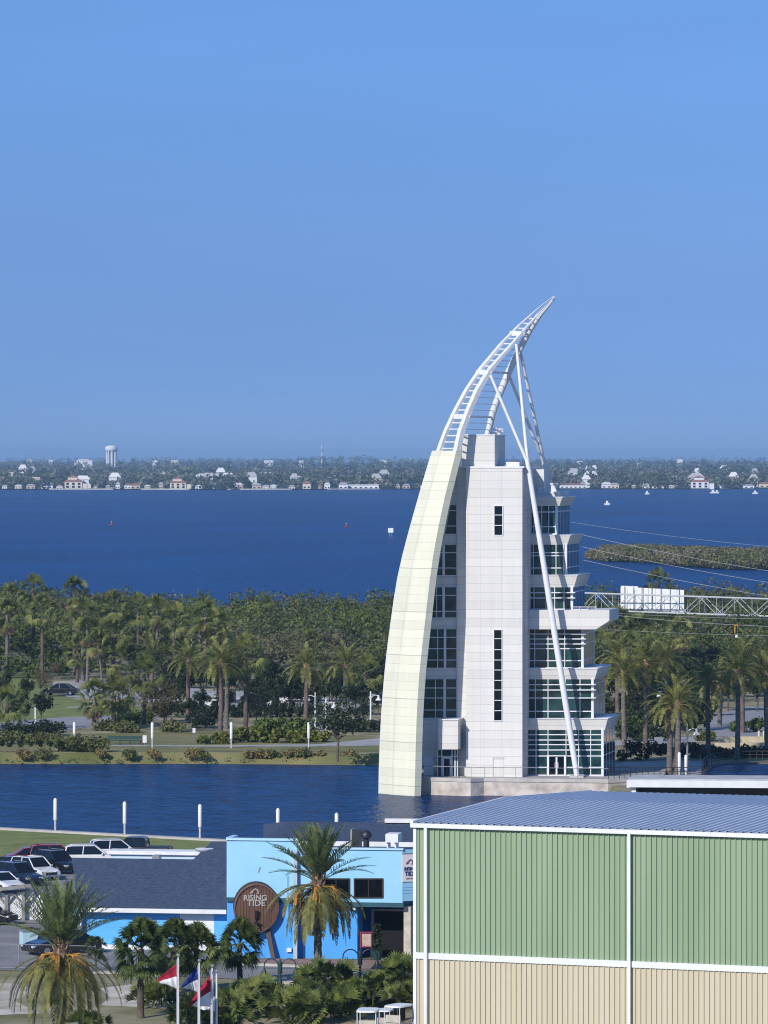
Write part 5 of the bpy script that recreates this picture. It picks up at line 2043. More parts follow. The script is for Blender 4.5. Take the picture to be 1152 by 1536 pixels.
# lattice shed at the left edge
sh = thing('lattice_shed', 'open grey timber carport with white lattice screens at the left edge', 'shed', G(20, 1384))
tim = mat('grey timber', (0.24, 0.235, 0.225), 0.85, 0.2, 2)


def L(px, py, v=0.0):
    Y = 329.0 + v
    return W(px, py, Y)


b = MB()
b.hexa([L(-60, 1339, 0), L(50, 1325, 0), L(50, 1325, 7), L(-60, 1339, 7)], [p - Vector((0, 0, .22)) for p in (L(-60, 1339, 0), L(50, 1325, 0), L(50, 1325, 7), L(-60, 1339, 7))])
b.build('roof', tim, sh)
for px in (9.5, 35, -30):
    b = MB()
    p = L(px, 1335, 0.5)
    b.box((p.x, p.y, (p.z + LZ) / 2), (0.22, 0.22, p.z - LZ), 0)
    b.tube([p + Vector((0, 0, -1.0)), p + Vector((0.75, 0, -0.05))], 0.07, 5)
    b.tube([p + Vector((0, 0, -1.0)), p + Vector((-0.75, 0, -0.05))], 0.07, 5)
    b.build('post', tim, sh)
b = MB()
for x0, x1 in ((11.5, 33), (-28, 7)):
    p, q = L(x0, 1345, 0.6), L(x1, 1345, 0.6)
    z0, z1 = LZ + 0.1, L(20, 1341).z
    n = int((q.x - p.x) / 0.17)
    H_ = z1 - z0
    for k in range(-int(H_ / 0.17), n):
        for sg_ in (1, -1):
            xa = p.x + k * 0.17
            pts = []
            for z in (z0, z1):
                x = xa + (z - z0) if sg_ > 0 else xa + H_ - (z - z0)
                pts.append([x, z])
            (xa_, za_), (xb_, zb_) = pts
            # clip to the panel
            def cl(x, z, xo, zo):
                if x < p.x and xo != x:
                    t = (p.x - x) / (xo - x)
                    return p.x, z + (zo - z) * t
                if x > q.x and xo != x:
                    t = (q.x - x) / (xo - x)
                    return q.x, z + (zo - z) * t
                return x, z
            if max(xa_, xb_) <= p.x or min(xa_, xb_) >= q.x:
                continue
            A = cl(xa_, za_, xb_, zb_)
            B_ = cl(xb_, zb_, xa_, za_)
            y = p.y + (0.02 if sg_ > 0 else 0)
            b.hexa([(A[0] - .045, y, A[1]), (A[0] + .045, y, A[1]), (A[0] + .045, y + .015, A[1]), (A[0] - .045, y + .015, A[1])],
                   [(B_[0] - .045, y, B_[1]), (B_[0] + .045, y, B_[1]), (B_[0] + .045, y + .015, B_[1]), (B_[0] - .045, y + .015, B_[1])])
b.build('lattice', white_plain, sh)
b = MB()
p, q = L(36, 1336, 0.8), L(64, 1336, 0.8)
b.prism([Vector((p.x, p.y, LZ + .05)), Vector((q.x, q.y, LZ + .05)), Vector((q.x, q.y, p.z)), Vector((p.x, p.y, p.z))], (0, 0.15, 0))
b.build('wall', white_plain, sh)
b = MB()
p = G(43, 1417)
b.box((p.x, p.y, LZ + 0.42), (0.95, 0.8, 0.84), 0.35)
bx_ = tag(b.build('utility_box', mat('pale cyan paint', (0.42, 0.60, 0.66), 0.6, 0.06, 2), None, org=p), 'pale cyan utility box on the kerb by the street at the left', 'box')
b = MB()
b.box((p.x, p.y, LZ + 0.87), (1.05, 0.9, 0.07), 0.35)
b.build('lid', mat('grey green lid', (0.2, 0.26, 0.24), 0.7), bx_)
for nm, (xa, ya, xb, yb_) in (('far', (30, 1418, 330, 1424)), ('near', (330, 1424, 344, 1440))):
    pass
# wheel stops by the street
for xa, xb, y in ((140, 186, 1461), (221, 243, 1465), (364, 392, 1472), (424, 450, 1476)):
    p, q = G(xa, y), G(xb, y)
    b = MB()
    b.prism([p + Vector((0, 0, .14)), q + Vector((0, 0, .14)), q + Vector((0, .22, .14)), p + Vector((0, .22, .14))], (0, 0, -0.16))
    tag(b.build('wheel_stop', concrete, None, org=p), 'pale concrete wheel stop lying along the near edge of the street', 'wheel stop', 'wheel stops along the street')
# wire fence along the verge
fc_ = thing('wire_fence', 'low chain link fence with thin grey posts behind the left palm', 'fence', G(85, 1454))
b = MB()
fp = [(-40, 1453), (28, 1454), (84, 1455), (143, 1457)]
for px, gy in fp:
    p = G(px, gy)
    b.tube([p, p + Vector((0, 0, 1.5))], 0.035, 6)
b.build('post', grey_metal, fc_)
b = MB()
pts = [G(x, y) for x, y in fp]
for p, q in zip(pts[:-1], pts[1:]):
    for z in (1.45, 0.1):
        b.tube([p + Vector((0, 0, z)), q + Vector((0, 0, z))], 0.02, 5)
b.build('rail', grey_metal, fc_)
b = MB()
for p, q in zip(pts[:-1], pts[1:]):
    n = int((q - p).length / 0.16)
    for k in range(n):
        a = p.lerp(q, k / n)
        c_ = p.lerp(q, min(1, (k + 4) / n))
        for s_ in (0, 1):
            z0, z1 = (0.1, 1.45) if s_ else (1.45, 0.1)
            b.hexa([a + Vector((0, 0, z0)), a + Vector((.004, 0, z0)), a + Vector((.004, .004, z0)), a + Vector((0, .004, z0))],
                   [c_ + Vector((0, 0, z1)), c_ + Vector((.004, 0, z1)), c_ + Vector((.004, .004, z1)), c_ + Vector((0, .004, z1))])
b.build('wire_mesh', grey_metal, fc_)

# parking signs by the blue wall
blue_sign = mat('blue sign', (0.03, 0.13, 0.5), 0.5)
for px, cy, gy, m_, lb in ((179.5, 1374, 1420, blue_sign, 'blue accessible parking sign above a white plate before the sky blue wall'), (277.5, 1376, 1422, blue_sign, 'blue accessible parking sign in front of the white part of the wall'), (312, 1397, 1424, grey_metal, 'plain grey sign seen from behind near the barrel sign')):
    p = G(px, gy)
    s = FPX / p.y
    h = (gy - cy) / s
    t = thing('parking_sign', lb, 'sign', p)
    b = MB()
    b.tube([p, p + Vector((0, 0, h + 0.1))], 0.035, 6)
    b.build('post', grey_metal, t)
    b = MB()
    b.box(p + Vector((0, -0.05, h)), (0.27, 0.02, 0.32) if m_ is blue_sign else (0.3, 0.02, 0.45))
    pl = b.build('plate', m_, t)
    if m_ is blue_sign:
        b = MB()
        c_ = p + Vector((0, -0.066, h))
        b.lathe([(0.028, -0.02), (0.028, 0.02)], c_ + Vector((-0.01, 0, .10)), 8)
        b.box(c_ + Vector((-0.01, 0, 0.03)), (0.035, 0.01, 0.12))
        b.box(c_ + Vector((0.035, 0, 0.0)), (0.09, 0.01, 0.03))
        b.tube([c_ + Vector((0.08 * math.cos(a) - .01, 0, -0.05 + 0.075 * math.sin(a))) for a in [R(130 + k * 24) for k in range(10)]], 0.013, 5)
        b.build('symbol', white_paint, pl)
        b = MB()
        b.box(p + Vector((0, -0.05, h - 0.33)), (0.27, 0.02, 0.26))
        b.build('plate', white_paint, t)

# ------------------------------------------------------------------ vehicles
tyre_m = mat('tyre', (0.012, 0.012, 0.013), 0.85, 0.2, 6)
rim_m = mat('wheel rim', (0.35, 0.36, 0.37), 0.35, 0.1, 6, spec=0.6, metal=0.6)
car_glass = mat('car glass', (0.006, 0.008, 0.010), 0.04, 0.2, 2, spec=0.6)
lamp_m = mat('headlamp', (0.6, 0.62, 0.64), 0.15, 0.05, 2, spec=0.7)
tail_m = mat('tail lamp', (0.30, 0.02, 0.02), 0.2, 0.05, 2)


def paint(name, c):
    m = mat(name, c, 0.25, 0.03, 1.5, spec=0.5)
    m.node_tree.nodes['Principled BSDF'].inputs['Coat Weight'].default_value = 0.6
    return m


def make_car(kind, pm, label, group=None):
    """front looks along +x"""
    t = thing('parked_car' if kind != 'pickup' else 'parked_pickup', label, 'car' if kind != 'pickup' else 'pickup truck', (0, 0, 0), group)
    if kind == 'suv':
        Ln, Wd, sill, belt, roof = 4.7, 1.9, 0.32, 1.05, 1.72
        cab = [(-2.25, belt), (-2.05, roof - .08), (-1.6, roof), (0.25, roof), (1.05, belt + .02)]
    elif kind == 'sedan':
        Ln, Wd, sill, belt, roof = 4.7, 1.82, 0.26, 0.92, 1.44
        cab = [(-1.75, belt), (-0.95, roof - .04), (-0.4, roof), (0.35, roof - .02), (1.2, belt)]
    else:
        Ln, Wd, sill, belt, roof = 5.6, 1.95, 0.42, 1.15, 1.88
        cab = [(-0.9, belt), (-0.75, roof - .08), (-0.4, roof), (0.75, roof), (1.45, belt + .02)]
    h = Ln / 2
    prof = [(-h, sill + .12), (-h + .03, belt - .12), (-h + .18, belt), (cab[-1][0], belt), (h - .45, belt - .16), (h - .06, belt - .38), (h, sill + .25), (h - .08, sill), (-h + .1, sill)]
    if kind == 'pickup':
        prof = [(-h, sill + .12), (-h, belt - .04), (cab[0][0], belt - .04), (cab[0][0], belt), (cab[-1][0], belt), (h - .35, belt - .10), (h - .03, belt - .3), (h, sill + .25), (h - .08, sill), (-h + .1, sill)]
    b = MB()
    rows = []
    for y, sx_, dz in ((-Wd / 2, 0.97, 0.05), (-Wd / 2 + .12, 1, 0), (Wd / 2 - .12, 1, 0), (Wd / 2, 0.97, 0.05)):
        rows.append(b.pts([(x * sx_, y, z - (dz if z > 0.7 else -dz)) for x, z in prof]))
    n = len(prof)
    for a, c in zip(rows[:-1], rows[1:]):
        for k in range(n):
            k2 = (k + 1) % n
            b.face((a + k, a + k2, c + k2, c + k))
    b.face([rows[0] + k for k in range(n)])
    b.face([rows[-1] + k for k in range(n)][::-1])
    # roof panel and pillars
    yi, yo = Wd / 2 - 0.26, Wd / 2 - 0.10
    b.hexa([(cab[1][0], -yi, cab[1][1] - .0), (cab[2][0], -yi, roof), (cab[3][0], -yi, roof), (cab[3][0], yi, roof), (cab[2][0], yi, roof), (cab[1][0], yi, cab[1][1])],
           [(cab[1][0], -yi, cab[1][1] + .05), (cab[2][0], -yi, roof + .06), (cab[3][0], -yi, roof + .05), (cab[3][0], yi, roof + .05), (cab[2][0], yi, roof + .06), (cab[1][0], yi, cab[1][1] + .05)])
    for s in (-1, 1):
        for (x0, z0), (x1, z1) in ((cab[0], cab[1]), (cab[4], cab[3]), ((cab[2][0] * 0.5 + cab[3][0] * 0.5 - .1, belt), (cab[2][0] * 0.5 + cab[3][0] * 0.5, roof))):
            b.tube([(x0, s * yo, z0), (x1, s * (yi + .015), z1)], 0.055, 5)
        b.tube([(cab[1][0], s * (yi + .01), cab[1][1] + .02), (cab[2][0], s * (yi + .01), roof + .02), (cab[3][0], s * (yi + .01), roof + .02)], 0.045, 5)
    body = b.build('body', pm, t)
    bv = body.modifiers.new('soft', 'BEVEL')
    bv.width = 0.05
    bv.segments = 2
    bv.limit_method = 'ANGLE'
    g = MB()
    i0 = g.pts([(x, -yo if z <= belt + .03 else -yi, z) for x, z in cab])
    i1 = g.pts([(x, yo if z <= belt + .03 else yi, z) for x, z in cab])
    m_ = len(cab)
    g.face([i0 + k for k in range(m_)])
    g.face([i1 + k for k in range(m_)][::-1])
    for k in range(m_):
        k2 = (k + 1) % m_
        g.face((i0 + k, i0 + k2, i1 + k2, i1 + k))
    g.build('windows', car_glass, t)
    wx = h - 0.9
    for x in (-wx, wx):
        for s in (-1, 1):
            wr = 0.36 if kind != 'sedan' else 0.32
            b = MB()
            y0 = s * (Wd / 2 - 0.20)
            b.tube([(x, y0, wr), (x, y0 + s * .21, wr)], wr, 18)
            w_ = b.build('wheel', tyre_m, t)
            b = MB()
            b.tube([(x, y0 + s * .205, wr), (x, y0 + s * .225, wr)], wr * .62, 14)
            b.build('rim', rim_m, w_)
    for s in (-1, 1):
        b = MB()
        b.box((h - .13, s * (Wd / 2 - .32), belt - .36), (0.2, 0.38, 0.15))
        b.build('headlight', lamp_m, t)
        b = MB()
        b.box((-h + .03, s * (Wd / 2 - .2), belt - .22), (0.1, 0.2, 0.26))
        b.build('tail_light', tail_m, t)
        b = MB()
        b.box((cab[-1][0] - .25, s * (Wd / 2 + .07), belt + .06), (0.12, 0.2, 0.14))
        b.build('mirror', pm, t)
    b = MB()
    b.box((h - .02, 0, sill + .28), (0.06, Wd * .55, 0.2))
    b.build('grille', dark_metal, t)
    if kind == 'suv':
        b = MB()
        for s in (-1, 1):
            b.tube([(cab[2][0] + .1, s * (yi - .05), roof + .1), (cab[3][0] - .1, s * (yi - .05), roof + .1)], 0.025, 5)
        b.build('roof_rail', grey_metal, t)
    if kind == 'pickup':
        b = MB()
        b.box((-1.85, 0, belt - .02), (1.75, Wd - .36, 0.05))
        b.build('bed_liner', dark_metal, t)
    return t


pw, pk, pb, pr, pg = paint('white car paint', (0.72, 0.72, 0.72)), paint('black car paint', (0.008, 0.008, 0.010)), paint('dark blue car paint', (0.012, 0.022, 0.06)), paint('red car paint', (0.22, 0.012, 0.018)), paint('silver car paint', (0.42, 0.44, 0.46))
CARS = [  # kind, paint, px, ground row, rz degrees, label
    ('suv', pr, 86, 1299, 8, 'dark red car behind the black one, its roof showing below the lawn'),
    ('sedan', pr, 52, 1298, 12, 'low red car furthest left of the red cars, mostly hidden'),
    ('suv', pw, 138, 1300, 5, 'white car directly behind the ridge of the shingle roof'),
    ('suv', pw, 176, 1291, 12, 'white car behind the pale annex parapet, left of the black pickup'),
    ('pickup', pk, 206, 1290, 172, 'black pickup with a pale roof line behind the annex parapet'),
    ('suv', pk, 84, 1309, -50, 'black car in front of the dark red one beside the shingle roof'),
    ('suv', pw, 52, 1319, -52, 'white car with a dark roof in the middle of the parked group'),
    ('sedan', pk, 20, 1313, -55, 'black car behind the white one with the dark roof'),
    ('suv', pb, 28, 1328, -52, 'dark blue car in the second row from the lattice shed'),
    ('sedan', pk, 6, 1321, -55, 'black car at the left edge behind the dark blue one'),
    ('sedan', pw, 0, 1337, -52, 'white car half cut by the left edge, nearest the shed roof'),
    ('sedan', pb, -26, 1331, -52, 'dark blue car at the left edge cut by the photo'),
]
for kind, pm, px, gy, rz, lb in CARS:
    put(make_car(kind, pm, lb), G(px, gy), R(rz), 0.9)
put(make_car('sedan', pk, 'black car parked at the kerb behind the left date palm'), G(92, 1431), R(212))
put(make_car('sedan', pk, 'dark car standing under the lattice shed at the left edge'), G(-30, 1386), R(-20))
put(make_car('sedan', pk, 'black car parked across the basin by the leafless tan tree'), G(90, 1043), R(172))

# golf carts in the bottom right corner
for i, (px, gy, rz, s, lb) in enumerate(((552, 1566, 84, 0.95, 'golf cart with a flat white roof seen from behind, nearest'), (598, 1556, 60, 0.9, 'golf cart with an oval white roof beside the warehouse corner'), (577, 1553, 80, 0.72, 'smaller golf cart with a narrow pale roof between the other two'))):
    t = thing('golf_cart', lb, 'golf cart')
    b = MB()
    hx, hy = 0.95, 0.6
    pts = [(hx * math.copysign(abs(math.cos(a)) ** 0.5, math.cos(a)), hy * math.copysign(abs(math.sin(a)) ** 0.5, math.sin(a)), 1.78 + 0.0) for a in [2 * math.pi * k / 24 for k in range(24)]]
    b.hexa(pts, [(x * 0.94, y * 0.94, z + 0.09) for x, y, z in pts])
    b.build('roof', white_paint, t)
    for x in (-0.75, 0.7):
        for y in (-0.5, 0.5):
            b = MB()
            b.tube([(x * 1.05, y, 0.75), (x, y, 1.8)], 0.025, 5)
            b.build('roof_post', white_paint, t)
    b = MB()
    b.hexa([(-1.1, -.55, .3), (1.15, -.5, .3), (1.15, .5, .3), (-1.1, .55, .3)], [(-1.1, -.55, .78), (1.0, -.42, .72), (1.0, .42, .72), (-1.1, .55, .78)])
    b.build('body', paint('dark cart paint', (0.07, 0.075, 0.07)), t)
    b = MB()
    b.box((-0.35, 0, 0.86), (0.5, 0.95, 0.16))
    b.box((-0.62, 0, 1.12), (0.12, 0.95, 0.42), 0, 0)
    b.build('seat', mat('pale seat', (0.5, 0.46, 0.4), 0.7), t)
    for x in (-0.75, 0.75):
        for y in (-0.5, 0.5):
            b = MB()
            b.tube([(x, y - .09, .22), (x, y + .09, .22)], 0.22, 14)
            b.build('wheel', tyre_m, t)
    put(t, G(px, gy), R(rz), s)
df = thing('timber_fence', 'dark low timber fence in two rails beside the golf carts', 'fence', G(560, 1520))
b = MB()
for (xa, ya), (xb, yb_), h in (((533, 1520), (583, 1508), 0.55), ((565, 1521), (610, 1508), 0.55), ((571, 1540), (608, 1528), 0.55)):
    p, q = G(xa, ya), G(xb, yb_)
    b.prism([p, q, q + Vector((0, 0, h)), p + Vector((0, 0, h))], (0, 0.12, 0))
    b.prism([p + Vector((0, -.08, h)), q + Vector((0, -.08, h)), q + Vector((0, -.08, h + .07)), p + Vector((0, -.08, h + .07))], (0, 0.28, 0))
b.build('boards', mat('dark weathered boards', (0.035, 0.035, 0.04), 0.85, 0.25, 2), df)

# ------------------------------------------------------------------ flags
red_f = mat('red flag cloth', (0.30, 0.012, 0.035), 0.85, 0.1, 2)
blue_f = mat('blue flag cloth', (0.015, 0.03, 0.18), 0.85, 0.1, 2)
slate_f = mat('slate blue flag cloth', (0.07, 0.095, 0.16), 0.85, 0.1, 2)
white_f = mat('white flag cloth', (0.76, 0.76, 0.78), 0.85, 0.04, 2)
pole_m = mat('brushed pole', (0.66, 0.67, 0.69), 0.3, 0.06, 3, spec=0.5)
FL_ = [(267.5, 1433, 236, red_f, 1446, 1487, 1.0, 0.8, 'leftmost flag, red above white, blowing to the left from its own pole', 'tallest white flagpole, leftmost of the four'),
       (299, 1441, 237, blue_f, 1450, 1492, 0.82, 0.95, 'dark blue and white flag drooping to the left, second from the left', 'white flagpole second from the left'),
       (318.5, 1449, 238, red_f, 1463, 1514, 0.85, 1.1, 'red and white flag hanging limp, third from the left', 'white flagpole third from the left'),
       (325, 1457, 239, slate_f, 1472, 1520, 0.9, 1.0, 'slate blue and white flag hanging limp, rightmost', 'lowest white flagpole, rightmost of the four')]
for i, (px, py, Y, m_, y0, y1, fly, dr_, lb, lp) in enumerate(FL_):
    top = W(px, py, Y)
    t = thing('flagpole', lp, 'flagpole', (top.x, top.y, LZ))
    b = MB()
    b.tube([(top.x, top.y, LZ), (top.x, top.y, top.z - 0.1)], [0.062, 0.042], 10)
    b.build('pole', pole_m, t, True)
    b = MB()
    b.lathe([(0.01, -0.09), (0.07, -0.05), (0.085, 0.0), (0.07, 0.055), (0.01, 0.085)], top, 12)
    b.build('finial', mat('silver ball', (0.55, 0.56, 0.57), 0.2, 0.03, 2, metal=0.8), t, True)
    b = MB()
    b.tube([(top.x - .10, top.y, LZ + 1), (top.x - .07, top.y, top.z - 0.2)], 0.006, 4)
    b.build('halyard', white_f, t)
    zt_, zb_ = W(px, y0, Y).z, W(px, y1 - 3, Y).z
    h = zt_ - zb_
    nx, nz = 16, 10
    b = MB()
    ids = []
    Lf = h * 0.92 * fly
    for a in range(nx + 1):
        u = a / nx
        row = []
        for c in range(nz + 1):
            v = c / nz
            sag = dr_ * h * 0.80 * u ** 1.15
            x = top.x - 0.07 - Lf * u * (0.86 - 0.22 * v)
            z = zt_ - v * h * (1 - 0.52 * u * (0.8 if i in (2, 3) else 1.0)) - sag * (1 - 0.55 * v)
            y = top.y + 0.16 * math.sin(u * 9 + v * 2 + i) * u ** 0.5 + 0.05 * math.sin(v * 7 + i)
            row.append((x, y, z))
        ids.append(b.pts(row))
    for a in range(nx):
        for c in range(nz):
            b.cur = 0 if c < nz // 2 else 1
            b.face((ids[a] + c, ids[a] + c + 1, ids[a + 1] + c + 1, ids[a + 1] + c))
    f = b.build('flag', [m_, white_f], None, True, org=(top.x, top.y, zb_))
    tag(f, lb, 'flag')
    so = f.modifiers.new('cloth', 'SOLIDIFY')
    so.thickness = 0.008

# ------------------------------------------------------------------ lamps and poles
teal_m = mat('dark green lamp metal', (0.015, 0.05, 0.05), 0.5, 0.15, 4, spec=0.5)
teal_b = mat('black green lamp metal', (0.010, 0.020, 0.03), 0.5, 0.15, 4, spec=0.5)


def gooseneck(px, gy, yarm, yshade, dx, Y, m_, label):
    p = W(px, gy, Y)
    p.z = LZ
    s = FPX / Y
    za, zs = W(px, yarm, Y).z, W(px, yshade, Y).z
    t = thing('street_lamp', label, 'street lamp', p)
    b = MB()
    b.tube([p, (p.x, p.y, za - dx / s * 0.9)], [0.09, 0.07], 10)
    b.lathe([(0.16, 0), (0.16, 0.25), (0.11, 0.5), (0.09, 0.6)], p, 10)
    zb = zs + 0.45
    b.lathe([(0.11, -0.25), (0.13, 0), (0.13, 0.3), (0.05, 0.5)], (p.x, p.y, zb - .2), 10)
    b.build('pole', m_, t)
    for sd_ in (-1, 1):
        b = MB()
        r_ = dx / s / 2 * 0.92
        cx = p.x + sd_ * (r_ + 0.1)
        pts = [(p.x + sd_ * .1, p.y, zb - 0.5), (p.x + sd_ * .1, p.y, za - r_)] + [(cx - sd_ * r_ * math.cos(a), p.y, za - r_ + r_ * math.sin(a)) for a in [math.pi * k / 10 for k in range(1, 10)]] + [(cx + sd_ * r_, p.y, za - r_ - 0.02), (cx + sd_ * r_, p.y, zs + 0.15)]
        b.tube(pts, 0.035, 7)
        b.tube([(p.x + sd_ * .1, p.y, za - r_ * 1.35), (cx + sd_ * r_, p.y, za - r_ * 1.35)], 0.015, 5)
        arm = b.build('arm', m_, t, True)
        b = MB()
        b.lathe([(0.06, 0.22), (0.10, 0.16), (0.14, 0.02), (0.19, 0.0), (0.20, -0.08), (0.36, -0.22), (0.36, -0.26), (0.05, -0.25)], (cx + sd_ * r_, p.y, zs), 16)
        b.build('lamp_shade', m_, arm)
    return t


gooseneck(540, 1500, 1424, 1446, 25, 285, teal_b, 'dark double armed lamp with bell shades in front of the restaurant entrance')
gooseneck(420, 1492, 1438, 1459, 23, 287, teal_m, 'green double armed lamp with bell shades standing over the street')

# white poles along both banks
pole_w = mat('white fibreglass pole', (0.74, 0.73, 0.71), 0.5, 0.05, 3)


def bank_pole(px, ty, gy, label, group, Y=None):
    p = G(px, gy, LZ + .1) if Y is None else Vector(((px - 576) * Y / FPX, Y, LZ))
    h = (gy - ty) * p.y / FPX
    t = thing('bank_pole', label, 'pole', p, group)
    b = MB()
    b.tube([p - Vector((0, 0, .3)), p + Vector((0, 0, h * .35))], 0.085, 8)
    b.build('stem', mat('pale grey stem', (0.5, 0.5, 0.5), 0.6), t, True)
    b = MB()
    b.lathe([(0.13, h * .33), (0.15, h * .36), (0.15, h * .95), (0.09, h * .985), (0.02, h)], p, 10)
    b.build('cover', pole_w, t, True)


for px, ty, gy, lb in ((83, 1197, 1247, 'white pole on the near bank seawall, leftmost'), (187, 1202, 1252, 'white pole on the near bank seawall, second from the left'), (300, 1206, 1258, 'white pole on the near bank seawall, left of the restaurant'),
                       (417, 1212, 1262, 'white pole on the near bank behind the left end of the grey shingle roof'), (505, 1219, 1268, 'white pole on the near bank behind the middle of the grey shingle roof')):
    bank_pole(px, ty, gy, lb, 'white poles along the near bank')
for px, ty, gy, lb in ((111.5, 1083, 1118, 'white pole on the far grass bank, behind the round shrubs'), (228.5, 1083, 1120, 'white pole on the far grass bank beside the green bench'), (347, 1083, 1121, 'white pole on the far grass bank at the yellow border'), (463, 1083, 1120, 'white pole on the far grass bank nearest the tower'),
                       (490, 1082, 1106, 'short pale pole behind the yellow border, right of the lamp post')):
    bank_pole(px, ty, gy, lb, 'white poles along the far bank')
for px, ty, gy, lb in ((1019, 1128, 1166, 'white pole on the plaza, left of a close pair'), (1029, 1132, 1166, 'white pole on the plaza, right of a close pair')):
    bank_pole(px, ty, gy, lb, 'white poles on the plaza')
lampw = mat('white lamp metal', (0.68, 0.70, 0.72), 0.45, 0.05, 2)
for px, ty, gy, sd_, lb in ((53, 1041, 1092, 1, 'white lamp post with one hanging shade by the road at the left'), (473, 1038, 1094, -1, 'white lamp post with a hanging shade near the straight date palm'), (489, 1048, 1108, 1, 'white lamp post half hidden by the small tree'), (556, 1037, 1098, 1, 'white lamp post close to the cream sail'), (1001, 1030, 1100, -1, 'thin pale lamp post among the shaded palms'), (1031, 1085, 1166, 1, 'thin dark lamp post beside the pair of plaza poles')):
    p = G(px, gy)
    h = (gy - ty) * p.y / FPX
    t = thing('lamp_post', lb, 'street lamp', p)
    b = MB()
    b.tube([p, p + Vector((0, 0, h))], [0.11, 0.08], 8)
    b.build('pole', lampw if px < 1031 else grey_metal, t)
    b = MB()
    q = p + Vector((0, 0, h * .86))
    b.tube([q, q + Vector((sd_ * 0.5, 0, .22)), q + Vector((sd_ * 0.85, 0, .15))], 0.045, 6)
    arm = b.build('arm', lampw, t)
    b = MB()
    b.lathe([(0.05, 0.12), (0.1, 0.05), (0.13, -0.18), (0.34, -0.42), (0.34, -0.46), (0.05, -0.45)], q + Vector((sd_ * .85, 0, .1)), 12)
    b.build('lamp_shade', lampw, arm)

# bench, small signs, bollards, boards across the basin
b = MB()
p, q = G(162, 1117), G(213, 1117)
bn_ = thing('bench', 'long dark green bench on the far grass bank', 'bench', p.lerp(q, .5))
b.box(p.lerp(q, .5) + Vector((0, 0, .42)), ((q - p).length, 0.45, 0.07))
b.build('seat', mat('green slats', (0.02, 0.06, 0.05), 0.6), bn_)
b = MB()
b.box(p.lerp(q, .5) + Vector((0, .26, .72)), ((q - p).length, 0.06, 0.38), 0, -0.15)
b.build('backrest', mat('green slats', (0.02, 0.06, 0.05)), bn_)
for f_ in (0.04, 0.35, 0.65, 0.96):
    b = MB()
    b.box(p.lerp(q, f_) + Vector((0, .02, .2)), (0.08, 0.42, 0.42))
    b.build('leg', dark_metal, bn_)
for px, ty, gy, w_, h_, lb in ((217, 1103, 1119, 0.4, 0.75, 'small white sign on a stick beside the green bench'), (291, 1092, 1108, 0.3, 0.5, 'small white sign with a green band in the bed left of the white pole')):
    p = G(px, gy)
    h = (gy - ty) * p.y / FPX
    t = thing('small_sign', lb, 'sign', p)
    b = MB()
    b.tube([p, p + Vector((0, 0, h))], 0.03, 6)
    b.build('post', grey_metal, t)
    b = MB()
    b.box(p + Vector((0, -.04, h - h_ / 2)), (w_, .03, h_))
    b.build('plate', white_paint, t)
t = thing('sign_board', 'small white framed signboard half buried in the mangrove wood', 'sign', G(293, 1000))
p = W(293, 951, 690)
b = MB()
b.box(p, (1.35, .1, 1.15))
b.build('panel', mat('pale sign back', (0.55, 0.6, 0.68), 0.5), t)
b = MB()
for dx in (-.68, -.23, .23, .68):
    b.box(p + Vector((dx, -.08, 0)), (.07, .05, 1.2))
b.box(p + Vector((0, -.08, .6)), (1.45, .05, .08))
for dx in (-.5, .5):
    b.tube([p + Vector((dx, .1, .5)), Vector((p.x + dx, p.y + .1, LZ))], 0.06, 5)
b.build('frame', white_paint, t)
p = G(433, 1101)
b = MB()
b.box(p + Vector((0, 0, .6)), (1.2, .4, 1.2), .3)
tag(b.build('info_board', white_plain, None, org=p), 'low white information board behind the yellow border', 'sign')
p = G(988, 1124)
b = MB()
b.box(p + Vector((0, 0, .62)), (0.9, .3, 1.25))
tag(b.build('control_cabinet', mat('grey blue cabinet', (0.22, 0.25, 0.30), 0.6), None, org=p), 'grey cabinet between the shaded palms on the plaza', 'cabinet')
# cream steps and small posts at the right
st = thing('planter_steps', 'low cream stepped planter wall at the right behind the shaded palms', 'planter', G(1120, 1125))
for k, (xa, xb, y, h) in enumerate(((1066, 1250, 1131, 0.45), (1072, 1250, 1126, 0.8), (1078, 1250, 1121, 1.1))):
    p, q = G(xa, y), G(xb, y)
    b = MB()
    b.prism([p, q, q + Vector((0, 0, h)), p + Vector((0, 0, h))], (0, 0.5, 0))
    b.build('step', mat('cream stone', (0.52, 0.45, 0.31), 0.85, 0.12, 1.5), st)
for i, px in enumerate((1138.5, 1146, 1153, 1163)):
    p = G(px, 1117)
    b = MB()
    b.lathe([(0.13, 0), (0.13, 0.75), (0.09, 0.82), (0.02, 0.84)], p + Vector((0, 0, .9 if False else 0.6)), 10)
    b.lathe([(0.16, 0), (0.16, 0.6)], p, 10)
    tag(b.build('bollard', mat('cream post paint', (0.62, 0.55, 0.42), 0.7), None, org=p), 'small cream bollard on the planter wall near the right edge', 'bollard', 'cream bollards at the planter wall')
# curved boardwalk
pts = [G(x, y) for x, y in ((1053, 1166), (1054, 1158), (1062, 1150), (1080, 1146), (1105, 1144), (1135, 1143.5), (1170, 1144), (1210, 1146))]
railing('railing', 'dark curved boardwalk railing at the right edge in the shade', [p + Vector((0, 0, .1)) for p in pts], 1.0, mat('shaded rail metal', (0.06, 0.055, 0.055), 0.6), 3, 0.6)
b = MB()
for p, q in zip(pts[:-1], pts[1:]):
    b.prism([p, q, q + Vector((0, 0, .12)), p + Vector((0, 0, .12))], Vector((0.2, -2.2, 0)))
tag(b.build('boardwalk', mat('boardwalk planks', (0.12, 0.11, 0.10), 0.85, 0.2, 2, stretch=(6, 1, 1))), kind='structure')

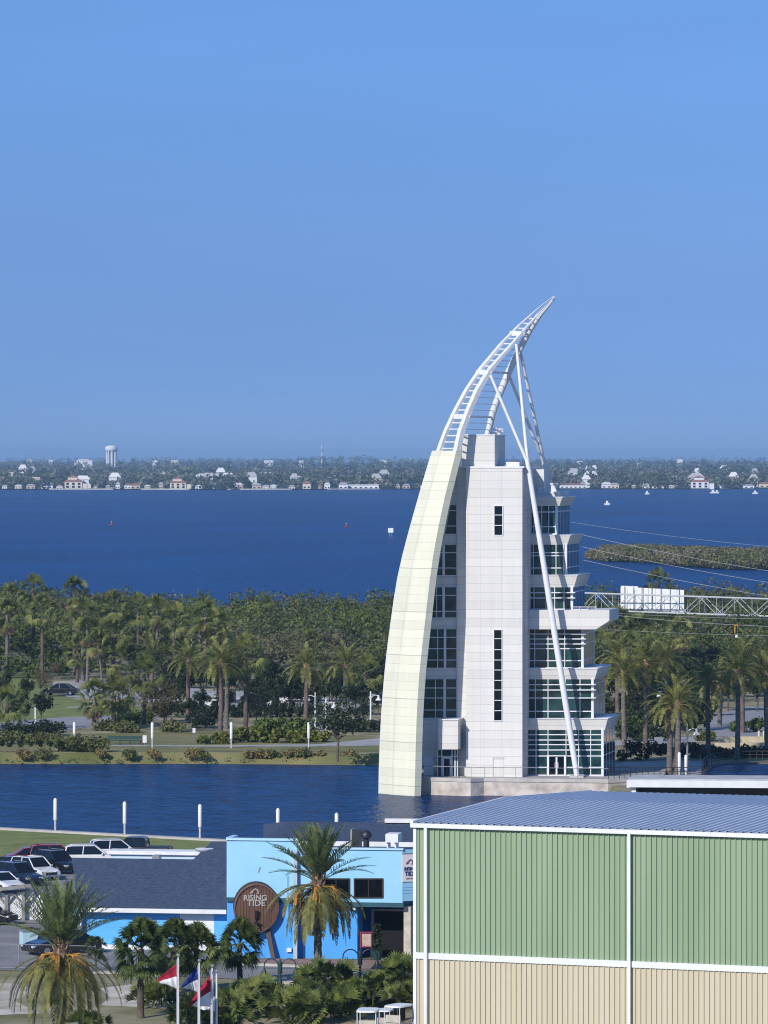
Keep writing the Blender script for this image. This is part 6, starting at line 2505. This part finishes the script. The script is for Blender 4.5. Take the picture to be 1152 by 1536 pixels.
# white buildings between the trees across the basin
for i, (xa, xb, gy, ty, d, lb) in enumerate(((292, 340, 1066, 1046, 6, 'low white building between the trunks left of the ruddy palms'), (404, 428, 1064, 1034, 6, 'taller white building between the trunks, behind the big oak'), (360, 404, 1064, 1048, 8, 'long low white building between the trunks, middle'), (428, 455, 1066, 1050, 8, 'grey shaded low building right of the taller white one'), (553, 585, 1058, 1036, 6, 'white building just left of the cream sail'))):
    p, q = G(xa, gy), G(xb, gy)
    h = (gy - ty) * p.y / FPX
    t = thing('park_building', lb, 'building', p.lerp(q, .5))
    b = MB()
    b.prism([p, q, q + Vector((0, 0, h)), p + Vector((0, 0, h))], (0.4, d, 0))
    b.build('wall', white_plain if 'grey' not in lb else mat('grey wall', (0.2, 0.22, 0.26), .8), t)
    b = MB()
    b.prism([p + Vector((-.3, -.3, h)), q + Vector((.3, -.3, h)), q + Vector((.3, -.3, h + .2)), p + Vector((-.3, -.3, h + .2))], (0.4, d + .6, 0))
    b.build('roof', grey_roof, t)
    L_ = q.x - p.x
    for k in range(max(1, int(L_ / 1.6))):
        x = p.x + 0.8 + 1.6 * k
        if x < q.x - .6:
            b = MB()
            b.box((x, p.y - .01, LZ + h * .5), (.7, .06, .8))
            b.build('window', pane_black, t)

# road sign gantry
g0_, g1_ = W(868, 889.5, 770), W(1290, 903, 742)
gu = (g1_ - g0_).normalized()
gn = Vector((-gu.y, gu.x, 0)).normalized()
gt = thing('sign_gantry', 'long white steel truss gantry over the road behind the tower', 'gantry', Vector((g1_.x, g1_.y, LZ)))
Hh, Dd = 2.55, 1.6
Lg = (g1_ - g0_).length
b = MB()
for dy in (0, Dd):
    for dz in (0, -Hh):
        a = g0_ + gn * dy + Vector((0, 0, dz))
        b.tube([a, a + gu * Lg], 0.095, 7)
a = g0_ + Vector((0, 0, -Hh / 2))
galv = mat('galvanised steel', (0.46, 0.48, 0.50), 0.5, 0.1, 2)
b.build('chord', galv, gt)
b = MB()
n = 16
for k in range(n):
    a0, a1 = g0_ + gu * (Lg * k / n), g0_ + gu * (Lg * (k + 1) / n)
    for dy in (0, Dd):
        if k % 2:
            b.tube([a0 + gn * dy, a1 + gn * dy + Vector((0, 0, -Hh))], 0.055, 5)
        else:
            b.tube([a0 + gn * dy + Vector((0, 0, -Hh)), a1 + gn * dy], 0.055, 5)
        b.tube([a0 + gn * dy, a0 + gn * dy + Vector((0, 0, -Hh))], 0.045, 5)
    b.tube([a0, a0 + gn * Dd], 0.05, 5)
    b.tube([a0 + Vector((0, 0, -Hh)), a0 + gn * Dd + Vector((0, 0, -Hh))], 0.05, 5)
b.build('brace', galv, gt)
for q in (g0_ + gu * 0.5, g1_ - gu * 1.0):
    b = MB()
    b.tube([q + Vector((0, 0, 0.3)), Vector((q.x, q.y, LZ))], [0.28, 0.32], 12)
    b.build('column', galv, gt)
# the sign hung on its far side shows its pale back
sgx0, sgx1 = W(921, 882, 769), W(1016.5, 887, 762)
rs2 = thing('road_sign', 'large white panelled road sign seen from behind on the gantry', 'sign', sgx0)
b = MB()
off = gn * (Dd + .25)
su = (sgx1 - sgx0)
for k in range(9):
    p, q = sgx0 + su * (k / 9) + off, sgx0 + su * ((k + .96) / 9) + off
    b.prism([p + Vector((0, 0, .15)), q + Vector((0, 0, .15)), q + Vector((0, 0, -3.15)), p + Vector((0, 0, -3.15))], gn * 0.08)
p, q = W(922, 879, 769) + off, W(947, 880, 767) + off
b.prism([p, q, q + Vector((0, 0, -.65)), p + Vector((0, 0, -.65))], gn * .08)
b.build('panel', white_plain, rs2)
b = MB()
for k in range(7):
    p = sgx0 + su * ((k + .5) / 7) + gn * (Dd + .1)
    b.box(p + Vector((0, 0, -1.5)), (.09, .12, 3.5), 0)
b.build('bracket', grey_metal, rs2)

# overhead wires and the signal hung on one of them
wire_m = mat('bright wire', (0.5, 0.5, 0.5), 0.4, 0.05, 2)
WI = [((855, 783), (1260, 828), 0.03, 'topmost overhead wire crossing the water right of the tower'), ((872, 802), (1260, 872), 0.05, 'second overhead wire crossing in front of the island'), ((872, 820), (1260, 889), 0.05, 'third overhead wire crossing below the island tip'), ((875, 840), (1260, 910), 0.05, 'lowest of the overhead wires above the gantry'),
      ((905, 921), (1260, 942), 0.05, 'overhead wire sagging just below the gantry'), ((905, 919), (1260, 930), 0.035, 'thin overhead wire touching the bottom of the gantry'), ((905, 944), (1260, 955), 0.03, 'lowest wire in front of the palms, holding the yellow signal')]
for i, ((xa, ya), (xb, yb_), r_, lb) in enumerate(WI):
    a, c = W(xa, ya, 640), W(xb, yb_, 640)
    b = MB()
    b.tube([a.lerp(c, k / 14) + Vector((0, 0, -1.3 * (k / 14) * (1 - k / 14) * (1.2 if i < 5 else .6))) for k in range(15)], r_ * 0.42, 5)
    tag(b.build('overhead_wire', wire_m, None, org=a), lb, 'wire')
ts = thing('traffic_signal', 'yellow traffic signal hanging on a wire at the right edge', 'traffic light', W(1104, 952, 639.7))
p = W(1104, 944, 639.7)
b = MB()
b.box(p, (0.42, 0.4, 0.95))
b.box(p + Vector((0, 0, .55)), (0.52, .45, .1))
b.build('housing', mat('signal yellow', (0.50, 0.28, 0.04), 0.5), ts)
b = MB()
for dz in (-.33, 0, .33):
    b.tube([p + Vector((0, -.2, dz)), p + Vector((0, -.36, dz))], .13, 10)
b.build('lens', pane_black, ts)
b = MB()
b.box(p + Vector((0.05, 0, -.85)), (0.28, .1, .36))
b.build('tag_plate', white_paint, ts)
# ------------------------------------------------------------------ lagoon: island, markers, boats
rng = np.random.default_rng(17)
ip = [(882, 836), (905, 834.5), (940, 833.5), (985, 833), (1030, 834), (1090, 835), (1160, 835), (1400, 834)]
ib = [(882, 836), (905, 841), (950, 842), (990, 845), (1030, 849), (1090, 853), (1160, 854), (1400, 852)]
b = MB()
ring_ = [G(x, y, 0.25) for x, y in ib] + [G(x, y - 1, 0.25) for x, y in ip[::-1]]
b.poly(ring_)
tag(b.build('island', soil_far), kind='structure')
cs, rs = [], []
for _ in range(4600):
    px = 882 + 330 * rng.random() ** 0.9
    yt, yb2 = interp([(a, c) for a, c in ip], px), interp([(a, c) for a, c in ib], px)
    py = yt + (yb2 - yt) * rng.random()
    g = G(px, py, 0.3)
    h = 2.9 * min(1, (px - 878) / 28) * (0.85 + 0.15 * math.sin(g.x * .09 + g.y * .05)) + rng.random() * 0.7
    cs.append([g.x, g.y, 0.4 + h * (0.15 + 0.75 * rng.random())])
    rs.append(0.9 + 0.8 * rng.random())
tag(quads_obj('island_mangroves', leaf_cloud(cs, rs, 22, 0.36, rng, 0.8, 0.4), lf_island), 'low olive mangroves covering the island right of the tower', 'mangroves', kind='stuff')

mk_red = mat('buoy red', (0.28, 0.03, 0.05), 0.5)
for px, py, lb in ((167.5, 788, 'small red buoy on the lagoon at the left'), (519.5, 791, 'small red buoy on the lagoon left of the tower')):
    p = G(px, py, 0)
    t = thing('buoy', lb, 'buoy', p)
    b = MB()
    b.lathe([(0.6, -0.3), (0.7, 0.4), (0.45, 0.7), (0.3, 1.2), (0.35, 1.35), (0.05, 1.5)], p, 12)
    b.build('body', mk_red, t, True)
    b = MB()
    b.lathe([(0.05, 1.4), (0.15, 1.5), (0.15, 1.75), (0.05, 1.8)], p, 8)
    b.build('lamp', white_paint, t)
p = G(586, 805, 0)
t = thing('channel_marker', 'white square channel board on legs in the lagoon beside the tower', 'marker', p)
b = MB()
for dx in (-.45, .45):
    b.tube([p + Vector((dx, 0, -.5)), p + Vector((dx, 0, 1.8))], .12, 6)
b.build('leg', grey_metal, t)
b = MB()
b.box(p + Vector((0, -.1, 2.4)), (2.0, .12, 1.7))
b.build('board', white_plain, t)
for i, (px, py, L_, lb) in enumerate(((1070, 740, 9, 'white boat with a cabin near the far shore at the right'), (1075.5, 740, 6, 'smaller white boat just right of the cabin boat'), (1133, 741, 8, 'white boat close to the right edge near the far shore'), (911, 757.5, 6, 'small white boat on the lagoon right of the tower roof'), (971, 741.5, 6, 'small white boat off the far shore, halfway to the big villa'))):
    L_ *= 0.62
    p = G(px, py, 0)
    t = thing('boat', lb, 'boat', p)
    b = MB()
    hw = L_ * .15
    b.hexa([(p.x - L_ / 2, p.y - hw * .7, -.2), (p.x + L_ * .35, p.y - hw * .6, -.2), (p.x + L_ * .45, p.y, -.2), (p.x + L_ * .35, p.y + hw * .6, -.2), (p.x - L_ / 2, p.y + hw * .7, -.2)],
           [(p.x - L_ / 2, p.y - hw, 1.0), (p.x + L_ * .38, p.y - hw, 1.2), (p.x + L_ * .55, p.y, 1.4), (p.x + L_ * .38, p.y + hw, 1.2), (p.x - L_ / 2, p.y + hw, 1.0)])
    b.build('hull', white_plain, t)
    b = MB()
    b.hexa([(p.x - L_ * .25, p.y - hw * .8, 1.1), (p.x + L_ * .2, p.y - hw * .8, 1.1), (p.x + L_ * .2, p.y + hw * .8, 1.1), (p.x - L_ * .25, p.y + hw * .8, 1.1)],
           [(p.x - L_ * .22, p.y - hw * .7, 2.6), (p.x + L_ * .08, p.y - hw * .7, 2.6), (p.x + L_ * .08, p.y + hw * .7, 2.6), (p.x - L_ * .22, p.y + hw * .7, 2.6)])
    b.build('cabin', white_paint, t)

# ------------------------------------------------------------------ far shore
SH = 4560.0
b = MB()
edge_pts = []
for k in range(101):
    x = -2900 + 5800 * k / 100
    edge_pts.append((x, SH + 60 * math.sin(x * .004) + 25 * math.sin(x * .017) + (90 if x > 330 else 0), 0.8))
b.poly(edge_pts + [(2900, 21900, 0.8), (-2900, 21900, 0.8)])
tag(b.build('far_shore', soil_far), kind='structure')


def shore_y(x):
    return SH + 60 * math.sin(x * .004) + 25 * math.sin(x * .017) + (90 if x > 330 else 0)


cs, rs = [], []
Yr = SH + 4
while Yr < 17000:
    half = 0.088 * Yr + 90
    step = 6.5 + (Yr - SH) * 0.0040
    x = -half
    while x < half:
        d = Yr - SH
        gap = 0.34 if d < 150 else 0.2
        if rng.random() > gap and (d > 30 or math.sin(x * .031) + math.sin(x * .083 + 1) > 0.55):
            tall = 6 + 4.5 * rng.random() + (5 * rng.random() if rng.random() < .10 else 0)
            tall += min(1.0, d / 3500) * 9.5
            if d > 5000:
                tall += 1 + 3.0 * math.sin(x * .004 + Yr * .0007) + (5 if math.sin(x * 0.0061 + 2.2) > .9 else 0)
            r_ = 3.4 + 2.2 * rng.random() + d * .0006
            y = shore_y(x) + d + rng.normal() * 8
            cs.append([x + rng.normal() * 3, y, tall * .50])
            rs.append(r_)
            cs.append([x + rng.normal() * 4, y, tall - r_ * .4])
            rs.append(r_ * .75)
        x += step * (0.7 + .6 * rng.random())
    Yr += 24 + (Yr - SH) * .055
print('far clumps', len(cs))
tag(quads_obj('far_wood', leaf_cloud(cs, rs, 20, 1.7, rng, 0.85, 0.4), lf_far), 'low wooded far shore fading to blue haze across the lagoon', 'wood', kind='stuff')

cream = mat('cream house wall', (0.66, 0.60, 0.48), 0.8, 0.05, .5)
pinkw = mat('pinkish house wall', (0.55, 0.42, 0.36), 0.8, 0.05, .5)
redroof = mat('terracotta roof', (0.30, 0.14, 0.09), 0.8, 0.12, .5)
greyroof = mat('pale grey roof', (0.42, 0.42, 0.42), 0.8, 0.12, .5)
whiteroof = mat('white roof', (0.72, 0.72, 0.70), 0.7, 0.06, .5)


def far_house(px, py, wpx, hpx, wallm, roofm, label, Y=None, flat=False, group=None, dormer=False):
    if Y is None:
        Y = shore_y((px - 576) * SH / FPX) + 5
    s = FPX / Y
    x = (px - 576) / s
    w, h = wpx / s, hpx / s
    zb = 0.8 if py is None else max(0.8, CAM_H - (py - HOR) / s)
    t = thing('far_house', label, 'house', (x, Y, 0.8), group)
    d = max(9.0, w * .6)
    b = MB()
    b.box((x, Y + d / 2, (0.8 + zb + h * .72) / 2), (w, d, zb + h * .72 - 0.8))
    if dormer:
        b.box((x - w * .05, Y + d / 2, zb + h * .9), (w * .55, d * .6, h * .5))
        b.box((x + w * .62, Y + d / 2, zb + h * .2), (w * .4, d * .8, h * .4 + 2))
    b.build('wall', wallm, t)
    b = MB()
    zt = zb + h * .72
    if flat:
        b.box((x, Y + d / 2, zt + .3), (w * 1.04, d * 1.04, .6))
    else:
        o = 0.6
        b.hexa([(x - w / 2 - o, Y - o, zt), (x + w / 2 + o, Y - o, zt), (x + w / 2 + o, Y + d + o, zt), (x - w / 2 - o, Y + d + o, zt)],
               [(x - w * .25, Y + d * .4, zt + h * .33), (x + w * .25, Y + d * .4, zt + h * .33), (x + w * .25, Y + d * .6, zt + h * .33), (x - w * .25, Y + d * .6, zt + h * .33)])
        if dormer:
            z2 = zb + h * 1.15
            b.hexa([(x - w * .36, Y + d * .15, z2), (x + w * .26, Y + d * .15, z2), (x + w * .26, Y + d * .85, z2), (x - w * .36, Y + d * .85, z2)],
                   [(x - w * .1, Y + d * .45, z2 + h * .2), (x, Y + d * .45, z2 + h * .2), (x, Y + d * .55, z2 + h * .2), (x - w * .1, Y + d * .55, z2 + h * .2)])
    b.build('roof', roofm, t)
    n = max(2, int(w / 4))
    for k in range(n if not group or group.startswith('small') else 0):
        for z in ([zb + h * .22] if h < 7 else [zb + h * .2, zb + h * .5]):
            b = MB()
            b.box((x - w / 2 + w * (k + .5) / n, Y - .05, z), (w / n * .45, .3, min(2.2, h * .2)))
            b.build('window', pane_black, t)
    return t


far_house(110, None, 26, 15, cream, redroof, 'big cream villa with two gables on the far shore at the left', dormer=True)
far_house(267, None, 24, 13, cream, redroof, 'cream villa with a brown roof on the far shore, centre left', dormer=True)
far_house(1050, None, 26, 14, white_plain, redroof, 'large white villa with a red roof on the far shore right of the tower', dormer=True)
far_house(70, None, 18, 9, white_plain, greyroof, 'long low white house left of the big cream villa')
far_house(545, None, 46, 7, white_plain, whiteroof, 'long white flat roofed house on the far shore nearest the sail', flat=True)
far_house(860, None, 40, 7, white_plain, redroof, 'long low white house with red roof right of the tower top on the far shore')
far_house(460, None, 12, 11, cream, redroof, 'small orange roofed house on the far shore below the radio mast')
far_house(385, None, 14, 8, pinkw, greyroof, 'pinkish house on the far shore, centre')
far_house(203, None, 14, 8, pinkw, redroof, 'pinkish house under the trees between the two cream villas')
small = 'small pale house among the trees along the far shore'
for i, px in enumerate((8, 20, 40, 52, 88, 140, 160, 178, 190, 222, 240, 300, 322, 342, 362, 402, 420, 436, 478, 494, 514, 590, 612, 634, 905, 925, 946, 968, 990, 1012, 880, 1090, 1120, 1145)):
    far_house(px + rng.normal() * 4.5, None, 5 + 13 * rng.random() ** 1.5, 4.5 + 5 * rng.random(), [white_plain, cream, pinkw, white_plain][i % 4], [greyroof, whiteroof, greyroof, redroof, whiteroof][i % 5], small, Y=shore_y((px - 576) * .6) + 5 + (0 if i % 3 else 20), group='small houses along the far shore')
inland = 'pale roof showing between the trees inland beyond the far shore'
for i, (px, py, w_, h_, Y) in enumerate(((44, 691, 7, 6, 9500), (76, 691, 6, 6, 9500), (125, 692, 27, 7, 9000), (232, 691, 8, 5, 9500), (262, 692, 13, 4, 9500), (78, 706, 11, 5, 7200), (262, 706, 14, 5, 7000), (140, 705, 8, 4, 7200), (127, 699, 8, 4, 8000), (403, 691, 14, 4, 9500), (452, 692, 8, 3, 9500), (386, 703, 9, 4, 7600), (326, 706, 14, 4, 7200), (573, 708, 9, 5, 7000), (575, 691, 10, 3, 9500), (870, 692, 9, 4, 9500), (942, 705, 6, 5, 7400), (958, 695, 5, 5, 9000), (994, 705, 6, 4, 7400), (888, 709, 9, 5, 6800), (1113, 711, 10, 5, 6600), (968, 711, 8, 4, 6600), (1020, 690, 8, 4, 9500), (212, 708, 10, 4, 6900), (30, 716, 10, 5, 6000))):
    far_house(px, py + h_ * .6, w_, h_, white_plain if i % 4 else cream, whiteroof if i % 3 else greyroof, inland, Y=Y, flat=bool(i % 2), group='pale roofs inland beyond the far shore')
for i in range(46):
    d_ = 60 + 2600 * rng.random() ** 1.6
    px = rng.random() * 1152
    if 610 < px < 850:
        continue
    Yh = shore_y((px - 576) * .6) + d_
    s_ = FPX / Yh
    far_house(px, None, (6 + 9 * rng.random()) * s_, (10.5 + 3 * rng.random()) * s_ * (1 + d_ / 9000), [white_plain, cream, white_plain, pinkw][i % 4], [whiteroof, greyroof, whiteroof][i % 3],
              'pale building half hidden in the trees just behind the far shore', Y=Yh, flat=bool(i % 3 == 0), group='pale buildings in the trees behind the far shore')
# sea walls and docks
for xa, xb, lb in ((80, 175, 'pale sea wall in front of the big cream villa'), (216, 288, 'pale sea wall in front of the centre left villa'), (345, 440, 'pale sea wall on the far shore, centre'), (492, 570, 'pale sea wall in front of the long white house')):
    a, c = (xa - 576) * .597, (xb - 576) * .597
    b = MB()
    n = 10
    for k in range(n):
        x0, x1 = a + (c - a) * k / n, a + (c - a) * (k + 1) / n
        b.prism([(x0, shore_y(x0) - 4, 0), (x1, shore_y(x1) - 4, 0), (x1, shore_y(x1) - 4, 1.1), (x0, shore_y(x0) - 4, 1.1)], (0, 3, 0))
    tag(b.build('sea_wall', concrete, None, org=(a, shore_y(a), 0)), lb, 'wall')

# water tower and masts
Yw = 9000
p = W(167, 690, Yw)
s = FPX / Yw
wt_ = thing('water_tower', 'white water tower with a domed tank on fluted columns above the far trees', 'water tower', (p.x, Yw, 0.8))
zt = CAM_H + (682 - 668) / s
zk = CAM_H + (682 - 676) / s
Rt = 9.4 / s
b = MB()
b.lathe([(Rt * .88, zk - .5), (Rt, zk + 1.2), (Rt, zk + (zt - zk) * .55), (Rt * .85, zt - 1.6), (Rt * .5, zt - .4), (0.1, zt)], (p.x, Yw, 0), 28)
b.build('tank', white_plain, wt_, True)
for k in range(8):
    a = 2 * math.pi * k / 8 + .2
    b = MB()
    q = (p.x + Rt * .74 * math.cos(a), Yw + Rt * .74 * math.sin(a))
    b.tube([(q[0], q[1], .8), (q[0], q[1], zk + .3)], 1.35, 8)
    b.build('column', white_plain, wt_)
b = MB()
b.tube([(p.x, Yw, .8), (p.x, Yw, zk + .3)], Rt * .42, 14)
b.build('shaft', mat('pale blue concrete', (0.5, 0.55, 0.6), .8), wt_)
Ym = 8000
p = W(483, 690, Ym)
rm = thing('radio_mast', 'thin red and white radio mast above the far trees', 'mast', (p.x, Ym, .8))
zt = CAM_H + (682 - 667.5) * Ym / FPX
for k in range(8):
    b = MB()
    z0, z1 = .8 + (zt - .8) * k / 8, .8 + (zt - .8) * (k + 1) / 8
    b.tube([(p.x, Ym, z0), (p.x, Ym, z1)], 0.9, 6)
    b.build('section', white_paint if k % 2 else mat('mast red', (.5, .2, .18), .6), rm)

# ------------------------------------------------------------------ the air between: pale haze over the whole view
hb = MB()
hb.hexa([(-2950, -140, -1), (2950, -140, -1), (2950, 21950, -1), (-2950, 21950, -1)], [(-2950, -140, 49), (2950, -140, 49), (2950, 21950, 49), (-2950, 21950, 49)])
hm = bpy.data.materials.new('haze')
hm.use_nodes = True
hn = hm.node_tree
hn.nodes.clear()
ho = hn.nodes.new('ShaderNodeOutputMaterial')
hv_ = hn.nodes.new('ShaderNodeVolumePrincipled')
hv_.inputs['Color'].default_value = HAZE_COL
hv_.inputs['Density'].default_value = HAZE_DEN
hv_.inputs['Anisotropy'].default_value = 0.0
hn.links.new(hv_.outputs[0], ho.inputs['Volume'])
try:
    hm.cycles.homogeneous_volume = True
except Exception:
    pass
hz = hb.build('haze', hm)
tag(hz, kind='stuff')
